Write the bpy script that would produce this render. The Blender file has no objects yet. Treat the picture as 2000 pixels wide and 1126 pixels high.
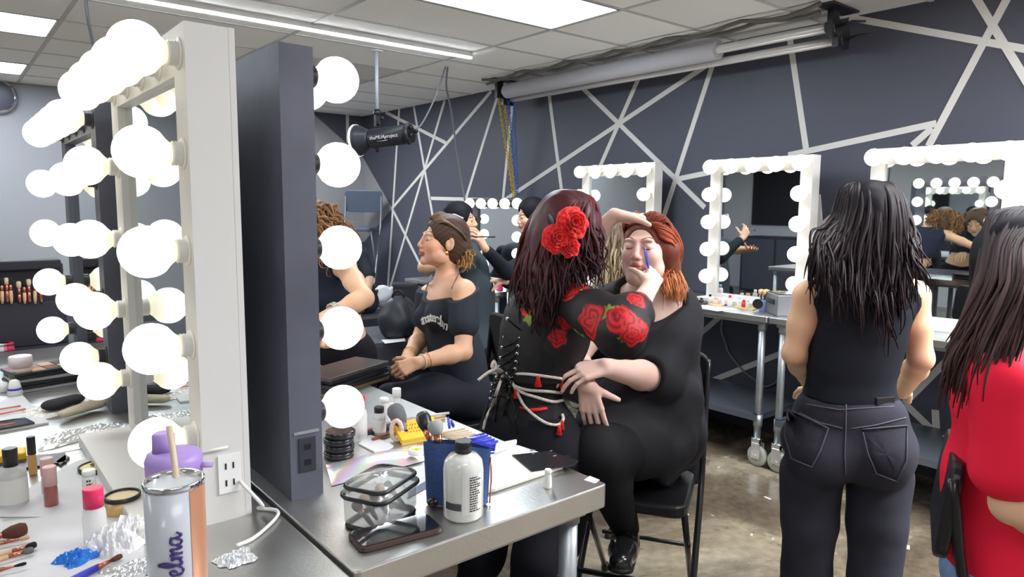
import bpy, math, random
import numpy as np
from mathutils import Vector, Matrix
sc = bpy.context.scene
COL = sc.collection
rng = random.Random(7)
nr = np.random.RandomState(11)
# ---------------------------------------------------------------- camera, view, world
CAMZ = 1.5
F_PX = 1367.51
_p, _r, _y = 0.11412723, 0.00751858, 0.88304996
_fw = Vector((math.cos(_p)*math.cos(_y), math.cos(_p)*math.sin(_y), -math.sin(_p)))
_rt0 = Vector((math.sin(_y), -math.cos(_y), 0)); _up0 = _rt0.cross(_fw)
_rt = _rt0*math.cos(_r) + _up0*math.sin(_r); _up = -_rt0*math.sin(_r) + _up0*math.cos(_r)
CAM = Vector((0, 0, CAMZ))
cam_d = bpy.data.cameras.new('camera'); cam = bpy.data.objects.new('camera', cam_d); COL.objects.link(cam)
cam_d.sensor_width = 36; cam_d.lens = F_PX/2000*36; cam_d.clip_start = .05
m = Matrix.Identity(4)
for i in range(3):
    m[i][0], m[i][1], m[i][2], m[i][3] = _rt[i], _up[i], -_fw[i], CAM[i]
cam.matrix_world = m
sc.camera = cam
sc.view_settings.view_transform = 'Standard'; sc.view_settings.look = 'None'
sc.view_settings.gamma = 1; sc.view_settings.use_curve_mapping = False
sc.view_settings.exposure = 1.08
w = bpy.data.worlds.new('world'); sc.world = w; w.use_nodes = True
w.node_tree.nodes['Background'].inputs[0].default_value = (.8, .85, 1, 1)
w.node_tree.nodes['Background'].inputs[1].default_value = .02
BULB_E, PANEL_E, HIDDEN_E, STRIP_E = 1.7, 10.0, 5.0, 16.0
def ray(px, py): return _fw + _rt*((px-1000)/F_PX) - _up*((py-563)/F_PX)
def W(px, py, D): return CAM + ray(px, py)*D                       # a point at a true distance D in front of the lens
def onX(px, py, X): d = ray(px, py); return CAM + d*(X/d.x)
def onY(px, py, Y): d = ray(px, py); return CAM + d*(Y/d.y)
def onZ(px, py, Z): d = ray(px, py); return CAM + d*((Z-CAMZ)/d.z)
def V(*a): return Vector(a)
FWH = Vector((_fw.x, _fw.y, 0)).normalized()
RTH = Vector((_rt.x, _rt.y, 0)).normalized()
UPW = Vector((0, 0, 1))
# ---------------------------------------------------------------- materials
MATS = {}
def mat(name, col=(.5, .5, .5), rough=.5, metal=0., emit=0., spec=.5, alpha=1., trans=0., ior=1.45, attr=False, bump=0., bscale=80., var=0., vscale=8., coat=0., sheen=0., ecol=None, sss=0.):
    if name in MATS: return MATS[name]
    M = bpy.data.materials.new(name); M.use_nodes = True; nt = M.node_tree; b = nt.nodes['Principled BSDF']
    b.inputs['Base Color'].default_value = (*col, 1); b.inputs['Roughness'].default_value = rough
    b.inputs['Metallic'].default_value = metal; b.inputs['Specular IOR Level'].default_value = spec
    b.inputs['Alpha'].default_value = alpha; b.inputs['Transmission Weight'].default_value = trans; b.inputs['IOR'].default_value = ior
    b.inputs['Coat Weight'].default_value = coat; b.inputs['Sheen Weight'].default_value = sheen
    if sss:
        b.inputs['Subsurface Weight'].default_value = sss; b.inputs['Subsurface Radius'].default_value = (.02, .008, .004); b.inputs['Subsurface Scale'].default_value = .5
    if emit:
        b.inputs['Emission Color'].default_value = (*(ecol or col), 1); b.inputs['Emission Strength'].default_value = emit
    src = None
    if attr:
        a = nt.nodes.new('ShaderNodeAttribute'); a.attribute_name = 'Col'; src = a.outputs['Color']
        nt.links.new(src, b.inputs['Base Color'])
    tc = nt.nodes.new('ShaderNodeTexCoord')
    if var:
        n = nt.nodes.new('ShaderNodeTexNoise'); n.inputs['Scale'].default_value = vscale; n.inputs['Detail'].default_value = 5
        nt.links.new(tc.outputs['Object'], n.inputs['Vector'])
        mr = nt.nodes.new('ShaderNodeMapRange'); mr.inputs['To Min'].default_value = 1-var; mr.inputs['To Max'].default_value = 1+var
        mr.inputs['From Min'].default_value = .25; mr.inputs['From Max'].default_value = .75
        nt.links.new(n.outputs['Fac'], mr.inputs['Value'])
        mx = nt.nodes.new('ShaderNodeVectorMath'); mx.operation = 'SCALE'
        if src: nt.links.new(src, mx.inputs[0])
        else: mx.inputs[0].default_value = col
        nt.links.new(mr.outputs['Result'], mx.inputs['Scale']); nt.links.new(mx.outputs[0], b.inputs['Base Color'])
    if bump:
        n2 = nt.nodes.new('ShaderNodeTexNoise'); n2.inputs['Scale'].default_value = bscale; n2.inputs['Detail'].default_value = 3
        nt.links.new(tc.outputs['Object'], n2.inputs['Vector'])
        bp = nt.nodes.new('ShaderNodeBump'); bp.inputs['Strength'].default_value = bump; bp.inputs['Distance'].default_value = .01
        nt.links.new(n2.outputs['Fac'], bp.inputs['Height']); nt.links.new(bp.outputs['Normal'], b.inputs['Normal'])
    MATS[name] = M
    return M
def s2l(r, g, b): return tuple(((c/255)/12.92 if c/255 <= .04045 else ((c/255+.055)/1.055)**2.4) for c in (r, g, b))
white_frame = mat('white_frame_paint', (.64, .63, .605), .45)
black_frame = mat('black_frame_paint', (.095, .10, .13), .45, var=.25, vscale=5, bump=.12, bscale=14)
glassm = mat('mirror_silver', (.74, .78, .78), .015, 1.)
bulb_m = mat('frosted_bulb_glow', (.5, .49, .45), .3, emit=1.2, ecol=(1, .95, .83))
bulb_w = mat('frosted_bulb_glow_cool', (.9, .88, .84), .3, emit=BULB_E, ecol=(1, .97, .93))
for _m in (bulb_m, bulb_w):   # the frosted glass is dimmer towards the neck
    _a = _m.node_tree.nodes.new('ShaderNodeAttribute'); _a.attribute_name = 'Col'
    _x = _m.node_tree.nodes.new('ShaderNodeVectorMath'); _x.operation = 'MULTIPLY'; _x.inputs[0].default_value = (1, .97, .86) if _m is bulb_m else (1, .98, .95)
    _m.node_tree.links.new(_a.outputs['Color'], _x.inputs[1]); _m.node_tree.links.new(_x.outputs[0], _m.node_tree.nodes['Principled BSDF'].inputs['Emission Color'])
sock_w = mat('white_porcelain', (.72, .71, .66), .35)
sock_b = mat('black_bakelite', (.03, .03, .035), .4)
steel = mat('brushed_steel', (.60, .60, .58), .38, 1., bump=.05, bscale=120, var=.12, vscale=3)
galv = mat('galvanised_tube', (.42, .45, .47), .42, .7, var=.12, vscale=20)
chrome = mat('chrome', (.75, .76, .78), .12, 1.)
blackp = mat('black_plastic', (.014, .014, .017), .35)
blackmetal = mat('black_powder_coat', (.013, .013, .015), .3, coat=.2)
whitep = mat('white_plastic', (.78, .78, .76), .4)
paper = mat('white_paper_towel', (.62, .62, .64), .8, bump=.1, bscale=60)
clear = mat('clear_plastic', (.95, .96, .97), .05, trans=1., ior=1.3)
clear2 = mat('cloudy_plastic', (.86, .86, .84), .2, alpha=.55)
def cm(name, c, rough=.5, **k): return mat(name, s2l(*c), rough, **k)
# ---------------------------------------------------------------- mesh helpers
class MB:
    def __init__(s): s.v = []; s.f = []; s.sm = []
    def add(s, vs, fs, smooth=False):
        o = len(s.v); s.v += [tuple(x) for x in vs]; s.f += [tuple(i+o for i in f) for f in fs]; s.sm += [smooth]*len(fs); return s
    def box(s, lo, hi, R=None, o=None):
        c = [(x, y, z) for x in (lo[0], hi[0]) for y in (lo[1], hi[1]) for z in (lo[2], hi[2])]
        if R is not None: c = [tuple((R @ Vector(p)) + (o or Vector())) for p in c]
        return s.add(c, [(0, 1, 3, 2), (4, 6, 7, 5), (0, 4, 5, 1), (2, 3, 7, 6), (0, 2, 6, 4), (1, 5, 7, 3)])
    def rbox(s, lo, hi, r=.005, R=None, o=None, n=3):
        # box with rounded vertical edges
        x0, y0, z0 = lo; x1, y1, z1 = hi; pts = []
        for cx, cy, a0 in ((x1-r, y1-r, 0), (x0+r, y1-r, 90), (x0+r, y0+r, 180), (x1-r, y0+r, 270)):
            for k in range(n+1):
                a = math.radians(a0+90*k/n); pts.append((cx+r*math.cos(a), cy+r*math.sin(a)))
        return s.prism(pts, z0, z1, R, o)
    def prism(s, pts, z0, z1, R=None, o=None, smooth=False):
        n = len(pts); vs = [(x, y, z0) for x, y in pts]+[(x, y, z1) for x, y in pts]
        if R is not None: vs = [tuple((R @ Vector(p))+(o or Vector())) for p in vs]
        fs = [(i, (i+1) % n, n+(i+1) % n, n+i) for i in range(n)]
        s.add(vs, fs, smooth); o2 = len(s.v)-2*n
        s.f += [tuple(o2+i for i in reversed(range(n))), tuple(o2+n+i for i in range(n))]; s.sm += [False, False]
        return s
    def lathe(s, prof, o=(0, 0, 0), R=None, n=20, smooth=True, caps=True):
        o = Vector(o); R = R or Matrix.Identity(3); vs = []; fs = []
        for r, z in prof:
            for k in range(n):
                a = 2*math.pi*k/n; vs.append(o+R @ Vector((r*math.cos(a), r*math.sin(a), z)))
        for i in range(len(prof)-1):
            for k in range(n):
                fs.append((i*n+k, i*n+(k+1) % n, (i+1)*n+(k+1) % n, (i+1)*n+k))
        s.add(vs, fs, smooth)
        if caps:
            b = len(s.v)-len(vs)
            s.f += [tuple(b+k for k in reversed(range(n))), tuple(b+(len(prof)-1)*n+k for k in range(n))]; s.sm += [False, False]
        return s
    def tube(s, pts, r, n=8, smooth=True, flat=None):
        pts = [Vector(p) for p in pts]; rs = r if isinstance(r, (list, tuple)) else [r]*len(pts)
        N = len(pts); T = []
        for i in range(N):
            t = pts[min(i+1, N-1)]-pts[max(i-1, 0)]; T.append(t.normalized() if t.length > 1e-9 else UPW.copy())
        u = T[0].orthogonal().normalized() if flat is None else (flat-T[0]*flat.dot(T[0])).normalized()
        vs = []; fs = []
        for i in range(N):
            u = (u-T[i]*u.dot(T[i])); u = u.normalized() if u.length > 1e-6 else T[i].orthogonal().normalized()
            b = T[i].cross(u)
            ra, rb = (rs[i] if isinstance(rs[i], tuple) else (rs[i], rs[i]))
            for k in range(n):
                a = 2*math.pi*k/n; vs.append(pts[i]+u*(math.cos(a)*ra)+b*(math.sin(a)*rb))
        for i in range(N-1):
            for k in range(n): fs.append((i*n+k, i*n+(k+1) % n, (i+1)*n+(k+1) % n, (i+1)*n+k))
        fs += [tuple(reversed(range(n))), tuple((N-1)*n+k for k in range(n))]
        return s.add(vs, fs, smooth)
    def sphere(s, c, r, n=16, m=10, R=None):
        r = r if isinstance(r, (tuple, list)) else (r, r, r); c = Vector(c); vs = []; fs = []
        R = R or Matrix.Identity(3)
        for i in range(m+1):
            th = math.pi*i/m
            for k in range(n):
                a = 2*math.pi*k/n
                vs.append(c+R @ Vector((r[0]*math.sin(th)*math.cos(a), r[1]*math.sin(th)*math.sin(a), r[2]*math.cos(th))))
        for i in range(m):
            for k in range(n): fs.append((i*n+k, (i+1)*n+k, (i+1)*n+(k+1) % n, i*n+(k+1) % n))
        return s.add(vs, fs, True)
    def build(s, name, m, parent=None, bevel=0., seg=2, cols=None):
        me = bpy.data.meshes.new(name); me.from_pydata(s.v, [], s.f)
        me.polygons.foreach_set('use_smooth', s.sm)
        me.materials.append(m); me.update()
        if cols is not None:
            a = me.color_attributes.new('Col', 'FLOAT_COLOR', 'POINT')
            a.data.foreach_set('color', np.concatenate([np.asarray(cols, float), np.ones((len(cols), 1))], 1).ravel())
        o = bpy.data.objects.new(name, me); COL.objects.link(o)
        if parent: o.parent = parent; o.matrix_parent_inverse = PINV.get(parent.name, Matrix.Identity(4))
        if bevel:
            b = o.modifiers.new('bevel', 'BEVEL'); b.width = bevel; b.segments = seg; b.limit_method = 'ANGLE'; b.harden_normals = False
        return o
PINV = {}
def tag(o, label=None, cat=None, group=None, kind=None):
    if label: o['label'] = label
    if cat: o['category'] = cat
    if group: o['group'] = group
    if kind: o['kind'] = kind
    return o
def thing(name, label, cat, loc=(0, 0, 0), group=None):
    # an Empty at the thing's base; parts below it are given in world coordinates
    o = bpy.data.objects.new(name, None); COL.objects.link(o); o.location = loc; o.empty_display_size = .1
    PINV[o.name] = Matrix.Translation(-Vector(loc))
    return tag(o, label, cat, group)
def struct(name, mb, m, **k): return tag(mb.build(name, m, **k), kind='structure')
def one(name, label, cat, mb, m, group=None, **k): return tag(mb.build(name, m, **k), label, cat, group)
def frame(f, up=UPW):
    # columns: right, forward, up
    f = Vector(f).normalized(); r = f.cross(up).normalized(); u = r.cross(f)
    return Matrix((r, f, u)).transposed()
def zrot(deg): return Matrix.Rotation(math.radians(deg), 3, 'Z')
def axisR(d):
    # rotation whose z axis points along d
    return Vector((0, 0, 1)).rotation_difference(Vector(d).normalized()).to_matrix()
def text_obj(name, body, size, m, M3, loc, parent, extrude=.0006, shear=0., bold=0.):
    cu = bpy.data.curves.new(name, 'FONT'); cu.body = body; cu.size = size; cu.extrude = extrude; cu.shear = shear; cu.offset = bold
    cu.align_x = 'CENTER'; cu.align_y = 'CENTER'; cu.resolution_u = 2
    o = bpy.data.objects.new(name, cu); COL.objects.link(o)
    dg = bpy.context.evaluated_depsgraph_get(); me = bpy.data.meshes.new_from_object(o.evaluated_get(dg))
    bpy.data.objects.remove(o); o = bpy.data.objects.new(name, me); COL.objects.link(o)
    me.transform(M3.to_4x4()); me.transform(Matrix.Translation(loc)); me.materials.clear(); me.materials.append(m)
    o.parent = parent
    if parent: o.matrix_parent_inverse = PINV.get(parent.name, Matrix.Identity(4))
    return o
# ---------------------------------------------------------------- the room
RX, CZ, BY = 4.27, 2.635, 8.19
LX, NY = -4.2, -2.8
# floor
def floor_mat():
    M = bpy.data.materials.new('stained_concrete'); M.use_nodes = True; nt = M.node_tree; b = nt.nodes['Principled BSDF']
    tc = nt.nodes.new('ShaderNodeTexCoord')
    n = nt.nodes.new('ShaderNodeTexNoise'); n.inputs['Scale'].default_value = 1.3; n.inputs['Detail'].default_value = 8; n.inputs['Roughness'].default_value = .65; n.inputs['Distortion'].default_value = .6
    nt.links.new(tc.outputs['Object'], n.inputs['Vector'])
    r = nt.nodes.new('ShaderNodeValToRGB'); e = r.color_ramp.elements
    e[0].position = .3; e[0].color = (*s2l(82, 71, 59), 1); e[1].position = .68; e[1].color = (*s2l(172, 160, 138), 1)
    k = e.new(.46); k.color = (*s2l(102, 91, 76), 1); k = e.new(.56); k.color = (*s2l(136, 125, 106), 1)
    nt.links.new(n.outputs['Fac'], r.inputs['Fac'])
    n3 = nt.nodes.new('ShaderNodeTexNoise'); n3.inputs['Scale'].default_value = 22; n3.inputs['Detail'].default_value = 6
    nt.links.new(tc.outputs['Object'], n3.inputs['Vector'])
    mx = nt.nodes.new('ShaderNodeMix'); mx.data_type = 'RGBA'; mx.blend_type = 'OVERLAY'; mx.inputs[0].default_value = .55
    nt.links.new(r.outputs['Color'], mx.inputs[6]); nt.links.new(n3.outputs['Fac'], mx.inputs[7])
    nt.links.new(mx.outputs[2], b.inputs['Base Color'])
    mr = nt.nodes.new('ShaderNodeMapRange'); mr.inputs['To Min'].default_value = .12; mr.inputs['To Max'].default_value = .4
    nt.links.new(n.outputs['Fac'], mr.inputs['Value']); nt.links.new(mr.outputs['Result'], b.inputs['Roughness'])
    return M
struct('floor', MB().box((LX, NY, -.1), (RX, BY, 0)), floor_mat())
charcoal = mat('charcoal_wall_paint', s2l(72, 74, 86), .55, var=.06, vscale=1.5)
greyw = mat('pale_grey_wall_paint', s2l(146, 146, 150), .7, var=.03, vscale=1.2)
wr = struct('wall_right', MB().box((RX, NY, 0), (RX+.1, BY+.1, CZ)), charcoal)
wb = struct('wall_back', MB().box((LX, BY, 0), (RX, BY+.1, CZ)), charcoal)
wl = struct('wall_left', MB().box((LX-.1, NY, 0), (LX, BY+.1, CZ)), mat('left_wall_grey', s2l(196, 198, 202), .7))
wn = struct('wall_near', MB().box((LX, NY-.1, 0), (RX, NY, CZ)), mat('near_wall_grey', s2l(190, 192, 196), .7))
# pale polygon painted over the corner
def poly_on(fn, pts, ax, off, th, name, m, parent):
    P = [fn(x, y) for x, y in pts]; mb = MB(); n = len(P)
    P0 = [Vector(p) for p in P]; P1 = [Vector(p) for p in P]
    for q in P1: q[ax] -= th
    mb.add(P0+P1, [tuple(range(n)), tuple(reversed(range(n, 2*n)))]+[(i, (i+1) % n, n+(i+1) % n, n+i) for i in range(n)])
    return mb.build(name, m, parent)
cz = onY(715, 310, BY).z; cz2 = onY(720, 470, BY).z
a0 = onY(607, 222, BY)
mb = MB(); xs = [(LX, CZ), (a0.x, CZ), (RX, cz), (RX, cz2), (onY(610, 590, BY).x, .75), (2.2, .55), (LX, .55)]
n = len(xs); mb.add([(x, BY, z) for x, z in xs]+[(x, BY-.002, z) for x, z in xs], [tuple(range(n)), tuple(reversed(range(n, 2*n)))]+[(i, (i+1) % n, n+(i+1) % n, n+i) for i in range(n)])
mb.build('pale_paint_area', greyw, wb)
pk = onX(766, 407, RX)
mb = MB(); P = [(RX, BY, cz), (RX, pk.y, pk.z), (RX, BY, cz2)]
mb.add(P+[(RX-.002, y, z) for x, y, z in P], [(0, 1, 2), (5, 4, 3), (0, 3, 4, 1), (1, 4, 5, 2), (2, 5, 3, 0)])
mb.build('pale_paint_triangle', greyw, wr)
# wooden-tape stripes on the right wall
ST = [((753, 219), (871.5, 279)), ((780, 213), (757, 574)), ((808.5, 207), (848, 436)), ((869, 196), (758, 576)), ((960, 178), (766, 407)),
      ((766, 407), (828, 530)), ((974, 183), (906, 402)), ((840, 387), (990, 391)), ((1003, 184), (983, 388)), ((988, 389), (1395, 118)),
      ((1072, 178), (1100, 392)), ((1132, 166), (1377, 405)), ((1252, 143), (1172, 326)), ((1397, 112), (1290, 442)), ((1321, 350), (1385, 337)),
      ((1541, 62), (1576, 300)), ((1540, 303), (1829, 241)), ((1660, 30), (2200, 131)), ((1969, -6), (1814, 285)), ((1905, -6), (2040, 215)),
      ((1821, 250), (1782, 284)), ((1584, 459), (1640, 410)), ((1597, 380), (1606, 490)), ((1300, 778), (1530, 688)), ((1330, 685), (1420, 606)),
      ((1767, 787), (1890, 662)), ((1767, 787), (1829, 846)), ((1827, 800), (1829, 846))]
mb = MB()
for k, (a, b) in enumerate(ST):
    A = onX(*a, RX); B = onX(*b, RX); A.z = min(A.z, CZ); B.z = min(B.z, CZ)
    d = (B-A).normalized(); q = Vector((0, -d.z, d.y))*.0185; t = .004+.0003*(k % 5)
    mb.add([(RX, *(A+q).yz), (RX, *(B+q).yz), (RX, *(B-q).yz), (RX, *(A-q).yz), (RX-t, *(A+q).yz), (RX-t, *(B+q).yz), (RX-t, *(B-q).yz), (RX-t, *(A-q).yz)],
           [(0, 3, 2, 1), (4, 5, 6, 7), (0, 1, 5, 4), (1, 2, 6, 5), (2, 3, 7, 6), (3, 0, 4, 7)])
mb.build('stripe_pattern', mat('offwhite_slat_paint', s2l(205, 203, 198), .55), wr)
A = onY(678, 224, BY); mb = MB().box((A.x-.02, BY-.006, onY(674, 275, BY).z-.02), (A.x+.02, BY-.002, CZ)); mb.build('stripe', MATS['offwhite_slat_paint'], wb)
# ceiling: lay-in tiles on a T-bar grid
XL = [.687+1.22*k for k in range(-4, 4)]; YL = [4.037+.6044*k for k in range(-12, 8)]
tile_v = []; cols = []; mbt = MB(); mbg = MB()
PAN = [(3, 5), (4-2+0, 9)]
panels = []
def cell(i, j): return (max(XL[i], LX), min(XL[i+1], RX), max(YL[j], NY), min(YL[j+1], BY))
xi = lambda x: max(i for i in range(len(XL)) if XL[i] <= x+1e-6)
yi = lambda y: max(j for j in range(len(YL)) if YL[j] <= y+1e-6)
LIT = {(xi(2.5), yi(3.1)), (xi(0), yi(5.5)), (xi(0), yi(7.3)), (xi(2.5), yi(-.6)), (xi(0), yi(2.5)), (xi(-2.4), yi(2.5)), (xi(-2.4), yi(5.5)), (xi(0), yi(-.6)), (xi(-2.4), yi(-.6)), (xi(2.5), yi(6.7)), (xi(2.5), yi(1.0)), (xi(3.5), yi(-.6))}  # only the panels described below are seen; the others are added fill light
STAIN = {(xi(3.3), yi(2.2)): .62, (xi(1.95), yi(5.5)): .72, (xi(3.3), yi(5.9)): .0, (xi(2.4), yi(6.0)): .68, (xi(3.3), yi(2.5)): .9}
XL2 = XL+[RX+.5]; YL2 = YL+[BY+.5]
for i in range(-1, len(XL)):
    for j in range(-1, len(YL)):
        x0 = XL[i] if i >= 0 else LX-1; x1 = XL2[i+1]; y0 = YL[j] if j >= 0 else NY-1; y1 = YL2[j+1]
        x0, x1, y0, y1 = max(x0, LX), min(x1, RX), max(y0, NY), min(y1, BY)
        if x1-x0 < .02 or y1-y0 < .02 or (i, j) in LIT: continue
        g = .006; s_ = STAIN.get((i, j), 1) or 1
        s_ *= 1-.05*rng.random(); c = (.93*s_, .915*s_, .87*s_)
        mbt.box((x0+g, y0+g, CZ+rng.random()*.002), (x1-g, y1-g, CZ+.02)); cols += [c]*8
ce = mbt.build('ceiling', mat('ceiling_tile', (.6, .6, .6), .9, attr=True, bump=.15, bscale=220), cols=cols); tag(ce, kind='structure')
for x in XL: mbg.box((x-.012, NY, CZ-.004), (x+.012, BY, CZ+.012))
for y in YL: mbg.box((LX, y-.012, CZ-.003), (RX, y+.012, CZ+.011))
mbg.build('ceiling_grid', mat('grid_paint', (.5, .5, .48), .5), ce)
MB().box((LX, NY, CZ+.05), (RX, BY, CZ+.08)).build('ceiling_slab', mat('slab', (.1, .1, .1), .9), ce)
pm = mat('ceiling_panel_glow', (.85, .95, 1), .5, emit=PANEL_E, ecol=(.80, .91, 1.))
ph_ = mat('fill_panel_glow', (.9, .95, 1), .5, emit=HIDDEN_E, ecol=(.93, .96, 1.))  # glow of unseen panels added to brighten the room
pf_ = mat('fill_panel_glow_far', (.9, .95, 1), .5, emit=20., ecol=(.93, .96, 1.))  # unseen panel added to lift the dim far corner
pr2_ = mat('fill_panel_glow_right', (.9, .95, 1), .5, emit=8., ecol=(.95, .97, 1.))
pn_ = mat('fill_panel_glow_near', (.9, .95, 1), .5, emit=18., ecol=(.96, .97, 1.))  # unseen panels added to fill surfaces that face the camera
pq_ = mat('fill_panel_glow_side', (.9, .95, 1), .5, emit=38., ecol=(.96, .97, 1.))
pms = mat('ceiling_panel_rim', (.7, .7, .7), .5)
descr = {(xi(2.5), yi(3.1)): 'large rectangular ceiling light panel above the table and redhead', (xi(0), yi(5.5)): 'rectangular ceiling light panel at the far left, nearer one', (xi(0), yi(7.3)): 'small rectangular ceiling light panel at the far left by the grey wall'}
for (i, j) in LIT:
    x0, x1, y0, y1 = XL[i], XL[i+1], YL[j], YL[j+1]
    t = thing('ceiling_or_fill_light', descr.get((i, j), 'added fill light panel over the far corner, hidden behind the near black mirror' if y0 > 6 else 'flat rectangular fill light panel added to the ceiling out of view'), 'ceiling light', ((x0+x1)/2, (y0+y1)/2, CZ), None if (i, j) in descr or y0 > 6 else 'added ceiling fill lights out of view')
    MB().box((x0+.03, y0+.03, CZ-.001), (x1-.03, y1-.03, CZ+.004)).build('diffuser', pm if (i, j) in descr else (pf_ if y0 > 6 else (((pq_ if x0 > 3 else pn_) if y0 < 0 else pr2_) if x0 > 1 else ph_)), t)
    q = MB()
    for a, b, c_, d in ((x0, x1, y0, y0+.03), (x0, x1, y1-.03, y1), (x0, x0+.03, y0, y1), (x1-.03, x1, y0, y1)): q.box((a+.006, c_+.006, CZ-.003), (b-.006, d-.006, CZ+.006))
    q.build('rim', pms, t)
# long LED strip
s1 = onZ(920, 113, CZ-.035)
t = thing('strip_light', 'long thin white LED strip light fixed under the ceiling', 'strip light', (s1.x, s1.y, CZ))
MB().box((.1, s1.y-.022, CZ-.03), (s1.x, s1.y+.022, CZ)).build('housing', whitep, t)
MB().box((.1, s1.y-.012, CZ-.042), (s1.x, s1.y+.012, CZ-.0305)).build('led_tube', mat('led_glow', (.9, .95, 1), .4, emit=STRIP_E, ecol=(.86, .92, 1)), t)
# flash head on a ceiling rod
rod = onZ(735, 99, CZ)
zr = W(738, 212, 5.09).z
t = thing('ceiling_rod', 'pale rod hanging from ceiling tile holding the studio flash', 'rod', (rod.x, rod.y, CZ))
MB().lathe([(.012, zr), (.012, CZ)], (rod.x, rod.y, 0)).build('pole', cm('pale_blue_steel', (190, 198, 212), .4), t)
MB().lathe([(.05, CZ-.008), (.05, CZ)], (rod.x, rod.y, 0)).build('ceiling_plate', whitep, t)
k = MB(); k.lathe([(.028, zr-.035), (.03, zr-.02), (.02, zr+.005)], (rod.x, rod.y, 0)); k.box((rod.x-.02, rod.y-.015, zr-.12), (rod.x+.02, rod.y+.015, zr-.03)); k.sphere((rod.x+.03, rod.y-.02, zr-.06), .016); k.sphere((rod.x, rod.y-.03, zr-.10), .014)
k.build('clamp', blackp, t)
fc = W(738, 271, 5.09); ax = (W(798, 262, 5.0)-W(690, 276, 5.16)).normalized(); R = axisR(ax)
t = thing('studio_flash', 'black studio flash head with white lettering hung from the ceiling', 'studio flash', fc)
R2 = R; L = (W(786, 263, 5.0)-W(720, 272, 5.12)).length
b0 = W(725, 271, 5.11)
MB().lathe([(.066, 0), (.07, .01), (.07, L), (.062, L+.008)], b0, R2, 28).build('body', mat('flash_black', (.022, .024, .03), .38), t)
MB().lathe([(.075, L+.008), (.078, L+.03), (.06, L+.04)], b0, R2, 24).build('rear_panel', blackp, t)
k = MB()
for q in ((.03, .04), (-.02, -.03), (-.04, .02)): k.lathe([(.012, L+.04), (.012, L+.065)], b0+R2 @ Vector((q[0], q[1], 0)), R2, 10)
k.build('dial', blackp, t)
MB().lathe([(.06, .0), (.07, -.02), (.105, -.085), (.115, -.11)], b0, R2, 32).build('reflector', mat('reflector_black', (.03, .032, .04), .35), t)
MB().lathe([(.116, -.108), (.118, -.125), (.10, -.13), (.02, -.135)], b0, R2, 32).build('diffuser', mat('flash_diffuser', (.9, .9, .92), .4, emit=.5), t)
MB().lathe([(.014, 0), (.014, .05)], b0+R2 @ Vector((0, 0, .05))+Vector((0, 0, -.1)), None, 10).build('locking_knob', blackp, t)
side = (CAM-fc).normalized(); zz = ax; up = side.cross(zz).normalized() ; side = zz.cross(up)
if up.z < 0: up = -up
tx = zz if zz.dot(_rt) > 0 else -zz; tz = tx.cross(up)
Mt = Matrix((tx, up, tz)).transposed()
text_obj('lettering', 'theMUAproject', .036, mat('white_print', (.8, .8, .8), .5), Mt, b0+zz*L*.48+tz*.0705+up*.004, t, .001, .25)
MB().tube([b0+zz*L*.30+tz*.071-up*.022, b0+zz*L*.42+tz*.0715-up*.024, b0+zz*L*.58+tz*.071-up*.022], .0012, 6).build('logo_underline', MATS['white_print'], t)
# hanging cables
cab = mat('grey_cable', s2l(120, 120, 126), .6)
def curve_pts(P, n=14):
    P = [Vector(p) for p in P]; out = []
    Q = [P[0]*2-P[1]]+P+[P[-1]*2-P[-2]]
    for i in range(1, len(Q)-2):
        for k in range(n):
            t_ = k/n; a, b, c, d = Q[i-1], Q[i], Q[i+1], Q[i+2]
            out.append(.5*((2*b)+(c-a)*t_+(2*a-5*b+4*c-d)*t_*t_+(-a+3*b-3*c+d)*t_**3))
    out.append(P[-1]); return out
top = onZ(870, 131, CZ-.01)
one('hanging_cable', 'grey cable drooping from the ceiling to the studio flash', 'cable', MB().tube(curve_pts([top, W(850, 190, 5.3), W(825, 240, 5.2), W(812, 252, 5.12)]), .006, 6), cab)
one('hanging_cable', 'grey cable hanging from the ceiling down the dark wall to the far mirror', 'cable', MB().tube(curve_pts([top+V(.02, 0, 0), W(872, 170, 5.8), W(882, 220, 6.1), W(893, 300, 6.3), W(908, 392, 6.4)]), .009, 6), cab)
one('hanging_cable', 'dark thick cable hanging from the ceiling behind the white mirror bulbs', 'cable', MB().tube([W(165, -20, 2.6), W(172, 40, 2.62), W(192, 130, 2.66), W(196, 300, 2.7)], .006, 6), cm('dark_cable', (70, 70, 74)))
# backdrop rollers on the right wall
def yline(a, b, X): return onX(*a, X), onX(*b, X)
E0, E1 = onX(1632, 80, 4.08), onX(1000, 190, 4.08)
t = thing('backdrop_roller', 'white backdrop paper roll and two steel bars on ceiling brackets', 'backdrop roller', (4.05, E0.y, E0.z))
Rx = axisR((0, 1, 0))
def bar(y0, y1, x, z, r, name, m): return MB().lathe([(r, 0), (r, y1-y0)], (x, y0, z), Rx, 20).build(name, m, t)
zb = E0.z; bar(E0.y, E1.y, 4.08, zb, .026, 'lower_bar', cm('bar_white', (215, 215, 212), .25, metal=.2))
u0 = onX(1614, 55, 3.98); pr = onX(1403, 97, 3.98)
bar(u0.y, E1.y, 3.98, u0.z, .028, 'upper_bar', MATS['bar_white'])
bar(pr.y, E1.y-.05, 3.98, u0.z-.002, .062, 'paper_roll', cm('grey_white_paper', (190, 189, 194), .7))
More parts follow.
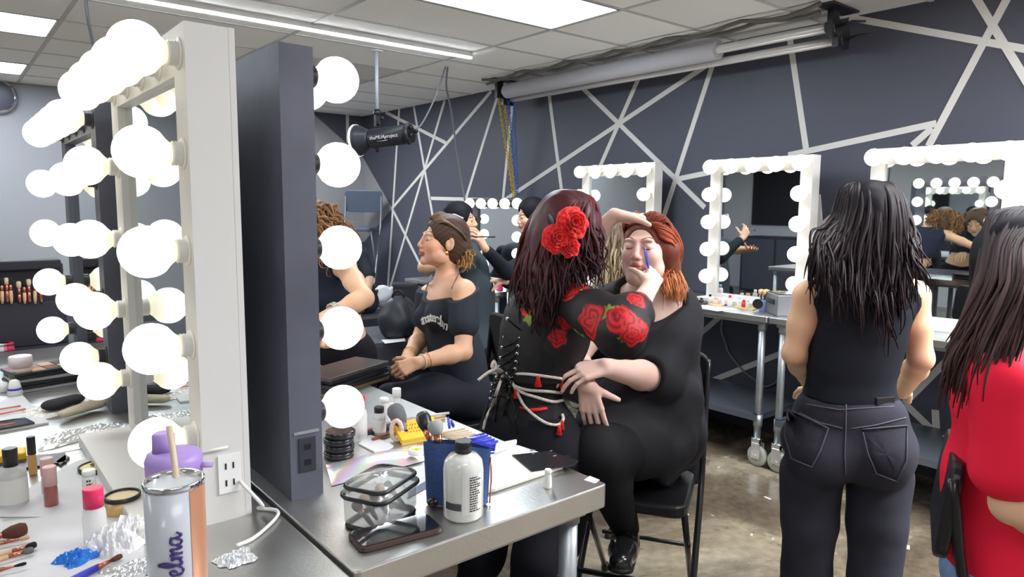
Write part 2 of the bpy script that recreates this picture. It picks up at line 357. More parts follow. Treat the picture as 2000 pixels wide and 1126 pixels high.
for y in (E0.y-.04, E1.y+.04):
    q = MB().box((3.93, y-.015, u0.z-.05), (4.0, y+.02, CZ-.001)); q.box((4.0, y-.015, zb-.05), (4.13, y+.02, u0.z+.03)); q.lathe([(.045, 0), (.045, .04)], (4.08, y-.02, zb), Rx); q.lathe([(.045, 0), (.045, .04)], (3.98, y-.02, u0.z), Rx)
    q.box((3.86, y-.05, CZ-.012), (4.16, y+.05, CZ-.001))
    for dz, dx in ((zb, 4.08), (u0.z, 3.98)): q.tube([(dx, y-.02, dz), (dx, y-.10, dz+.01), (dx, y-.17, dz-.005)] if y < 3 else [(dx, y+.02, dz), (dx, y+.06, dz), (dx, y+.08, dz)], .007, 6)
    q.build('bracket', blackmetal, t)
for q_, (x, dy) in enumerate(((3.80, .0), (3.88, .15))):  # dark strips modelled in place of sagging strap shadows on the ceiling
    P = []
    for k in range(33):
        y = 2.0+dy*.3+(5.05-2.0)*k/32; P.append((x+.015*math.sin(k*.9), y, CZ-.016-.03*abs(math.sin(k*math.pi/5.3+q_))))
    one('strap_shadow', 'dark flat strip for a sagging strap shadow along ceiling, %s the backdrop roll' % ('farther from' if q_ == 0 else 'right above'), 'cable', MB().tube(P, [(.008, .014)]*33, 6), cm('strap_shadow_grey', (98, 96, 92)))
# plastic chains
def chain(a, b, col, name, lab, grp):
    mbx = MB(); n = int((a-b).length/.024); d = (b-a)/n
    for k in range(n):
        c = a+d*(k+.5); dd = d.normalized(); u = dd.orthogonal().normalized() if k % 2 else dd.cross(dd.orthogonal()).normalized()
        P = [c+dd*(.016*math.cos(t_))+u*(.010*math.sin(t_)) for t_ in [2*math.pi*i/8 for i in range(9)]]
        mbx.tube(P, .0035, 5)
    return one(name, lab, 'chain', mbx, cm(name+'_plastic'+str(col), col, .4), grp)
for (a, b, c, nm, lab) in (((973, 188), (1004, 388), (206, 176, 40), 'yellow_chain', 'yellow plastic chain on backdrop roller, nearer the left end'), ((984, 193), (1008, 386), (206, 176, 40), 'yellow_chain', 'yellow plastic chain beside the blue backdrop roller chains'),
                       ((993, 196), (1008, 384), (52, 110, 200), 'blue_chain', 'blue plastic chain next to the yellow backdrop chains'), ((1004, 198), (1011, 384), (52, 110, 200), 'blue_chain', 'rightmost blue plastic chain hanging from the backdrop roller')):
    chain(W(*a, 6.28), W(*b, 6.5), c, nm, lab, 'backdrop roller chains')
# ---------------------------------------------------------------- tables
TZ = .9
def work_table(label, x0, x1, y0, y1, top=TZ, shelf=.31, rim=.035, name='work_table', front=None):
    t = thing(name, label, 'table', ((x0+x1)/2, (y0+y1)/2, 0), 'stainless steel work tables')
    o = MB().rbox((x0, y0, top-rim), (x1, y1, top), .012).build('tabletop', steel, t, bevel=.004)
    MB().rbox((x0+.03, y0+.03, top-rim-.02), (x1-.03, y1-.03, top-rim+.001), .01).build('underframe', galv, t)
    MB().rbox((x0+.03, y0+.05, shelf-.035), (x1-.03, y1-.05, shelf), .01).build('shelf', cm('grey_shelf_steel', (112, 120, 130), .35, metal=.6), t)
    for x in (x0+.06, x1-.06):
        for y in (y0+.06, y1-.06):
            l = MB(); l.lathe([(.0205, .17), (.0205, top-rim-.01)], (x, y, 0), n=16); l.lathe([(.026, shelf-.07), (.026, shelf+.0)], (x, y, 0), n=16); l.lathe([(.025, top-.09), (.025, top-.04)], (x, y, 0), n=16)
            lg = l.build('leg', galv, t)
            k = MB().box((x-.02, y-.025, .13), (x+.02, y+.025, .165)); k.lathe([(.035, .163), (.035, .173)], (x, y, 0)); k.box((x-.027, y-.035, .05), (x-.022, y+.02, .14)); k.box((x+.022, y-.035, .05), (x+.027, y+.02, .14))
            k.build('caster_fork', chrome, lg)
            c = Vector((x, y-.008, .062)); k = MB().lathe([(.03, -.016), (.055, -.018), (.062, -.008), (.062, .008), (.055, .018), (.03, .016)], c, axisR((1, 0, 0)), 24)
            k.build('caster_wheel', cm('caster_cream', (176, 178, 165), .5), lg)
            k = MB().lathe([(.012, -.0285), (.012, .0285)], c, axisR((1, 0, 0)), 12); k.build('axle', chrome, lg)
    return t
work_table('near stainless steel table with the black mirror and blue brush roll', .497, 1.105, 1.008, 2.53, rim=.052)
work_table('near stainless steel table under the white lighted mirror, covered in makeup', -.122, .487, .45, 1.97, rim=.052)
work_table('stainless steel table at the left under the second black mirror', -.122, .487, 1.98, 3.5)
work_table('stainless steel table behind the near black mirror, under curly-haired woman', .497, 1.105, 2.54, 4.06)
FX = 3.60
work_table('steel table by the dark wall under the mirror beside the redhead', FX, 4.24, 2.11, 3.62)
work_table('steel table by the dark wall in front of the standing woman', FX, 4.24, .585, 2.10)
work_table('steel table by the dark wall behind the redhead, under mirror', FX, 4.24, 3.63, 4.55, top=.90)
work_table('farthest steel table along the dark wall, under small black mirror', FX-.02, 4.24, 4.57, 6.05, top=.80)
# ---------------------------------------------------------------- lighted mirrors
def bulb_mesh(c, d, m, parent, sm, n=20):
    # d: direction the bulb points; c: point on the frame face
    R = axisR(d); c = Vector(c)
    prof = [(.0165, .016), (.018, .022)]
    rc, z0 = .047, .068
    for k in range(3, 17):
        a = math.pi*k/17; prof.append((rc*math.sin(a), z0-rc*math.cos(a)))
    prof.append((.001, z0+rc))
    prof = [(.0165, .014), (.019, .022), (.026, .030)]+[p for p in prof[2:] if p[1] > .034]
    o = MB().lathe(prof, c, R, n); cl = []
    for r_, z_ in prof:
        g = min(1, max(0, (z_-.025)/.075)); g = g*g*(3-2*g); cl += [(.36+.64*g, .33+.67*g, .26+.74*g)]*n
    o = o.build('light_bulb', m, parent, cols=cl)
    sp = []
    for k in range(7): sp += [(.0205 if k % 2 else .0225, .0005+.0028*k)]
    MB().lathe([(.029, 0.0), (.027, .003)]+sp[1:]+[(.019, .021)], c, R, n).build('socket', sm, o)
    return o
def lit_mirror(label, face, u0, u1, ax_face, z0, z1, fm, bm, sm, depth=.085, stile=.075, tray=None, zt=None, n=20, rows=5, bz0=.05, bz1=.165, outlet=False, group='lighted makeup mirrors'):
    # a mirror box whose front plane is x = face, looking along ax_face (+1 or -1), spanning y u0..u1
    t = thing('vanity_mirror', label, 'mirror', (face, (u0+u1)/2, z0), group)
    s = ax_face; b = face-s*depth
    X = lambda d: sorted((face+s*d, b))
    mb = MB()
    for (y0, y1, za, zb) in ((u0, u0+stile, z0, z1), (u1-stile, u1, z0, z1), (u0+stile, u1-stile, z1-.085, z1), (u0+stile, u1-stile, z0, z0+.05)):
        xa, xb = X(0); mb.box((xa, y0, za), (xb, y1, zb))
    mb.build('frame', fm, t)
    xa, xb = sorted((b-s*.0012, b+s*.01)); MB().box((xa, u0-.0004, z0+.001), (xb, u1+.0004, z1+.0004)).build('back_panel', fm, t)
    xa, xb = sorted((face-s*.022, face-s*.016)); MB().box((xa, u0+stile-.002, z0+.048), (xb, u1-stile+.002, z1-.083)).build('mirror_glass', glassm, t)
    xa, xb = sorted((face-s*.015, face-s*.004))
    for (y0, y1, za, zb) in ((u0+stile, u0+stile+.004, z0+.05, z1-.085),): MB().box((xa, y0, za), (xb, y1, zb)).build('glass_gasket', blackp, t)
    d = (s, 0, 0); zs = [z1-bz0-(z1-bz0-(z0+bz1))*k/(rows-1) for k in range(rows)]
    ys = [u0+.042+(u1-u0-.084)*k/4 for k in range(5)]
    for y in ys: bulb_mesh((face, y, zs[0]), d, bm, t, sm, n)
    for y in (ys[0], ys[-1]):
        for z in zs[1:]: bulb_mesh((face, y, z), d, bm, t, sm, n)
    if tray:
        xa, xb = sorted((face-.001*s, face+s*tray)); MB().box((xa, u0, z0-.0), (xb, u1, z0+.028)).build('base_tray', fm, t, bevel=.003)
    return t
lm = lit_mirror('tall white lighted mirror in the near foreground, bulbs facing left', .357, 1.34, 2.01, -1, TZ, 1.82, white_frame, bulb_m, sock_w, tray=.115, n=28)
q = MB(); q.box((.383, 1.3365, .955), (.425, 1.3405, 1.03)); q.build('power_outlet', whitep, lm)
q = MB()
for z in (.975, 1.008): q.box((.395, 1.3355, z-.006), (.398, 1.3372, z+.006)); q.box((.409, 1.3355, z-.006), (.412, 1.3372, z+.006))
q.build('outlet_slots', blackp, lm)
lit_mirror('black lighted mirror in the near foreground, seen from its side', .597, 1.35, 2.03, 1, TZ, 1.812, black_frame, bulb_w, sock_b, n=28, depth=.068)
bm2 = bpy.data.objects['vanity_mirror.001']
MB().box((.536, 1.3475, 1.036), (.590, 1.3502, 1.042)).build('metal_strip', galv, bm2)
MB().box((.545, 1.3470, .955), (.582, 1.3502, 1.028)).build('power_outlet', cm('outlet_black', (52, 53, 62), .4), bm2, bevel=.001)
for z in (.975, 1.008): MB().box((.556, 1.3464, z-.006), (.571, 1.3472, z+.006)).build('outlet_socket', blackp, bm2)
lit_mirror('black lighted mirror behind the near white one, bulbs facing left', .36, 2.26, 2.93, -1, TZ, 1.79, black_frame, bulb_m, sock_b)
lit_mirror('black lighted mirror facing the curly-haired woman, seen in reflection', .608, 2.12, 2.82, 1, TZ, 1.815, black_frame, bulb_w, sock_b, n=16)
lit_mirror('white lighted mirror on the right wall between redhead and standing woman', 3.985, 2.09, 2.79, -1, TZ, 1.825, white_frame, bulb_w, sock_w, tray=.12)
lit_mirror('white lighted mirror reflecting the curly-haired woman, at the right edge', 3.985, 1.06, 1.76, -1, TZ, 1.835, white_frame, bulb_w, sock_w, tray=.12)
lit_mirror('white lighted mirror behind the redhead, seen above her head', 4.0, 3.27, 4.0, -1, .90, 1.835, white_frame, bulb_w, sock_w, tray=.12)
lit_mirror('smaller black-framed lighted mirror farthest along the dark wall', 3.95, 4.62, 5.40, -1, .80, 1.59, cm('soft_black', (66, 66, 74), .5), bulb_w, sock_b, depth=.06)
# ---------------------------------------------------------------- dark risers at the far end
rm = mat('black_riser_paint', s2l(44, 45, 54), .5, var=.1)
rtop = mat('riser_top', s2l(92, 95, 102), .6, var=.08)
def slab_thing(label, pts, z0, z1, m, mt):
    cx_ = sum(p[0] for p in pts)/len(pts); cy_ = sum(p[1] for p in pts)/len(pts); t = thing('riser', label, 'riser', (cx_, cy_, z0))
    MB().prism([(p[0], p[1]) for p in pts], z0, z1-.03).build('body', m, t); MB().prism([(p[0], p[1]) for p in pts], z1-.0295, z1).build('top_board', mt, t); return t
SZ = .49; A_ = onZ(770, 612, SZ); B_ = onZ(560, 632, SZ)
slab_thing('low dark grey stage at the far corner carrying the folding chair', [(B_.x, B_.y), (A_.x, A_.y), (3.45, 6.4), (RX-.01, 6.5), (RX-.01, BY-.01), (B_.x+.2, BY-.01)], 0, SZ, rm, rtop)
q = [onZ(795, 664, .62), onZ(640, 680, .62)]; q.append(q[1]+FWH*.75); q.append(q[0]+FWH*.75)
slab_thing('black painted box in front of stage with the dark backpack on top', [(a.x, a.y) for a in q], 0, .62, rm, mat('riser_top_dark', s2l(60, 62, 70), .5))
# ---------------------------------------------------------------- soft-form modelling (distance fields turned into meshes)
import openvdb
class Sdf:
    def __init__(s, lo, hi, h=.004):
        s.lo = np.array(lo, float); s.h = h
        s.n = np.ceil((np.array(hi, float)-s.lo)/h).astype(int)+1
        s.ax = [(s.lo[i]+h*np.arange(s.n[i])).astype(np.float32) for i in range(3)]
        s.a = np.full(tuple(s.n), 1., np.float32)
    def _win(s, lo, hi):
        i0 = np.clip(np.floor((np.array(lo)-s.lo)/s.h).astype(int), 0, s.n); i1 = np.clip(np.ceil((np.array(hi)-s.lo)/s.h).astype(int)+1, 0, s.n)
        if np.any(i1-i0 <= 0): return None
        sl = tuple(slice(i0[i], i1[i]) for i in range(3))
        return sl, s.ax[0][sl[0]][:, None, None], s.ax[1][sl[1]][None, :, None], s.ax[2][sl[2]][None, None, :]
    def _put(s, sl, d, k, op):
        A = s.a[sl]
        if op == 'u':
            if k > 0:
                hh = np.clip(.5+.5*(A-d)/k, 0, 1); s.a[sl] = A*(1-hh)+d*hh-k*hh*(1-hh)
            else: s.a[sl] = np.minimum(A, d)
        else:
            if k > 0:
                hh = np.clip(.5-.5*(A+d)/k, 0, 1); s.a[sl] = A*(1-hh)-d*hh+k*hh*(1-hh)
            else: s.a[sl] = np.maximum(A, -d)
    def ball(s, c, r, R=None, k=.01, op='u'):
        r = (r, r, r) if not isinstance(r, (tuple, list)) else r
        c = np.array(c, float); m = max(r)+k+4*s.h
        w_ = s._win(c-m, c+m)
        if w_ is None: return s
        sl, x, y, z = w_; x = x-c[0]; y = y-c[1]; z = z-c[2]
        if R is not None:
            Rn = np.array(R).T; x, y, z = (Rn[0, 0]*x+Rn[0, 1]*y+Rn[0, 2]*z, Rn[1, 0]*x+Rn[1, 1]*y+Rn[1, 2]*z, Rn[2, 0]*x+Rn[2, 1]*y+Rn[2, 2]*z)
        k0 = np.sqrt((x/r[0])**2+(y/r[1])**2+(z/r[2])**2); k1 = np.sqrt((x/r[0]**2)**2+(y/r[1]**2)**2+(z/r[2]**2)**2)
        d = (k0*(k0-1)/np.maximum(k1, 1e-6)).astype(np.float32)
        s._put(sl, d, k, op); return s
    def cone(s, a, b, r1, r2, k=.01, flat=None, fs=1., op='u'):
        # round cone; flat: axis along which the section is squashed by fs
        a = np.array(a, float); b = np.array(b, float); m = max(r1, r2)+k+4*s.h
        w_ = s._win(np.minimum(a, b)-m, np.maximum(a, b)+m)
        if w_ is None: return s
        sl, x, y, z = w_; x = x-a[0]; y = y-a[1]; z = z-a[2]; ba = b-a
        if flat is not None:
            f = np.array(Vector(flat).normalized()); f = f-ba*(f@ba)/max(ba@ba, 1e-9); f /= np.linalg.norm(f)
            q = (x*f[0]+y*f[1]+z*f[2])*(1/fs-1); x = x+q*f[0]; y = y+q*f[1]; z = z+q*f[2]
        L2 = max(ba@ba, 1e-9); t = np.clip((x*ba[0]+y*ba[1]+z*ba[2])/L2, 0, 1)
        d = np.sqrt((x-ba[0]*t)**2+(y-ba[1]*t)**2+(z-ba[2]*t)**2)-(r1+(r2-r1)*t)
        s._put(sl, (d*(fs if flat is not None else 1)).astype(np.float32), k, op); return s
    def chain(s, pts, rs, k=.01, flat=None, fs=1.):
        for i in range(len(pts)-1): s.cone(pts[i], pts[i+1], rs[i], rs[i+1], k, flat, fs)
        return s
    def clip(s, p, n, k=0.):
        # removes what lies on the side n points to
        n = np.array(Vector(n).normalized()); p = np.array(p, float)
        d = ((s.ax[0]-p[0])*n[0])[:, None, None]+((s.ax[1]-p[1])*n[1])[None, :, None]+((s.ax[2]-p[2])*n[2])[None, None, :]
        s._put((slice(None),)*3, -d.astype(np.float32), k, 's'); return s
    def sample(s, P):
        P = np.atleast_2d(np.array(P, float)); g = (P-s.lo)/s.h; i = np.clip(np.floor(g).astype(int), 0, s.n-2); f = np.clip(g-i, 0, 1); out = 0
        for dx in (0, 1):
            for dy in (0, 1):
                for dz in (0, 1):
                    w_ = (f[:, 0] if dx else 1-f[:, 0])*(f[:, 1] if dy else 1-f[:, 1])*(f[:, 2] if dz else 1-f[:, 2])
                    out = out+w_*s.a[i[:, 0]+dx, i[:, 1]+dy, i[:, 2]+dz]
        return out
    def hit(s, p, d, tmax=.6):
        # first surface point from p along d
        d = np.array(Vector(d).normalized()); p = np.array(p, float); t = np.arange(0, tmax, .002)
        v = s.sample(p+t[:, None]*d); w_ = np.where(v < 0)[0]
        return Vector(p+d*t[w_[0]]) if len(w_) else None
    def mesh(s, name, m, parent=None, color=None, disp=None, smooth=0):
        a = np.clip(s.a, -3*s.h, 3*s.h).astype(np.float32)
        g = openvdb.FloatGrid(3*s.h); g.copyFromArray(a, tolerance=0.); g.transform = openvdb.createLinearTransform(s.h)
        P, T, Q = g.convertToPolygons(isovalue=0., adaptivity=0.)
        P = P+s.lo
        fs = ([tuple(reversed(t)) for t in T.tolist()] if len(T) else [])+[tuple(reversed(q)) for q in Q.tolist()]
        me = bpy.data.meshes.new(name); me.from_pydata(P.tolist(), [], fs); me.update()
        nv = len(P)
        if smooth:
            E_ = np.empty(len(me.edges)*2, np.int32); me.edges.foreach_get('vertices', E_); E_ = E_.reshape(-1, 2); cnt = np.bincount(E_.ravel(), minlength=nv)[:, None]
            for _ in range(smooth):
                acc = np.stack([np.bincount(E_[:, 0], weights=P[E_[:, 1], c], minlength=nv)+np.bincount(E_[:, 1], weights=P[E_[:, 0], c], minlength=nv) for c in range(3)], 1)
                P = .5*P+.5*acc/np.maximum(cnt, 1)
            me.vertices.foreach_set('co', P.astype(np.float32).ravel()); me.update()
        if disp is not None:
            N = np.empty(nv*3, np.float32); me.vertex_normals.foreach_get('vector', N); N = N.reshape(-1, 3)
            # outward direction check
            P = P+N*np.asarray(disp(P)).reshape(-1, 1)
            me.vertices.foreach_set('co', P.astype(np.float32).ravel())
        me.polygons.foreach_set('use_smooth', [True]*len(me.polygons)); me.materials.append(m)
        if color is not None:
            c = np.clip(color(P), 0, 1); at = me.color_attributes.new('Col', 'FLOAT_COLOR', 'POINT')
            at.data.foreach_set('color', np.concatenate([c, np.ones((nv, 1))], 1).astype(np.float32).ravel())
        me.update(); o = bpy.data.objects.new(name, me); COL.objects.link(o)
        if parent: o.parent = parent; o.matrix_parent_inverse = PINV.get(parent.name, Matrix.Identity(4))
        return o
def folds(amp=.004, seed=1, d=(0, 0, 1), freq=28., amp2=.002):
    # drapery folds: ridges running mostly along d
    r = np.random.RandomState(seed); d = np.array(Vector(d).normalized())
    a = np.cross(d, [.3, .9, .1]); a /= np.linalg.norm(a); b = np.cross(d, a)
    ph = r.rand(12)*6.28
    def f(P):
        u, v, t = P@a, P@b, P@d
        wu = u+.02*np.sin(9*t+ph[0])+.015*np.sin(17*t+ph[1]+12*v); wv = v+.02*np.sin(8*t+ph[2])
        e = np.sin(freq*wu+ph[3]+3*np.sin(6*t+ph[4]))+.7*np.sin(freq*1.6*wv+ph[5]+2*np.sin(7*t+ph[6]))+.4*np.sin(freq*2.3*(wu+wv)+ph[7])
        g = np.sin(31*t+ph[8]+14*u)*np.sin(23*v+ph[9])
        return amp*e*.5*(0.6+.4*np.sin(11*t+ph[10]))+amp2*g
    return f
# ---------------------------------------------------------------- people
def rotv(v, ax, a): return Matrix.Rotation(a, 3, Vector(ax).normalized()) @ Vector(v)
def head_prims(S, c, R, hs=1., wide=1., nose=1.):
    c = Vector(c)
    def L(p): return c+R @ (Vector(p)*hs)
    def b(p, r, k=.012, op='u', R2=None): S.ball(L(p), tuple(x*hs for x in r), R if R2 is None else R @ R2, k*hs, op)
    b((0, -.015, .03), (.074*wide, .092, .084)); b((0, .028, -.028), (.060*wide, .060, .076), .02)
    b((0, .040, -.072), (.044*wide, .042, .034), .02); b((0, .074, -.096), (.020, .016, .016), .018)
    for s in (-1, 1):
        b((s*.036*wide, .056, -.028), (.027, .026, .028), .02)
        b((s*.024, .078, .024), (.026, .012, .008), .012)
        b((s*.048*wide, .02, -.066), (.018, .034, .026), .02)
    for s in (-1, 1): b((s*.031, .098, .006), (.017, .014, .012), .012, 's')
    for s in (-1, 1): b((s*.031, .0765, .004), (.0150, .0125, .0125), .003)
    S.cone(L((0, .086, .014)), L((0, .099*nose+.0, -.022)), .0075*hs, .010*hs, .008*hs)
    b((0, .101, -.030), (.0115, .012, .0105), .006)
    for s in (-1, 1): b((s*.0115, .096, -.034), (.0075, .009, .007), .004)
    for s in (-1, 1): b((s*.006, .103, -.041), (.0032, .004, .003), .001, 's')
    b((0, .088, -.052), (.016, .012, .012), .012)
    b((0, .0915, -.0585), (.021, .0085, .0052), .003); b((0, .0905, -.0675), (.0185, .0095, .0068), .003)
    b((0, .104, -.0628), (.021, .0085, .0012), .0015, 's')
    for s in (-1, 1):
        b((s*.077*wide, -.008, -.004), (.009, .019, .031), .004, R2=Matrix.Rotation(s*.35, 3, 'Z'))
        b((s*.084*wide, -.004, .002), (.005, .010, .016), .004, 's', R2=Matrix.Rotation(s*.35, 3, 'Z'))
    return L
def gauss(q, c, s): return np.exp(-(((q-np.array(c))/np.array(s))**2).sum(1))
def skin_paint(base, hc, R, hs, lips=(190, 110, 100), blush=.35, shadow=None, red=0.):
    base = np.array(s2l(*base)); lp = np.array(s2l(*lips)); Rn = np.array(R); hcn = np.array(hc)
    def f(P):
        q = ((P-hcn)@Rn)/hs; C = np.tile(base, (len(P), 1)); C = C*(1+.05*np.sin(P[:, :1]*37)*np.sin(P[:, 1:2]*41+P[:, 2:]*29))
        near = (np.abs(q) < .16).all(1)
        def mix(w_, col): nonlocal C; w_ = np.clip(w_, 0, 1)[:, None]*near[:, None]; C = C*(1-w_)+np.array(col)*w_
        for s in (-1, 1):
            mix(blush*gauss(q, (s*.045, .06, -.03), (.03, .05, .026)), base*np.array([1.0, .55, .5]))
            if shadow is not None: mix(.5*gauss(q, (s*.032, .085, .012), (.015, .03, .006)), s2l(*shadow))
        mix(red*gauss(q, (0, .11, -.03), (.03, .05, .02)), base*np.array([1., .55, .5]))
        lipm = np.clip(1.25-((q[:, 0]/.0235)**2+((q[:, 2]+.063)/.0115)**2), 0, 1)*4*(q[:, 1] > .07)
        mix(lipm, lp); mix(.8*np.clip(1.3-((q[:, 0]/.02)**2+((q[:, 2]+.0628)/.0016)**2), 0, 1)*(q[:, 1] > .07), lp*.35)
        for s in (-1, 1): mix(.8*gauss(q, (s*.0058, .104, -.041), (.0035, .01, .0028)), base*.25)
        return C
    return f
def hand(S, wr, f, n, ts, curls=((.3, .3, .2),)*4, thumb=(.5, .3), sc_=1., spread=.06, k=.004, open_=0.):
    # wr wrist, f forward, n palm normal, ts thumb side vector sign
    wr = Vector(wr); f = Vector(f).normalized(); n = Vector(n); n = (n-f*n.dot(f)).normalized(); t = f.cross(n)*ts
    q = sc_; K = []
    for i in range(4):
        kx = wr+f*((.084, .088, .084, .077)[i]*q)+t*((.030, .0095, -.011, -.030)[i]*q)
        K.append(kx); S.cone(wr+t*((.017, .006, -.006, -.016)[i]*q)+f*.006, kx, .0145*q, .0105*q, .010)
    tips = []
    for i in range(4):
        a = 0; p = K[i]; Ls = (.040, .044, .041, .033)[i]*q; d0 = (f+t*(spread*(1.5-i))).normalized(); rr = (.0088, .0090, .0086, .0076)[i]*q
        cu = curls[i if len(curls) == 4 else 0]; ln = (Ls, Ls*.62, Ls*.48)
        ax = d0.cross(n).normalized()
        for j in range(3):
            a += cu[j]; d = rotv(d0, ax, a)
            p2 = p+d*ln[j]; S.cone(p, p2, rr*(1-.08*j), rr*(.92-.08*j), k if j == 0 else .0015); p = p2
        tips.append((p, d))
    b = wr+f*.018*q+t*.020*q+n*.006*q; d = (f*.62+t*.75+n*.3).normalized()
    p = b+d*.042*q; S.cone(b, p, .017*q, .0115*q, .010)
    d2 = rotv(d, d.cross(n+f*.6).normalized(), thumb[0]*.8); p2 = p+d2*.033*q; S.cone(p, p2, .0115*q, .0098*q, .003)
    d3 = rotv(d2, d2.cross(n+f*.3).normalized(), thumb[1]); p3 = p2+d3*.024*q; S.cone(p2, p3, .0098*q, .0082*q, .002)
    tips.append((p3, d3)); return tips
def torso(S, P, off=0., k=.045, b=1., bust=.0, parts='pwcu'):
    # P: dict with pelvis, waist, chest, neck, sl, sr, fwd (chest forward), pf (pelvis forward)
    upc = (P['neck']-P['chest']).normalized(); R = frame(P['fwd'], upc); Rp = frame(P.get('pf', P['fwd']), (P['waist']-P['pelvis']).normalized())
    Rw = frame(Vector(P['fwd'])+Vector(P.get('pf', P['fwd'])), (P['chest']-P['waist']).normalized())
    g = lambda *r: tuple(x*b+off for x in r)
    if 'p' in parts: S.ball(P['pelvis'], g(.165, .115, .115), Rp, k)
    if 'w' in parts: S.ball(P['waist'], g(.118, .088, .13), Rw, k); S.ball((P['waist']+P['pelvis'])/2, g(.138, .098, .11), Rp, k); S.ball((P['waist']+P['chest'])/2, g(.125, .092, .13), Rw, k)
    if 'c' in parts: S.ball(P['chest'], g(.138, .100, .15), R, k)
    if 'u' in parts:
        m = (P['sl']+P['sr'])/2; S.ball(m*.6+P['chest']*.4, g(.135, .080, .085), R, k)
        S.cone(P['neck'], P['sl'], .048*b+off, .048*b+off, k); S.cone(P['neck'], P['sr'], .048*b+off, .048*b+off, k)
    if bust:
        for s in (-1, 1): S.ball(P['chest']+R @ Vector((s*.068*b, .085*b, .005)), g(bust, bust*.95, bust), R, .03)
    return R, Rp
def arm(S, sh, el, wr, b=1., off=0., k=.02, upto=1.):
    S.chain([sh, (sh+el)/2, el], [.050*b+off, .043*b+off, .036*b+off], k)
    m = el+(wr-el)*.3
    S.chain([el, m, wr], [.037*b+off, .038*b+off, .0255*(b*.6+.4)+off], k)
def spline_tube(mb, P, r, n=5, seg=5): mb.tube(curve_pts(P, seg), r, n)
def face_lines(S, L, R, hs, parent, brow=(60, 40, 30), lash=(20, 14, 12), sides=(-1, 1), browm=None, z_open=0.):
    fwd = R @ Vector((0, 1, 0))
    def on(x, z, lift=.0008):
        h = S.hit(L((x, .14, z)), -fwd, .12*hs+.02)
        return (h+fwd*lift) if h is not None else L((x, .08, z))
    for s in sides:
        P = [on(s*x, z) for x, z in ((.014, .026), (.024, .031), (.036, .034), (.046, .031), (.053, .026))]
        MB().tube(P, [.0014, .0026, .0026, .0019, .0006], 6).build('eyebrow', cm('brow%d_%d' % (brow[0], brow[1]), brow, .8), parent)
        P = [on(s*x, z, .0006) for x, z in ((.017, .0), (.024, -.0035), (.031, -.0048), (.039, -.0035), (.046, .0005), (.050, .003))]
        MB().tube(P, [.0007, .0014, .0018, .0019, .0016, .0006], 6).build('eyelashes', cm('lash%d' % lash[0], lash, .7), parent)
hairm = mat('hair_strands', (.1, .1, .1), .5, attr=True, spec=.25)
def hair_locks(name, guides, n, r, c0, c1, parent, seed=1, jit=.012, wave=.006, wfreq=14., wstart=.3, seg=18, lmin=.8, tip=.12, grow=1., cvar=.35, c_mid=None, closed=False):
    R_ = np.random.RandomState(seed); G = [np.array([list(p) for p in curve_pts(g, 6)]) for g in guides]
    def res(g, t):
        d = np.r_[0, np.cumsum(np.linalg.norm(np.diff(g, axis=0), axis=1))]; d /= d[-1]
        return np.stack([np.interp(t, d, g[:, c]) for c in range(3)], 1)
    mb = MB(); cols = []; c0 = np.array(s2l(*c0)); c1 = np.array(s2l(*c1)); cmid = np.array(s2l(*c_mid)) if c_mid else None
    for q in range(n):
        u = R_.rand()*(len(G)-1 if not closed else len(G)); i = int(u); f = u-i; L_ = lmin+(1-lmin)*R_.rand()
        t = np.linspace(0, L_, seg); P = res(G[i % len(G)], t)*(1-f)+res(G[(i+1) % len(G)], t)*f
        off = R_.randn(3)*jit; g_ = (.25+grow*t)[:, None]; P = P+off*g_
        ph = R_.rand()*6.28; ph2 = R_.rand()*6.28; a = R_.randn(3); a /= np.linalg.norm(a); e = R_.randn(3); e /= np.linalg.norm(e)
        wv = wave*np.clip((t-wstart)/.3, 0, 1)[:, None]
        P = P+wv*(np.sin(wfreq*t+ph)[:, None]*a+np.cos(wfreq*t+ph2)[:, None]*e)
        rr = r*(.7+.6*R_.rand()); tt = np.linspace(0, 1, seg); rs = rr*np.where(tt < .12, .55+tt*3.75, 1.)*(1-(1-tip)*tt**2.2)
        mb.tube(P.tolist(), [(x, x*.55) for x in rs], 5)
        v = 1+cvar*(R_.rand()-.5)*2; tt2 = tt[:, None]
        c = (c0*(1-tt2)+c1*tt2) if cmid is None else np.where(tt2 < .5, c0*(1-2*tt2)+cmid*2*tt2, cmid*(2-2*tt2)+c1*(2*tt2-1))
        cols.append(np.repeat(c*v, 5, 0))
    return mb.build(name, hairm, parent, cols=np.clip(np.concatenate(cols), 0, 1))
skin_m = mat('skin', (.6, .4, .3), .48, attr=True, spec=.35, sss=.12)
def cloth(name, c, rough=.85, **k): return mat(name, s2l(*c), rough, spec=.25, sheen=.0, **k)
def bounds(pts, m):
    a = np.array([list(p) for p in pts]); return a.min(0)-m, a.max(0)+m
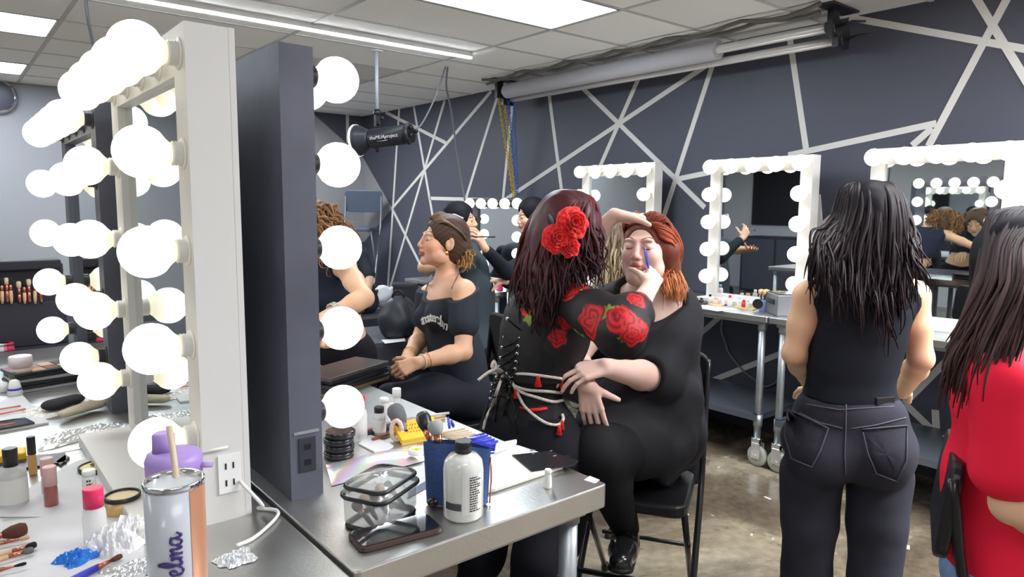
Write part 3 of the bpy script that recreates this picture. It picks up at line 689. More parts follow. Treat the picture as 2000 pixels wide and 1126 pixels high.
def folding_chair(label, pos, fwd, sh=.76, back=.45, padm=None, fm=None, group='black folding chairs', w_=.21, base=0.):
    t = thing('folding_chair', label, 'chair', (pos[0], pos[1], base), group)
    R = frame((fwd[0], fwd[1], 0)); o = Vector((pos[0], pos[1], base)); fm = fm or blackmetal; padm = padm or mat('black_vinyl', (.012, .012, .014), .35)
    Lc = lambda x, y, z: o+R @ Vector((x, y, z))
    for s in (-1, 1):
        MB().tube(curve_pts([Lc(s*w_, -.25, sh+back), Lc(s*w_, -.21, sh+.12), Lc(s*w_, -.12, sh-.1), Lc(s*w_, .22, .015)], 6), .0125, 8).build('leg', fm, t)
        MB().tube([Lc(s*(w_-.03), .16, sh-.02), Lc(s*(w_-.03), -.24, .015)], .0115, 8).build('leg', fm, t)
    s_ = MB().rbox((-w_+.02, -.17, sh-.025), (w_-.02, .2, sh+.02), .05, R, o, 5).build('seat', padm, t, bevel=.012, seg=3)
    z0, z1 = sh+back*.45, sh+back+.03; P = []
    pts = [(-w_-.005, 0), (-w_-.005, 1), (w_+.005, 1), (w_+.005, 0)]
    Rb = R @ Matrix.Rotation(.12, 3, 'X')
    MB().rbox((-w_-.008, z0-z1, -.014), (w_+.008, 0, .014), .05, R @ Matrix.Rotation(math.radians(84), 3, 'X'), Lc(0, -.24, z1), 5).build('backrest', padm, t, bevel=.008)
    k = MB(); k.tube([Lc(-w_, .145, .30*sh/.76), Lc(w_, .145, .30*sh/.76)], .011, 8); k.build('foot_rung', fm, t)
    MB().tube([Lc(-w_+.03, -.17, .2), Lc(w_-.03, -.17, .2)], .009, 8).build('rear_rung', fm, t)
    for s in (-1, 1):
        for y, x in ((.22, w_), (-.24, w_-.03)): MB().lathe([(.016, 0), (.016, .03)], Lc(s*x, y, 0), None, 10).build('rubber_foot', blackp, t)
    return t
def shoe(S, an, toe, k=.012, r=.035, h=.03):
    d = (Vector(toe)-Vector(an)); S.cone(Vector(an), Vector(an)-Vector((0, 0, .05)), r*1.1, r*1.05, k)
    heel = Vector(an)+Vector((0, 0, -.06))-d.normalized()*.02; S.cone(heel, Vector(toe), r*1.0, r*.95, .02); return S
W0 = W
def dist(a, b): return (Vector(a)-Vector(b)).length
SKIN_FAIR, SKIN_TAN, SKIN_LIGHT = (226, 192, 176), (250, 206, 166), (232, 190, 160)
def scalp(S, c, R, hs, front=.0, grow=.006, low=-.06):
    # hair mass over the skull, cut away from the face
    L = lambda p: Vector(c)+R @ (Vector(p)*hs)
    S.ball(L((0, -.016, .034)), tuple((x+grow)*hs for x in (.077, .094, .087)), R, .01*hs)
    S.ball(L((0, -.05, -.02)), tuple((x+grow)*hs for x in (.066, .060, .075)), R, .02*hs)
    S.ball(L((0, .118+front, -.03)), (.075*hs, .085*hs, .105*hs), R, .012*hs, 's')
# ================================================================ woman in black tank top and charcoal jeans
def woman_tank():
    hd = W(1692, 437, 2.2); f = (FWH*.96+RTH*.28).normalized()
    t = thing('person', 'standing woman with long black wavy hair, black tank top and charcoal jeans, back turned', 'person', (hd.x, hd.y, 0))
    P = dict(pelvis=W(1656, 850, 2.22), waist=W(1660, 735, 2.2), chest=W(1680, 625, 2.2), neck=W(1690, 525, 2.2), sl=W(1580, 578, 2.22), sr=W(1783, 578, 2.18), fwd=f)
    el, er = W(1551, 690, 2.24), W(1799, 700, 2.18); wl, wr = W(1590, 760, 2.45), W(1762, 765, 2.4)
    R = frame(f); hR = frame(f+V(0, 0, -.25))
    S = Sdf(*bounds([hd+V(0, 0, .14), el, er, wl, wr, P['pelvis']-V(0, 0, .1), hd+f*.2, hd-f*.15, wl+f*.15, wr+f*.15], .07), .0045)
    torso(S, P, b=.92); S.cone(P['neck'], hd-V(0, 0, .05), .052, .050, .02)
    for a in ((P['sl'], el, wl), (P['sr'], er, wr)): arm(S, *a, b=.95)
    head_prims(S, hd, hR)
    hand(S, wl, (f+RTH*.3).normalized(), V(0, 0, -1), 1, ((.3, .3, .2),)*4); hand(S, wr, (f-RTH*.3).normalized(), V(0, 0, -1), -1, ((.3, .3, .2),)*4)
    S.mesh('body', skin_m, t, color=skin_paint(SKIN_TAN, hd, hR, 1), smooth=1)
    # tank top
    G = Sdf(*bounds([P['sl'], P['sr'], P['neck']+V(0, 0, .05), P['pelvis'], P['chest']+f*.15, P['chest']-f*.15], .06), .004)
    torso(G, P, .010, b=.95, k=.05)
    u = (P['sr']-P['sl']).normalized()
    for s, sh in ((-1, P['sl']), (1, P['sr'])):
        G.cone(sh+u*s*.018+V(0, 0, .09), sh+u*s*.020+V(0, 0, -.085), .062, .050, .01, op='s')
    G.ball(P['neck']+V(0, 0, .055), (.085, .085, .05), R, .01, 's')
    G.clip(P['pelvis']+V(0, 0, .115), (u*-.08+V(0, 0, -1)), .004)
    G.mesh('tank_top', cloth('black_rib_knit', (30, 34, 42), .8), t, disp=folds(.0035, 3, u+V(0, 0, .1), 60, .0012), smooth=1)
    # jeans
    hip = P['pelvis']; kl, kr = W(1576, 1110, 2.26), W(1706, 1120, 2.18); al = V(kl.x+.02, kl.y+.03, .08); ar = V(kr.x, kr.y, .08)
    J = Sdf(*bounds([P['waist']+V(0, 0, .02), al-V(0, 0, .06), ar-V(0, 0, .06), hip+u*.22, hip-u*.22, hip-f*.18, hip+f*.18, al-u*.1, ar+u*.1], .05), .005)
    J.ball(hip+V(0, 0, -.02), (.198, .135, .12), R, .05); J.ball(hip+V(0, 0, .08), (.165, .118, .10), R, .05)
    for s, k_, a_ in ((-1, kl, al), (1, kr, ar)):
        th = hip+u*s*.104+V(0, 0, -.13)
        J.ball(hip+u*s*.088-f*.055+V(0, 0, -.055), (.093, .085, .098), R, .04)
        J.chain([th, th*.5+k_*.5, k_, a_], [.098, .086, .074, .090], .015)
    J.clip(hip+V(0, 0, .135), (-u*.08)+V(0, 0, 1), .0)
    jm = mat('charcoal_denim', s2l(46, 47, 58), .85, var=.3, vscale=9, bump=.25, bscale=500)
    jo = J.mesh('jeans', jm, t, disp=folds(.004, 8, V(0, 0, 1), 22, .002), smooth=1)
    st = cm('jeans_stitching', (86, 86, 96), .8); back = lambda px, py: J.hit(CAM+ray(px, py)*1.7, ray(px, py).normalized(), .9)
    def seam(name, pts, r=.0022, m=st, par=jo, lift=.004):
        Q = []
        for i in range(len(pts)-1):
            for k in range(8):
                a, b = pts[i], pts[i+1]; h = back(a[0]+(b[0]-a[0])*k/8, a[1]+(b[1]-a[1])*k/8)
                if h is not None: Q.append(h-ray(a[0], a[1]).normalized()*lift)
        if len(Q) > 2: MB().tube(Q, r, 5).build(name, m, par)
    seam('stitching', [(1575, 789), (1640, 800), (1762, 792)]); seam('stitching', [(1562, 806), (1600, 825), (1652, 838)]); seam('stitching', [(1770, 815), (1710, 830), (1655, 838)])
    seam('stitching', [(1653, 768), (1652, 838), (1650, 890), (1652, 930)])
    pk_ = mat('denim_pocket', s2l(40, 41, 52), .85, bump=.25, bscale=500, var=.25, vscale=12)
    for pts in ([(1537, 797), (1618, 836), (1602, 880), (1585, 912), (1545, 895), (1533, 850), (1537, 797)], [(1684, 838), (1772, 830), (1771, 900), (1752, 940), (1712, 925), (1695, 885), (1684, 838)]):
        c = (sum(p[0] for p in pts[:-1])/6, sum(p[1] for p in pts[:-1])/6); mb = MB(); ring = []
        V0 = []; F0 = []; n = len(pts)-1; K = 4
        for s_ in range(n):
            for k in range(6):
                a, b = pts[s_], pts[s_+1]; ring.append((a[0]+(b[0]-a[0])*k/6, a[1]+(b[1]-a[1])*k/6))
        N_ = len(ring)
        for j in range(K+1):
            q = j/K
            for x, y in ring:
                h = back(c[0]+(x-c[0])*q, c[1]+(y-c[1])*q); V0.append((h if h is not None else W(x, y, 2.1))-f*(.0052 if j < K else .001))
        for j in range(K):
            for i in range(N_): F0.append((j*N_+i, j*N_+(i+1) % N_, (j+1)*N_+(i+1) % N_, (j+1)*N_+i))
        mb.add(V0, F0, True); po = mb.build('back_pocket', pk_, jo); seam('stitching', pts, .0022, st, po, .0075)
    # waistband loop and leather patch
    h = back(1652, 782); MB().box((-.010, -.006, -.032), (.010, .004, .032), R, h).build('belt_loop', jm, jo, bevel=.002)
    h = back(1728, 786)
    if h is not None: MB().box((-.034, -.005, -.018), (.034, .004, .018), frame(f*.85+(-u)*.5), h).build('leather_patch', cm('dark_leather', (30, 28, 32), .5), jo, bevel=.002)
    Sh = Sdf(*bounds([al, ar, al+f*.25, ar+f*.25, V(al.x, al.y, 0)], .09), .006)
    for a_ in (al, ar): Sh.cone(a_+V(0, 0, 0), a_+V(0, 0, -.035)-f*.01, .045, .042, .02); Sh.cone(a_+V(0, 0, -.038), a_+f*.16+V(0, 0, -.042), .040, .036, .02)
    Sh.clip((0, 0, .004), (0, 0, -1)); Sh.mesh('shoes', blackp, t, smooth=1)
    # hair
    H = Sdf(*bounds([hd+V(0, 0, .14), hd-f*.16, hd+f*.12, hd-V(0, 0, .2)], .08), .005)
    scalp(H, hd, hR, 1.0, grow=.014); H.cone(hd-f*.05-V(0, 0, .02), hd-f*.075-V(0, 0, .16), .085, .07, .03, flat=f, fs=.6)
    ho = H.mesh('hair', mat('hair_mass', s2l(24, 22, 28), .6, spec=.15), t, disp=folds(.004, 4, V(0, 0, 1), 90, .001), smooth=1)
    Lh = lambda x, y, z: hd+hR @ Vector((x, y, z)); gs = []
    for k, (px, py, px2, py2) in enumerate(((1600, 470, 1578, 560), (1598, 480, 1592, 600), (1622, 520, 1620, 630), (1650, 540, 1655, 640), (1690, 545, 1690, 660), (1725, 545, 1735, 690), (1755, 520, 1755, 650), (1775, 490, 1785, 590), (1782, 470, 1800, 555))):
        a = math.pi*(k/8); x = -math.cos(a)
        gs.append([Lh(x*.02, .02, .128), Lh(x*.075, -.04-.045*math.sin(a), .09), Lh(x*.098, -.04-.075*math.sin(a), 0.), W(px, py, 2.07+.02*abs(x)), W((px+px2)/2, (py+py2)/2, 2.045+.03*abs(x)), W(px2, py2, 2.05+.05*abs(x))])
    hair_locks('locks', gs, 520, .0085, (19, 17, 23), (36, 24, 26), ho, 5, .009, .013, 13, .35, 22, .55, .12, 1.2, .45)
    gs = []
    for k, x in enumerate((-1., -.85, .85, 1.)):
        gs.append([Lh(x*.03, .06, .118), Lh(x*.082, .03, .07), Lh(x*.092, -.01, -.03), Lh(x*.12, -.03, -.13)])
    hair_locks('locks', gs, 90, .007, (19, 17, 23), (30, 22, 26), ho, 6, .007, .008, 10, .4, 14)
woman_tank()
# ================================================================ artist in floral blouse and corset
def fbm2(P, s, seed=0):
    r = np.random.RandomState(seed); v = 0
    for k in range(6):
        d = r.randn(3); d /= np.linalg.norm(d); v = v+np.sin(P@d*s*(1+.55*k)+r.rand()*6.28+2*np.sin(P@r.randn(3)*s*.4))/(1+.4*k)
    return v/3
def rose_paint(base, roses, leaves, extra=None):
    base = np.array(s2l(*base))
    def f(P):
        C = np.tile(base, (len(P), 1)).astype(float); n1 = fbm2(P, 60, 1)
        for (c, r) in leaves:
            q = P-np.array(c); d = np.linalg.norm(q, axis=1)/r; a = np.arctan2(q[:, 2], q[:, 0]*.7-q[:, 1]*.7)
            m_ = (d < .55+.45*np.abs(np.cos(2.5*a))); C[m_] = np.array(s2l(122, 150, 62))*(.6+.5*(n1[m_, None]+.5))
        for (c, r) in roses:
            q = P-np.array(c); d = np.linalg.norm(q, axis=1)/r; a = np.arctan2(q[:, 2], q[:, 0]*.77-q[:, 1]*.63)
            e = d+.10*np.sin(5*a+1)+.06*n1; m_ = e < 1
            sp = .5+.5*np.sin(e*17+a*1.0+1.5*np.sin(3*a)); col = np.array(s2l(196, 26, 34))*(.25+.85*sp[:, None]); C[m_] = col[m_]
        if extra: C = extra(P, C)
        return C
    return f
def artist():
    K_ = 1.10; W = lambda x, y, D: W0(x, y, D*K_)
    hd = W(1112, 458, 2.0); f = (FWH*.80+RTH*.60).normalized(); hf = (RTH*.86+FWH*.50-V(0, 0, .28)).normalized()
    t = thing('person', 'makeup artist with red flowers in burgundy hair, floral blouse and laced black corset', 'person', (hd.x, hd.y, 0))
    P = dict(pelvis=W(1032, 850, 2.05), waist=W(1036, 735, 2.05), chest=W(1066, 640, 2.05), neck=W(1098, 548, 2.04), sl=W(1035, 575, 2.20), sr=W(1118, 590, 1.93), fwd=(f+V(0, 0, -.25)).normalized(), pf=f)
    er, wr = W(1216, 646, 1.72), W(1270, 560, 1.88); el, wl = W(1120, 500, 2.18), W(1200, 420, 2.08)
    hR = frame(hf, V(0, 0, 1)+hf*.1)
    S = Sdf(*bounds([hd+V(0, 0, .14), er, wr, el, wl, W(1290, 410, 1.9), P['pelvis'], W(1290, 480, 1.7), hd-f*.2, P['pelvis']+f*.12, P['pelvis']-f*.12], .08), .0035)
    torso(S, P, b=.77, k=.03); S.cone(P['neck'], hd-V(0, 0, .06), .05, .05, .02)
    arm(S, P['sr'], er, wr, b=.92); arm(S, P['sl'], el, wl, b=.9)
    head_prims(S, hd, hR, .97)
    # left hand pressing on the redhead's hair, right hand holding the liner brush
    hand(S, wl, (W(1286, 436, 2.14)-wl), V(0, 0, -1)-FWH*.3, -1, ((.20, .25, .15), (.22, .28, .2), (.3, .4, .3), (.4, .5, .35)), (.1, .2), .98, .10)
    fr = (W(1292, 500, 1.99)-wr).normalized()
    hand(S, wr, fr, (-RTH*.1+FWH*1.), 1, ((.75, .55, .3), (.85, .7, .4), (1.0, .9, .5), (1.1, 1., .6)), (.5, .2), .82, .02)
    S.mesh('body', skin_m, t, color=skin_paint(SKIN_FAIR, hd, hR, .97), smooth=1)
    # blouse
    G = Sdf(*bounds([P['sl'], P['sr'], P['neck'], P['waist'], er, wr, el, wl, W(1000, 600, 2.05)], .10), .0045)
    torso(G, P, .014, b=.88, k=.05, parts='cuw')
    G.ball(P['chest']+V(0, 0, -.01), (.145, .112, .13), frame(f), .05)
    G.chain([P['sr'], P['sr']*.5+er*.5, er, er*.62+wr*.38, er*.40+wr*.60], [.062, .066, .066, .052, .034], .03)
    G.chain([P['sl'], P['sl']*.5+el*.5, el, el*.45+wl*.55], [.058, .058, .052, .036], .03)
    G.ball(P['neck']+V(0, 0, .06), (.07, .07, .045), None, .01, 's'); G.clip(P['waist'], (0, 0, -1))
    ro = [(W(1262, 640, 1.66), .036), (W(1210, 610, 1.66), .052), (W(1248, 575, 1.80), .032), (W(1240, 590, 1.74), .03), (W(1226, 622, 1.64), .03), (W(1108, 628, 1.9), .034), (W(1162, 626, 1.75), .050), (W(1120, 565, 1.88), .05), (W(1145, 553, 1.86), .032),
          (W(1008, 600, 1.95), .042), (W(1060, 625, 1.9), .04), (W(1000, 520, 2.1), .04), (W(1240, 655, 1.65), .034), (W(1090, 660, 1.92), .03), (W(1230, 600, 1.66), .025), (W(995, 560, 2.0), .035)]
    lv = [(W(1187, 605, 1.7), .040), (W(1118, 610, 1.9), .040), (W(1222, 640, 1.62), .040), (W(1142, 570, 1.86), .028), (W(1234, 570, 1.8), .024), (W(1136, 660, 1.82), .036), (W(1030, 620, 1.95), .025), (W(1070, 600, 1.95), .022), (W(1214, 667, 1.64), .022), (W(1243, 565, 1.85), .018)]
    bl = G.mesh('blouse', mat('floral_black_chiffon', (.03, .03, .03), .6, attr=True, spec=.35), t, color=rose_paint((26, 23, 26), ro, lv), disp=folds(.006, 12, (er-P['sr']), 34, .0025), smooth=1)
    # corset
    C = Sdf(*bounds([P['chest'], P['pelvis'], P['waist']+f*.2, P['waist']-f*.2, P['waist']+RTH*.2, P['waist']-RTH*.2], .08), .004)
    Rb = frame(f); C.ball(P['waist']+V(0, 0, .0), (.112, .092, .12), Rb, .04); C.ball(P['chest']+V(0, 0, -.04), (.146, .115, .10), Rb, .05); C.ball(P['pelvis']+V(0, 0, .055), (.152, .118, .09), Rb, .05); C.ball((P['waist']+P['chest'])/2, (.124, .098, .11), Rb, .05)
    tz_, bz_ = onY(0, 0, 1), 0
    C.clip(W(1040, 628, 2.05), (0, 0, 1)); C.clip(W(1040, 832, 2.0), V(0, 0, -1)-RTH*.10)
    boning = lambda Q: .0018*np.abs(np.sin((Q@np.array(RTH))*70))+folds(.002, 5, RTH, 50, .001)(Q)
    co = C.mesh('corset', cloth('black_corset_twill', (27, 27, 30), .7), t, disp=boning, smooth=1)
    hit = lambda px, py: C.hit(CAM+ray(px, py)*1.6, ray(px, py).normalized(), .9)
    LL = [(991, 622), (988, 640), (985, 658), (981, 678), (978, 698), (975, 716), (970, 736), (962, 752), (960, 765), (958, 778)]; RR = [(1020, 630), (1018, 645), (1016, 660), (1012, 675), (1010, 690), (1008, 706), (1006, 720), (1002, 738), (996, 756), (992, 776)]
    gm = chrome; k = MB(); e = []
    for a in LL+RR:
        h = hit(*a)
        if h is None: h = W(*a, 1.93)
        e.append(h-ray(*a).normalized()*.004)
    for q in e:
        o_ = MB().lathe([(.0035, -.002), (.006, 0), (.0055, .002), (.003, .0025)], q, axisR(-FWH-V(0, 0, .1)), 10).build('grommet', gm, co)
    lace = MB(); a, b = e[:10], e[10:]
    for i in range(9): lace.tube([a[i]-FWH*.003, (a[i]+b[i+1])/2-FWH*.012, b[i+1]-FWH*.003], .0026, 5); lace.tube([b[i]-FWH*.003, (b[i]+a[i+1])/2-FWH*.016, a[i+1]-FWH*.003], .0026, 5)
    lace.tube([a[5], W(1000, 745, 1.9), W(985, 790, 1.9), W(1000, 830, 1.9), W(1010, 800, 1.9)], .003, 5); lace.tube([b[8], W(1005, 800, 1.9), W(1012, 850, 1.9)], .003, 5)
    lace.build('lacing', cloth('black_lace', (16, 16, 18), .6), co)
    # trousers
    u = RTH; hL, hR_ = W(985, 885, 2.10), W(1085, 885, 2.02); kL, kR = W(942, 1080, 2.06), W(1046, 1090, 1.95); aL = V(kL.x-.01, kL.y+.10, .09); aR = V(kR.x+.0, kR.y+.09, .09)
    T = Sdf(*bounds([P['waist'], aL, aR, hL-u*.13, hR_+u*.15, kL, kR, P['pelvis']+f*.2, P['pelvis']-f*.2, V(aL.x, aL.y, 0)], .08), .005)
    T.ball(P['pelvis']-V(0, 0, .02), (.17, .128, .12), Rb, .05); T.ball(P['pelvis']+V(0, 0, .06), (.15, .112, .09), Rb, .05)
    for h_, k_, a_ in ((hL, kL, aL), (hR_, kR, aR)): T.chain([h_, k_, a_], [.098, .066, .056], .05)
    T.clip(P['pelvis']+V(0, 0, .09), (0, 0, 1)); 
    T.mesh('trousers', cloth('black_cotton', (22, 22, 29), .85), t, disp=folds(.004, 22, V(0, 0, 1), 24, .002), smooth=1)
    B_ = Sdf(*bounds([aL, aR, aL+f*.2, aR+f*.2, V(aL.x, aL.y, 0)], .09), .006)
    for a_ in (aL, aR): B_.cone(a_+V(0, 0, .08), a_+V(0, 0, -.04), .055, .048, .02); B_.cone(a_+V(0, 0, -.05), a_+f*.15+V(0, 0, -.05), .042, .038, .02)
    B_.clip((0, 0, .004), (0, 0, -1)); B_.mesh('boots', blackp, t, smooth=1)
    # rope belt with tassels
    rope = mat('white_rope', s2l(214, 208, 198), .8, bump=.6, bscale=260); rp = MB()
    def on(px, py, lift=.012, d0=1.9):
        h = hit(px, py) or T.hit(CAM+ray(px, py)*1.6, ray(px, py).normalized(), .9); return (h-ray(px, py).normalized()*lift) if h is not None else W(px, py, d0)
    for pts in ([(934, 742), (952, 728), (968, 718), (965, 705), (962, 718), (985, 728), (1030, 730), (1070, 735), (1097, 739)], [(985, 728), (995, 738), (1004, 752), (1030, 761), (1070, 764), (1097, 767)], [(1004, 752), (1018, 765), (1050, 776), (1080, 784), (1100, 781)],
                [(1000, 745), (1012, 770), (1024, 792), (1045, 812), (1068, 826), (1090, 829), (1100, 818), (1098, 808)], [(984, 728), (972, 760), (962, 790), (950, 815), (944, 838)], [(966, 716), (985, 728), (997, 742)]):
        rp.tube(curve_pts([on(*p) for p in pts], 5), .0048, 6)
    ro_ = rp.build('rope_belt', rope, t)
    for p, s in (((1051, 742), 1.2), (1007, 768, ) and ((1007, 767), 1.0), ((1092, 838), 1.), ((1098, 829), .9), ((1098, 750), .8)):
        h = on(*p, lift=.016); MB().lathe([(.002, .014), (.006*s, .008), (.005*s, .004), (.010*s, -.016*s), (.002, -.018*s)], h, None, 10).build('red_tassel', cm('tassel_red', (205, 34, 30), .7), ro_)
    for a_, b_ in (((1015, 795), (1068, 800)),):
        q = MB(); q.tube(curve_pts([on(1015, 795, .004), on(1040, 800, .004), on(1069, 797, .004)], 5), [.0035]*5+[.006]*5+[.0035], 6); q.build('red_embroidery', MATS['tassel_red'], t)
    rb = MB()
    for pts in ([(966, 730), (960, 765), (950, 800), (935, 832)], [(985, 742), (990, 775), (982, 812)], [(998, 742), (1000, 780), (1008, 815)], [(975, 735), (972, 780), (966, 822)]): rb.tube(curve_pts([on(*p, lift=.009) for p in pts], 5), [(.007, .0015)]*16, 6)
    rb.build('black_ribbons', MATS['black_lace'], ro_)
    # hair
    H = Sdf(*bounds([hd+V(0, 0, .14), hd-hf*.16, hd+hf*.12, W(1075, 620, 1.95), W(1010, 560, 2.0), W(1150, 560, 1.95)], .10), .005)
    scalp(H, hd, hR, 1.02, grow=.015, front=.01)
    H.cone(W(1095, 470, 1.98), W(1085, 560, 1.94), .095, .07, .04, flat=FWH, fs=.7); H.cone(W(1080, 540, 1.95), W(1062, 610, 1.93), .07, .035, .04, flat=FWH, fs=.6)
    ho = H.mesh('hair', mat('hair_mass_burgundy', s2l(66, 24, 30), .45, spec=.4), t, disp=folds(.004, 4, V(0, 0, 1), 80, .001), smooth=1)
    Lh = lambda x, y, z: hd+hR @ Vector((x, y, z)); gs = []
    for k, (px, py, D, px2, py2) in enumerate(((1022, 470, 2.04, 1000, 620), (1032, 500, 2.0, 1020, 640), (1050, 520, 1.93, 1045, 655), (1075, 520, 1.90, 1075, 665), (1100, 520, 1.88, 1105, 620), (1130, 520, 1.89, 1135, 575), (1155, 500, 1.93, 1160, 560), (1166, 480, 1.97, 1172, 545))):
        s = k/7; a = math.pi*(-.15+1.0*s)
        top = hd+V(0, 0, .127)+_rt*(.02*(s-.5))
        side = W(1040+(1160-1040)*s, 430, D+.01)
        gs.append([top+FWH*.03, hd+V(0, 0, .10)+_rt*((s-.5)*.13)-FWH*.055*math.sin(math.pi*min(max(s, .1), .9)), side, W(px, py, D), W((px+px2)/2, (py+py2)/2, D-.01), W(px2, py2, D+.02)])
    hair_locks('locks', gs, 560, .008, (112, 34, 38), (38, 22, 26), ho, 9, .009, .016, 15, .38, 22, .6, .12, 1.3, .4, c_mid=(74, 32, 34))
    # three red fabric roses clipped into the hair
    rm_ = mat('red_fabric_petals', s2l(226, 34, 36), .7, sheen=.2, sss=0)
    for nm, c, r in (('hair_flower', W(1086, 466, 1.84), .046), ('hair_flower', W(1117, 436, 1.84), .052), ('hair_flower', W(1112, 482, 1.85), .034)):
        mb = MB(); n_ = (-FWH+RTH*(.25 if c.x > 0 else 0)+V(0, 0, .15)).normalized(); Rn_ = axisR(n_); rr = random.Random(int(c.x*1e4))
        for ring, (cnt, rad, tilt) in enumerate(((3, .22, 1.35), (4, .42, 1.1), (5, .62, .8), (6, .82, .5), (6, 1., .22))):
            for k_ in range(cnt):
                a0 = 2*math.pi*k_/cnt+ring*.7+rr.random()*.3; wd = 2*math.pi/cnt*.72; vs = []; fs = []; nu, nv_ = 8, 6
                for i in range(nu+1):
                    for j in range(nv_+1):
                        uu = (i/nu-.5)*2; vv = j/nv_; a = a0+uu*wd*.95; edge = 1-.16*uu*uu+.05*math.sin(uu*5+k_)
                        rad2 = r*rad*(.2+.8*math.sin(vv*1.35)*edge); hgt = r*(.55*math.sin(tilt)*vv*edge+.12*(5-ring)*.5-.18*vv*vv*(rad > .7))+.004*math.sin(uu*7+ring)*vv
                        vs.append(c+Rn_ @ Vector((rad2*math.cos(a), rad2*math.sin(a), hgt)))
                for i in range(nu):
                    for j in range(nv_): q0 = i*(nv_+1)+j; fs.append((q0, q0+1, q0+nv_+2, q0+nv_+1))
                mb.add(vs, fs, True)
        fo = mb.build('hair_flower', rm_, ho); so = fo.modifiers.new('thick', 'SOLIDIFY'); so.thickness = .0012
    for c, d in ((W(1092, 488, 1.86), V(0, 0, -1)), (W(1075, 430, 1.86), V(-.3, .2, 1)), (W(1100, 492, 1.86), RTH)): MB().sphere(c, (.012, .004, .02), 8, 6, axisR(d)).build('rose_leaf', cm('dark_green', (28, 48, 34), .6), ho)
    # blue liner brush in the right hand
    tipp = W(1257, 474, 2.085); end_ = W(1267, 523, 1.90); d = (end_-tipp)
    b = thing('makeup_brush', 'small blue-handled liner brush held at the eye of the redhead', 'makeup brush', tipp)
    MB().tube([tipp+d*.28, tipp+d*.45, tipp+d*.8, end_], [.0040, .0055, .0048, .002], 8).build('handle', cm('cobalt_blue', (52, 62, 190), .3), b)
    MB().tube([tipp+d*.1, tipp+d*.28], [.0025, .0038], 8).build('ferrule', cm('rose_gold', (190, 120, 96), .25, metal=.9), b)
    MB().tube([tipp-d*.02, tipp+d*.1], [.0006, .0024], 6).build('bristles', blackp, b)
artist()
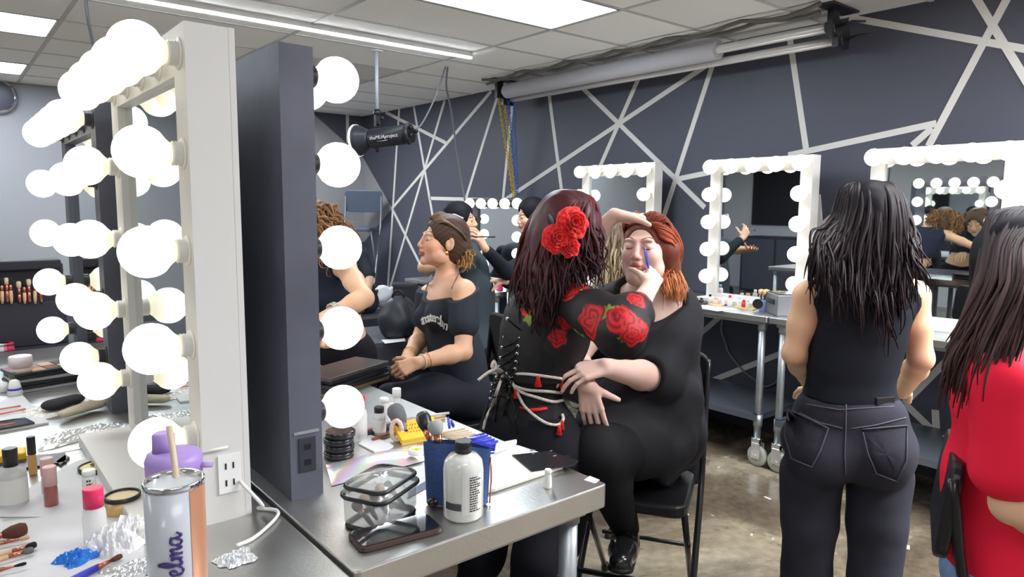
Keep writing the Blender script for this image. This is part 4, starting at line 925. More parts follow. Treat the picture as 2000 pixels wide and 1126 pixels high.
# ================================================================ seated redhead in black poncho top
def redhead():
    W = lambda x, y, D: W0(x, y, D*1.27)
    hd = W(1263, 486, 1.93); hs = 1.04; f = (-FWH*.86-RTH*.42).normalized(); hf = (-FWH*.84-RTH*.50+V(0, 0, .10)).normalized()
    t = thing('person', 'seated redhead with eyes closed and arms crossed, wearing a loose black top', 'person', (hd.x, hd.y, 0))
    hR = frame(hf)
    P = dict(pelvis=W(1268, 850, 2.10), waist=W(1262, 765, 2.06), chest=W(1262, 655, 2.03), neck=W(1268, 572, 2.0), sl=W(1322, 604, 2.0), sr=W(1192, 600, 2.06), fwd=f)
    el, wl = W(1280, 738, 1.86), W(1182, 717, 1.72); er, wr = W(1122, 700, 1.93), W(1146, 752, 1.72)
    S = Sdf(*bounds([hd+V(0, 0, .15), el, er, wl, wr, P['pelvis'], W(1100, 720, 1.7), W(1150, 815, 1.7), P['sl'], P['sr'], P['chest']-f*.15, hd+hf*.15], .07), .0032)
    torso(S, P, b=1.2); S.cone(P['neck'], hd-hf*.01-V(0, 0, .06), .066, .060, .03); S.ball(hd+hR @ Vector((0, .045, -.105)), (.05, .045, .03), hR, .03)
    arm(S, P['sl'], el, wl, b=1.25); arm(S, P['sr'], er, wr, b=1.2)
    Lh = head_prims(S, hd, hR, hs, wide=1.03)
    hand(S, wl, W(1130, 726, 1.70)-wl, V(0, 0, -1)+f*-.8, -1, ((.35, .4, .3), (.4, .5, .3), (.45, .5, .3), (.5, .5, .3)), (.3, .2), 1.0)
    hand(S, wr, W(1156, 800, 1.73)-wr, FWH+RTH*.2, 1, ((.12, .2, .15), (.14, .2, .15), (.16, .2, .15), (.2, .25, .2)), (.2, .2), .98, .05)
    b = S.mesh('body', skin_m, t, color=skin_paint((226, 190, 176), hd, hR, hs, (200, 120, 114), .3, (214, 188, 160), .35), smooth=1)
    face_lines(S, Lh, hR, hs, b, brow=(150, 100, 78), lash=(30, 20, 20))
    # top: loose poncho
    G = Sdf(*bounds([P['sl'], P['sr'], P['neck']+V(0, 0, .03), W(1300, 960, 1.95), W(1140, 930, 1.75), el, W(1355, 900, 2.1), P['pelvis']-f*.2], .10), .0045)
    torso(G, P, .016, b=1.22, k=.06); Rb = frame(f)
    G.ball(P['chest']+f*.02-V(0, 0, .03), (.19, .15, .18), Rb, .05); G.ball(P['waist']+f*.03, (.185, .17, .17), Rb, .05)
    G.chain([P['sl'], P['sl']*.5+el*.5+RTH*.02, el+RTH*.01], [.070, .088, .086], .04); G.cone(W(1325, 700, 2.04), W(1318, 790, 2.06), .055, .05, .04)
    G.chain([P['sr'], W(1165, 650, 2.02)], [.08, .09], .04)
    G.chain([W(1252, 790, 1.98), W(1236, 850, 1.92), W(1270, 890, 1.97)], [.17, .145, .07], .06); G.chain([W(1318, 740, 2.06), W(1325, 850, 2.0), W(1303, 935, 1.97)], [.085, .070, .022], .06); G.chain([W(1345, 700, 2.10), W(1340, 850, 2.08)], [.05, .045], .05); G.chain([W(1325, 780, 1.94), W(1318, 870, 1.90), W(1302, 940, 1.88)], [.075, .06, .018], .05)
    G.chain([W(1205, 815, 1.92), W(1168, 855, 1.84)], [.12, .095], .05)
    # v neckline and sleeve opening
    G.cone(W(1268, 548, 1.90), W(1222, 650, 1.84), .165, .06, .008, op='s'); G.ball(hd-V(0, 0, .07), (.10, .10, .11), None, .01, 's')
    G.cone(el+(wl-el)*.36, el+(wl-el)*1.05, .080, .085, .012, op='s')
    G.ball(W(1128, 715, 1.80), (.085, .085, .10), None, .01, 's')
    to = G.mesh('loose_top', cloth('black_poplin', (38, 39, 43), .75), t, disp=folds(.013, 31, V(0, 0, 1)+f*.3, 19, .004), smooth=1)
    k = G.hit(CAM+ray(1156, 692)*1.9, ray(1156, 692).normalized(), .9)
    if k is not None: MB().lathe([(.002, -.002), (.007, 0), (.006, .003), (.002, .002)], k-ray(1156, 692)*.004, axisR(-FWH), 12).build('button', cm('brass_button', (150, 140, 105), .4, metal=.6), to)
    # leggings
    k1, a1 = W(1166, 882, 1.74), W(1222, 1030, 1.98); k2, a2 = W(1118, 905, 1.86), W(1098, 1062, 1.98); h1, h2 = P['pelvis']+V(0, 0, -.02)+RTH*.07, P['pelvis']-RTH*.09
    T = Sdf(*bounds([h1, h2, k1, k2, a1, a2, P['pelvis']-f*.1], .13), .0045)
    T.ball(P['pelvis'], (.18, .14, .11), Rb, .05); T.chain([h1, k1], [.12, .085], .04); T.chain([k1, k1*.6+a1*.4, a1], [.080, .072, .048], .03)
    T.chain([h2, k2], [.12, .088], .04); T.chain([k2, k2*.6+a2*.4, a2], [.085, .08, .07], .03)
    T.mesh('leggings', cloth('black_tights', (20, 20, 24), .8), t, disp=folds(.0025, 41, V(0, 0, 1), 30, .001), smooth=1)
    # black lace-up shoes
    for (an, toe) in ((a1, W(1212, 1098, 1.84)), (a2, W(1078, 1118, 1.88))):
        B = Sdf(*bounds([an+V(0, 0, .04), toe, an-V(0, 0, .12), an-(toe-an)*.3], .08), .0035); d = (toe-an); d.z = 0; d = d.normalized()
        tl = toe-V(0, 0, .0); hl = an-V(0, 0, .085)-d*.015
        B.cone(an+V(0, 0, .015), an-V(0, 0, .05), .046, .046, .02); B.cone(hl, hl+d*.06, .040, .041, .02); B.chain([an-V(0, 0, .06)+d*.02, hl*.4+tl*.6+V(0, 0, .02), tl], [.048, .044, .038], .03)
        sh = B.mesh('lace_up_shoe', mat('polished_black_leather', (.012, .012, .013), .22, coat=.4), t, smooth=1)
        ls = MB()
        for i in range(4):
            c = an*(1-.17*i)+tl*(.17*i)+V(0, 0, .030-.012*i)+d*.035; sd = d.cross(UPW)
            ls.tube(curve_pts([c-sd*.03-V(0, 0, .012), c+d*.008+V(0, 0, .006), c+sd*.03-V(0, 0, .012)], 4), .0022, 5)
        c = an+d*.055+V(0, 0, .01); sd = d.cross(UPW)
        for s in (-1, 1): ls.tube(curve_pts([c, c+sd*s*.03+V(0, 0, .015), c+sd*s*.045-V(0, 0, .01), c+sd*s*.01], 5), .002, 5)
        ls.build('laces', cloth('black_lace', (16, 16, 18), .6), sh)
        so = Sdf(*bounds([hl, tl], .09), .0035); z_ = min(hl.z, tl.z)
        so.cone(hl+V(0, 0, -.03), tl+V(0, 0, -.022), .042, .044, .02, flat=V(0, 0, 1), fs=.35); so.mesh('sole', cm('rubber_sole', (22, 22, 24), .6), sh)
    # ginger hair swept back over the shoulder
    H = Sdf(*bounds([hd+V(0, 0, .15), hd-hf*.18, hd+hf*.12, W(1330, 590, 2.0)], .08), .004)
    scalp(H, hd, hR, hs, grow=.002, front=.0, low=0)
    H.chain([hd+hR @ Vector((-.055, -.03, .0)), W(1303, 520, 1.96), W(1316, 560, 1.95)], [.055, .040, .032], .03)
    ho = H.mesh('hair', mat('hair_mass_ginger', s2l(112, 56, 40), .5), t, disp=folds(.002, 5, V(0, 0, 1), 110, .0006), smooth=1)
    L_ = lambda x, y, z: hd+hR @ (Vector((x, y, z))*(hs*.95)); gs = []
    for k in range(8):
        s = k/7; x0 = .055-.115*s
        gs.append([L_(x0, .078-.02*abs(x0)/.05, .088-.25*abs(x0)), L_(x0-.02, .04, .122-.5*abs(x0+.01)), L_(-.035-.05*s, -.03, .112-.07*s), L_(-.060-.035*s, -.05, .03-.03*s), W(1298+14*s, 520, 1.96), W(1306+17*s, 550, 1.94), W(1310+18*s, 574+12*s, 1.93)])
    hair_locks('locks', gs, 760, .005, (104, 46, 38), (226, 156, 106), ho, 12, .008, .009, 12, .5, 22, .85, .15, 1.6, .35, c_mid=(150, 78, 50))
    gs = [[L_(-.030, .078, .088), L_(-.070, .050, .085), L_(-.092, -.02, .055), L_(-.085, -.06, .0), W(1303, 528, 1.95), W(1314, 560, 1.93)], [L_(-.055, .066, .066), L_(-.078, .045, .055), L_(-.095, -.01, .032), L_(-.088, -.05, -.02), W(1299, 535, 1.94), W(1308, 572, 1.92)], [L_(-.064, .056, .040), L_(-.080, .036, .030), L_(-.094, .0, .018), L_(-.088, -.04, -.04), W(1296, 538, 1.93), W(1303, 580, 1.91)]]
    hair_locks('locks', gs, 300, .0045, (140, 62, 42), (224, 150, 102), ho, 31, .004, .006, 12, .5, 22, .85, .2, 1.2, .35, c_mid=(180, 92, 56))
    gs = [[L_(.07, .055, .07), L_(.086, .0, .06), L_(.075, -.06, -.02), L_(.05, -.09, -.09)], [L_(.05, .07, .10), L_(.09, .0, .09), L_(.08, -.07, .0), L_(.04, -.10, -.08)], [L_(.02, .07, .118), L_(.05, -.03, .122), L_(.06, -.10, .02), L_(.03, -.11, -.08)]]
    hair_locks('locks', gs, 260, .005, (132, 54, 38), (180, 100, 66), ho, 13, .005, .004, 10, .4, 16, .85, .2, 1., .3)
    folding_chair('black folding chair under the seated redhead', (P['pelvis'].x+f.x*.10, P['pelvis'].y+f.y*.10), f+RTH*.12, sh=P['pelvis'].z-.16, back=.44, w_=.205)
redhead()
# ================================================================ seated woman in off-shoulder tee
def off_shoulder():
    WC = lambda x, y, D: W(x, y, D*1.30)
    hd = WC(866, 472, 2.45); hs = 1.04; f = (-RTH*.86-FWH*.50).normalized(); hf = (-RTH*.93-FWH*.36+V(0, 0, .16)).normalized(); hR = frame(hf)
    t = thing('person', 'seated woman in dark off-shoulder lettered tee, eyes closed, hands clasped', 'person', (hd.x, hd.y, 0))
    P = dict(pelvis=WC(900, 762, 2.50), waist=WC(893, 698, 2.48), chest=WC(874, 618, 2.47), neck=WC(874, 548, 2.48), sl=WC(906, 568, 2.36), sr=WC(840, 576, 2.60), fwd=(f+V(0, 0, -.05)).normalized())
    el, wl = WC(905, 686, 2.30), WC(815, 708, 2.18); er, wr = WC(822, 658, 2.58), WC(795, 698, 2.34)
    S = Sdf(*bounds([hd+V(0, 0, .14), el, er, wl, wr, P['pelvis'], WC(760, 730, 2.1), hd+hf*.14, hd-hf*.13, P['sl'], P['sr']], .075), .0032)
    torso(S, P, b=.96); S.cone(P['neck'], hd-hf*.015-V(0, 0, .06), .053, .050, .02)
    arm(S, P['sl'], el, wl, b=1.0); arm(S, P['sr'], er, wr, b=1.0)
    Lh = head_prims(S, hd, hR, hs)
    hand(S, wl, WC(772, 724, 2.14)-wl, -UPW*.5+FWH+f*0, -1, ((.8, .9, .5), (.85, .9, .6), (.9, .95, .6), (.95, 1., .6)), (.5, .4), .86, -.02)
    hand(S, wr, WC(768, 714, 2.20)-wr, -UPW*.5-FWH, 1, ((.8, .9, .5), (.85, .9, .6), (.9, .95, .6), (.95, 1., .6)), (.5, .4), .86, -.02)
    b = S.mesh('body', skin_m, t, color=skin_paint((226, 178, 146), hd, hR, hs, (196, 110, 98), .5, (150, 150, 190), .1), smooth=1)
    face_lines(S, Lh, hR, hs, b, brow=(96, 66, 48), lash=(40, 40, 60))
    G = Sdf(*bounds([P['sl'], P['sr'], P['neck'], P['pelvis'], el, er, P['chest']+f*.2, P['chest']-f*.2], .08), .004)
    torso(G, P, .012, b=.99, k=.045, bust=.045); Rb = frame(f)
    G.ball(P['waist'], (.145, .12, .13), Rb, .05)
    G.chain([P['sl'], P['sl']*.45+el*.55], [.064, .068], .03); G.chain([P['sr'], P['sr']*.45+er*.55], [.062, .064], .03)
    u = (P['sl']-P['sr']).normalized(); m_ = (P['sl']+P['sr'])/2
    pl = m_+V(0, 0, .018)
    G.clip(pl, (V(0, 0, 1)+f*.42), .0); G.ball(P['neck']+f*.08+V(0, 0, -.005), (.115, .11, .075), Rb, .01, 's')
    G.clip(P['pelvis']+V(0, 0, .045), V(0, 0, -1), 0)
    for sh, e in ((P['sl'], el), (P['sr'], er)): pass
    tee = G.mesh('off_shoulder_tee', cloth('slate_black_jersey', (46, 50, 58), .8), t, disp=folds(.004, 51, V(0, 0, 1)+f*.4, 28, .002), smooth=1)
    # arched white lettering
    word = 'amsterdam'; wm = mat('white_transfer', (.72, .73, .72), .6)
    for i, ch in enumerate(word):
        s = i/(len(word)-1); px = 828+42*s; py = 619+5*(2*s-1)**2*1.2+9*s-4*math.sin(math.pi*s)
        h = G.hit(CAM+ray(px, py)*2.6, ray(px, py).normalized(), .9)
        if h is None: continue
        n_ = (-FWH*.8-RTH*.55).normalized(); rx = UPW.cross(n_).normalized(); a = math.radians(32*(.45-s)+4); rx2 = rotv(rx, n_, a); ry = n_.cross(rx2)
        text_obj('lettering', ch, .058, wm, Matrix((rx2, ry, n_)).transposed(), h+n_*.007, tee, .001, 0, .0012)
    # straps, jewellery
    for a_, c_, e_ in ((P['neck']+u*.075+V(0, 0, .02), WC(890, 545, 2.36), WC(881, 563, 2.36)), (P['neck']-u*.07+V(0, 0, .015), WC(838, 556, 2.50), WC(830, 583, 2.46))):
        pts = []
        for q in curve_pts([WC(904, 526, 2.45), WC(893, 540, 2.33), WC(882, 564, 2.32)] if a_.x > P['neck'].x-9 and e_ is not None and c_ == WC(890, 545, 2.36) else [WC(842, 537, 2.52), WC(835, 556, 2.45), WC(829, 582, 2.42)], 6):
            px_d = (q-CAM).normalized(); h = S.hit(CAM+px_d*2.5, px_d, 1.3); pts.append((h-px_d*.002) if h is not None else q)
        MB().tube(pts, [(.0045, .0015)]*len(pts), 6).build('camisole_strap', cm('mauve_strap', (110, 94, 104), .6), t)
    gold = cm('gold', (230, 180, 90), .25, metal=.9)
    MB().sphere(WC(873, 494, 2.375), (.009, .006, .011), 12, 8).build('earring', gold, t)
    def band(c, d, r, w_, nm, m_):
        R = axisR(d); P_ = [c+R @ Vector((r*math.cos(a), r*math.sin(a), 0)) for a in [2*math.pi*i/20 for i in range(21)]]; MB().tube(P_, w_, 5).build(nm, m_, t)
    band(wl+(el-wl)*.10, el-wl, .031, .0022, 'bracelet', cm('pearl', (225, 220, 210), .3)); band(wl+(el-wl)*.2, el-wl, .032, .0014, 'bracelet', gold)
    for q in (.10, .15, .2): band(wr+(er-wr)*q, er-wr, .031, .0012, 'bangle', gold)
    # leggings
    kl, kr = WC(762, 778, 2.28), WC(745, 742, 2.42); al, ar = V(kl.x+.04, kl.y+.02, .10), V(kr.x+.04, kr.y+.02, .10)
    hl, hr = P['pelvis']+u*.085, P['pelvis']-u*.085
    T = Sdf(*bounds([hl, hr, kl, kr, al, ar, P['pelvis']], .13), .0045)
    T.ball(P['pelvis']-V(0, 0, .02), (.175, .135, .115), Rb, .05)
    for h_, k_, a_ in ((hl, kl, al), (hr, kr, ar)): T.chain([h_-V(0, 0, .02), (h_+k_)/2, k_], [.10, .088, .062], .05); T.chain([k_, k_*.6+a_*.4, a_], [.058, .056, .038], .03)
    T.mesh('leggings', cloth('navy_black_leggings', (36, 38, 50), .75), t, disp=folds(.0015, 61, f, 30, .001), smooth=1)
    B = Sdf(*bounds([al, ar, al+f*.2, ar+f*.2], .1), .006)
    for a_ in (al, ar): B.cone(a_, a_-V(0, 0, .05), .045, .04, .02); B.cone(a_-V(0, 0, .06), a_+f*.14-V(0, 0, .07), .04, .035, .02)
    B.mesh('shoes', blackp, t)
    # hair pulled into a low wavy ponytail
    H = Sdf(*bounds([hd+V(0, 0, .14), hd-hf*.22, hd+hf*.12, WC(915, 550, 2.45)], .08), .0035)
    scalp(H, hd, hR, hs, grow=.006, front=.002)
    H.chain([hd-hf*.09+V(0, 0, -.03), WC(905, 485, 2.46), WC(908, 505, 2.46)], [.045, .034, .02], .03)
    hc = [np.array(s2l(84, 62, 50)), np.array(s2l(70, 52, 42))]
    ho = H.mesh('hair', hairm, t, color=lambda Q: hc[0]+(hc[1]-hc[0])*np.clip(.5+.5*np.sin((Q@np.array(list(_up)))*260+8*np.sin((Q@np.array(list(_rt)))*30)), 0, 1)[:, None], disp=folds(.0012, 5, hf, 160, .0004), smooth=1)
    L_ = lambda x, y, z: hd+hR @ (Vector((x, y, z))*hs); gs = []
    for x in (-.07, -.045, -.02, .0, .02, .045, .07): gs.append([L_(x*.6, .075-abs(x)*.3, .098-abs(x)*.35), L_(x*1.05, .02, .125-abs(x)*.6), L_(x*1.15, -.06, .075-abs(x)*.5), L_(x*.4, -.108, -.02)])
    hair_locks('locks', gs, 220, .0048, (112, 86, 66), (62, 46, 38), ho, 14, .003, .001, 6, .5, 14, .95, .5, .8, .3)
    gs = [[L_(-.01, -.105, -.015), WC(911+dx, 482, 2.45), WC(914+dx, 500, 2.44), WC(908+dx, 524, 2.44)] for dx in (-12, -4, 4)]
    hair_locks('ponytail', gs, 70, .006, (70, 50, 40), (176, 136, 84), ho, 15, .008, .012, 14, .1, 18, .8, .2, 1.2, .35)
    folding_chair('black folding chair under the off-shoulder woman', (P['pelvis'].x-f.x*.03, P['pelvis'].y-f.y*.03), f, sh=P['pelvis'].z-.125, back=.42)
off_shoulder()
# ================================================================ seated woman in red shirt
def red_shirt():
    hd = W(2018, 526, 1.6); f = (RTH*.84-FWH*.48).normalized(); hf = f; hR = frame(hf)
    t = thing('person', 'seated woman in bright red t-shirt and blue jeans with long dark straight hair', 'person', (hd.x, hd.y, 0))
    P = dict(pelvis=W(1975, 1105, 1.66), waist=W(1955, 970, 1.64), chest=W(1972, 815, 1.62), neck=W(1970, 690, 1.62), sl=W(1950, 735, 1.79), sr=W(1962, 745, 1.44), fwd=f)
    er, wr = W(1975, 985, 1.46), W(2120, 1060, 1.5); el, wl = W(2060, 960, 1.8), W(2150, 1040, 1.7)
    S = Sdf(*bounds([hd+V(0, 0, .14), er, wr, el, wl, P['pelvis'], P['chest']-f*.15, wr+f*.1, hd-f*.15], .08), .005)
    torso(S, P, b=1.0); S.cone(P['neck'], hd-V(0, 0, .06), .054, .052, .02)
    arm(S, P['sr'], er, wr); arm(S, P['sl'], el, wl); head_prims(S, hd, hR)
    hand(S, wr, f, -UPW, -1, ((.3, .3, .2),)*4); hand(S, wl, f, -UPW, 1, ((.3, .3, .2),)*4)
    S.mesh('body', skin_m, t, color=skin_paint((226, 184, 152), hd, hR, 1), smooth=1)
    G = Sdf(*bounds([P['sl'], P['sr'], P['neck'], P['pelvis'], er, P['chest']-f*.2, P['chest']+f*.2], .09), .0045)
    torso(G, P, .012, b=.98, k=.05); G.chain([P['sr'], P['sr']*.3+er*.7], [.064, .070], .03); G.chain([P['sl'], P['sl']*.3+el*.7], [.07, .08], .03)
    G.ball(P['waist'], (.14, .12, .15), frame(f), .05); G.ball(P['pelvis']+V(0, 0, .03), (.17, .135, .13), frame(f), .05)
    G.ball(P['neck']+V(0, 0, .055), (.08, .08, .05), None, .01, 's'); G.clip(P['pelvis']+V(0, 0, .005), (0, 0, -1), .0)
    to = G.mesh('red_t_shirt', cloth('scarlet_jersey', (240, 34, 66), .75), t, disp=folds(.009, 71, V(0, 0, 1)+f*.5, 22, .004), smooth=1)
    kr, kl = W(2230, 1130, 1.45), W(2230, 1130, 1.75); ar, al = V(kr.x, kr.y, .4), V(kl.x, kl.y, .4); u = (P['sr']-P['sl']).normalized()
    T = Sdf(*bounds([P['pelvis'], kr, kl, ar, al], .16), .006); T.ball(P['pelvis']-V(0, 0, .03), (.18, .145, .115), frame(f), .05)
    for s, k_, a_ in ((1, kr, ar), (-1, kl, al)): T.chain([P['pelvis']+u*s*.09-V(0, 0, .03), k_, a_], [.10, .07, .055], .04)
    T.mesh('jeans', mat('light_blue_denim', s2l(120, 148, 190), .85, bump=.25, bscale=400, var=.15, vscale=20), t, smooth=1)
    H = Sdf(*bounds([hd+V(0, 0, .14), hd-f*.2, hd+f*.12, W(1900, 700, 1.6)], .1), .005)
    scalp(H, hd, hR, 1.0, grow=.012); H.cone(W(2005, 540, 1.6), W(1965, 640, 1.6), .085, .06, .05)
    ho = H.mesh('hair', mat('hair_mass', s2l(24, 22, 28), .5), t, disp=folds(.003, 4, V(0, 0, 1), 60, .001), smooth=1)
    gs = []
    for k in range(11):
        s = k/10; D = 1.40+.22*math.sin(math.pi*.5*(1-s))+.0; a = s
        gs.append([hd+V(0, 0, .137)+f*(-.03+.08*s)+FWH*.02, hd+V(0, 0, .118)-f*(.085-.12*s)-FWH*.05*s, W(1930+90*s, 480, 1.60-.11*s), W(1916+100*s, 560, 1.56-.14*s), W(1880+105*s, 650, 1.53-.12*s), W(1850+110*s, 710+20*s, 1.52-.12*s), W(1838+110*s, 775+15*s, 1.54-.12*s)])
    hair_locks('locks', gs, 520, .0085, (28, 26, 32), (70, 46, 44), ho, 19, .010, .009, 7, .4, 22, .6, .12, 1.2, .4)
    folding_chair('black folding chair under the woman in red', (P['pelvis'].x+f.x*.11, P['pelvis'].y+f.y*.11), f, sh=P['pelvis'].z-.125, back=.37, w_=.17)
red_shirt()
# ================================================================ people farther back
def back_people():
    # woman with hair clip
    W = lambda x, y, D: W0(x, y, D*1.12)
    hd = W(899, 432, 4.05); hf = (RTH*.97-FWH*.12+V(0, 0, .08)).normalized(); f = (RTH*.9-FWH*.1).normalized(); hR = frame(hf)
    t = thing('person', 'woman with black hair and white hair clip in dark teal shirt having makeup applied', 'person', (hd.x, hd.y, 0))
    P = dict(pelvis=W(932, 690, 4.1), waist=W(930, 630, 4.1), chest=W(920, 545, 4.1), neck=W(906, 486, 4.1), sl=W(915, 504, 4.24), sr=W(908, 508, 3.95), fwd=f)
    er, wr = W(828, 522, 3.9), W(868, 520, 3.75); el, wl = W(930, 600, 4.3), W(980, 640, 4.2)
    S = Sdf(*bounds([hd+V(0, 0, .14), er, wr, el, wl, P['pelvis'], hd+hf*.15], .1), .005)
    torso(S, P, b=.95); S.cone(P['neck'], hd-V(0, 0, .06), .053, .05, .02); arm(S, P['sr'], er, wr); arm(S, P['sl'], el, wl); L = head_prims(S, hd, hR)
    hand(S, wr, RTH, UPW, -1); hand(S, wl, RTH, -UPW, 1)
    b = S.mesh('body', skin_m, t, color=skin_paint((214, 168, 136), hd, hR, 1, (170, 90, 84)), smooth=1); face_lines(S, L, hR, 1, b, (30, 24, 22))
    G = Sdf(*bounds([P['sl'], P['sr'], P['neck'], P['pelvis'], er, P['chest']-f*.2, P['chest']+f*.2], .1), .006)
    torso(G, P, .02, b=1.05, k=.06); G.ball((P['waist']+P['chest'])/2-f*.02, (.16, .15, .2), frame(f), .06); G.ball(P['pelvis'], (.17, .16, .16), frame(f), .06); G.chain([P['sr'], P['sr']*.6+er*.4], [.07, .07], .03); G.chain([P['sl'], el], [.07, .06], .03); G.ball(P['neck']+V(0, 0, .05), (.08, .08, .045), None, .01, 's')
    G.mesh('shirt', cloth('teal_grey_cotton', (62, 72, 78), .85), t, disp=folds(.006, 81, V(0, 0, 1), 18, .002), smooth=1)
    T = Sdf(*bounds([P['pelvis'], P['pelvis']+f*.45, P['pelvis']+f*.45-V(0, 0, .5)], .16), .008); 
    for s in (-.09, .09): T.chain([P['pelvis']+FWH*s, P['pelvis']+FWH*s+f*.42, P['pelvis']+FWH*s+f*.45-V(0, 0, .42)], [.10, .07, .05], .04)
    T.mesh('trousers', cloth('black_cotton', (22, 22, 29)), t)
    H = Sdf(*bounds([hd+V(0, 0, .14), hd-hf*.2, hd+hf*.12], .08), .005); scalp(H, hd, hR, 1.02, grow=.012); H.ball(hd-hf*.10-V(0, 0, .03), .06, k=.03); ho = H.mesh('hair', mat('hair_mass', s2l(24, 22, 28), .5), t, disp=folds(.003, 4, hf, 70, .001), smooth=1)
    MB().tube([W(870, 418, 3.93), W(888, 419, 3.92), W(905, 426, 3.92)], [.004, .006, .004], 6).build('hair_clip', whitep, ho)
    folding_chair('dark folding chair under the woman with the hair clip', (P['pelvis'].x, P['pelvis'].y), f, sh=P['pelvis'].z-.16, back=.4)
    # artist in black reaching to her face
    W = lambda x, y, D: W0(x, y, D*1.05)
    hd = W(1038, 422, 4.6); hf = (-RTH*.92-FWH*.3-V(0, 0, .12)).normalized(); f = (-RTH*.8+FWH*.1).normalized(); hR = frame(hf)
    t = thing('person', 'makeup artist in black long sleeves reaching toward the face of the woman with hair clip', 'person', (hd.x, hd.y, 0))
    P = dict(pelvis=W(1075, 680, 4.6), waist=W(1065, 620, 4.6), chest=W(1050, 545, 4.6), neck=W(1047, 472, 4.6), sl=W(1035, 505, 4.42), sr=W(1030, 500, 4.78), fwd=f)
    el, wl = W(990, 530, 4.3), W(946, 484, 4.1); er, wr = W(1015, 560, 4.6), W(985, 548, 4.35)
    S = Sdf(*bounds([hd+V(0, 0, .14), er, wr, el, wl, P['pelvis'], W(935, 450, 4.05), hd+hf*.15], .09), .005)
    torso(S, P, b=.9); S.cone(P['neck'], hd-V(0, 0, .06), .05, .05, .02); arm(S, P['sr'], er, wr, b=.9); arm(S, P['sl'], el, wl, b=.9); L = head_prims(S, hd, hR)
    hand(S, wl, W(934, 458, 4.05)-wl, -RTH+FWH*.3, -1, ((.5, .6, .3), (.6, .6, .4), (.7, .7, .4), (.8, .7, .4))); hand(S, wr, -RTH, -UPW, 1, ((.5, .5, .3),)*4)
    b = S.mesh('body', skin_m, t, color=skin_paint((222, 176, 150), hd, hR, 1), smooth=1); face_lines(S, L, hR, 1, b, (40, 30, 26))
    G = Sdf(*bounds([P['sl'], P['sr'], P['neck'], P['pelvis'], er, el, wl, wr], .1), .006)
    torso(G, P, .012, b=.95, k=.05); G.chain([P['sl'], el, el*.15+wl*.85], [.06, .05, .038], .03); G.chain([P['sr'], er, er*.2+wr*.8], [.06, .05, .04], .03); G.ball(P['neck']+V(0, 0, .05), (.07, .07, .04), None, .01, 's')
    G.mesh('black_sweater', cloth('black_rib_knit', (30, 34, 42), .8), t, disp=folds(.004, 82, V(0, 0, 1), 24, .002), smooth=1)
    T = Sdf(*bounds([P['pelvis'], V(P['pelvis'].x, P['pelvis'].y, .03)], .22), .008)
    for s in (-.09, .09): T.chain([P['pelvis']+FWH*s, V(P['pelvis'].x, P['pelvis'].y, .06)+FWH*s], [.11, .06], .04)
    T.ball(P['pelvis'], (.16, .13, .12), frame(f), .05); T.clip((0, 0, .004), (0, 0, -1)); T.mesh('trousers', cloth('black_cotton', (22, 22, 29)), t)
    H = Sdf(*bounds([hd+V(0, 0, .14), hd-hf*.2, hd+hf*.12], .08), .005); scalp(H, hd, hR, 1.02, grow=.012); H.ball(hd-hf*.09-V(0, 0, .05), .06, k=.03); H.mesh('hair', mat('hair_mass', s2l(24, 22, 28), .5), t, disp=folds(.003, 4, hf, 70, .001), smooth=1)
    tp = W(932, 462, 4.02); MB_ = MB().tube([tp-RTH*.03, tp+RTH*.11-FWH*.02], [.003, .005], 6); one('makeup_brush', 'thin dark makeup brush held near the face of woman with hair clip', 'makeup brush', MB_, blackp)
    # wavy-haired woman behind the redhead
    W = lambda x, y, D: W0(x, y, D*1.25)
    hd = W(1212, 478, 2.72); hf = (FWH*.55+RTH*.8).normalized(); f = hf; hR = frame(hf)
    t = thing('person', 'seated woman seen from behind with long ash-blonde wavy hair, between artist and redhead', 'person', (hd.x, hd.y, 0))
    P = dict(pelvis=W(1215, 790, 2.75), waist=W(1214, 720, 2.75), chest=W(1212, 640, 2.75), neck=W(1212, 560, 2.75), sl=W(1150, 585, 2.85), sr=W(1270, 590, 2.65), fwd=f)
    er, wr = W(1285, 680, 2.75), W(1300, 740, 2.9); el, wl = W(1150, 680, 3.0), W(1190, 740, 3.1)
    S = Sdf(*bounds([hd+V(0, 0, .14), er, wr, el, wl, P['pelvis'], wr+f*.1, wl+f*.1], .09), .006)
    torso(S, P, b=.9); S.cone(P['neck'], hd-V(0, 0, .06), .05, .05, .02); arm(S, P['sr'], er, wr, b=.9); arm(S, P['sl'], el, wl, b=.9); L = head_prims(S, hd, hR); hand(S, wr, f, -UPW, -1); hand(S, wl, f, -UPW, 1)
    S.mesh('body', skin_m, t, color=skin_paint((228, 186, 160), hd, hR, 1), smooth=1)
    G = Sdf(*bounds([P['sl'], P['sr'], P['neck'], P['pelvis'], er, el, wr, wl], .1), .006)
    torso(G, P, .012, b=.95, k=.05); G.chain([P['sl'], el, wl], [.06, .05, .04], .03); G.chain([P['sr'], er, wr], [.06, .05, .04], .03)
    G.mesh('black_sweater', cloth('black_rib_knit', (30, 34, 42), .8), t, smooth=1)
    T = Sdf(*bounds([P['pelvis'], P['pelvis']+f*.45, P['pelvis']+f*.45-V(0, 0, .5)], .16), .008); u = f.cross(UPW)
    for s in (-.09, .09): T.chain([P['pelvis']+u*s, P['pelvis']+u*s+f*.40, P['pelvis']+u*s+f*.43-V(0, 0, .42)], [.10, .07, .05], .04)
    T.mesh('trousers', cloth('black_cotton', (22, 22, 29)), t)
    H = Sdf(*bounds([hd+V(0, 0, .14), hd-hf*.2, hd+hf*.12], .08), .005); scalp(H, hd, hR, 1.03, grow=.012); ho = H.mesh('hair', cm('hair_mass_ash', (84, 70, 58), .55), t, disp=folds(.003, 4, UPW, 70, .001), smooth=1)
    gs = []
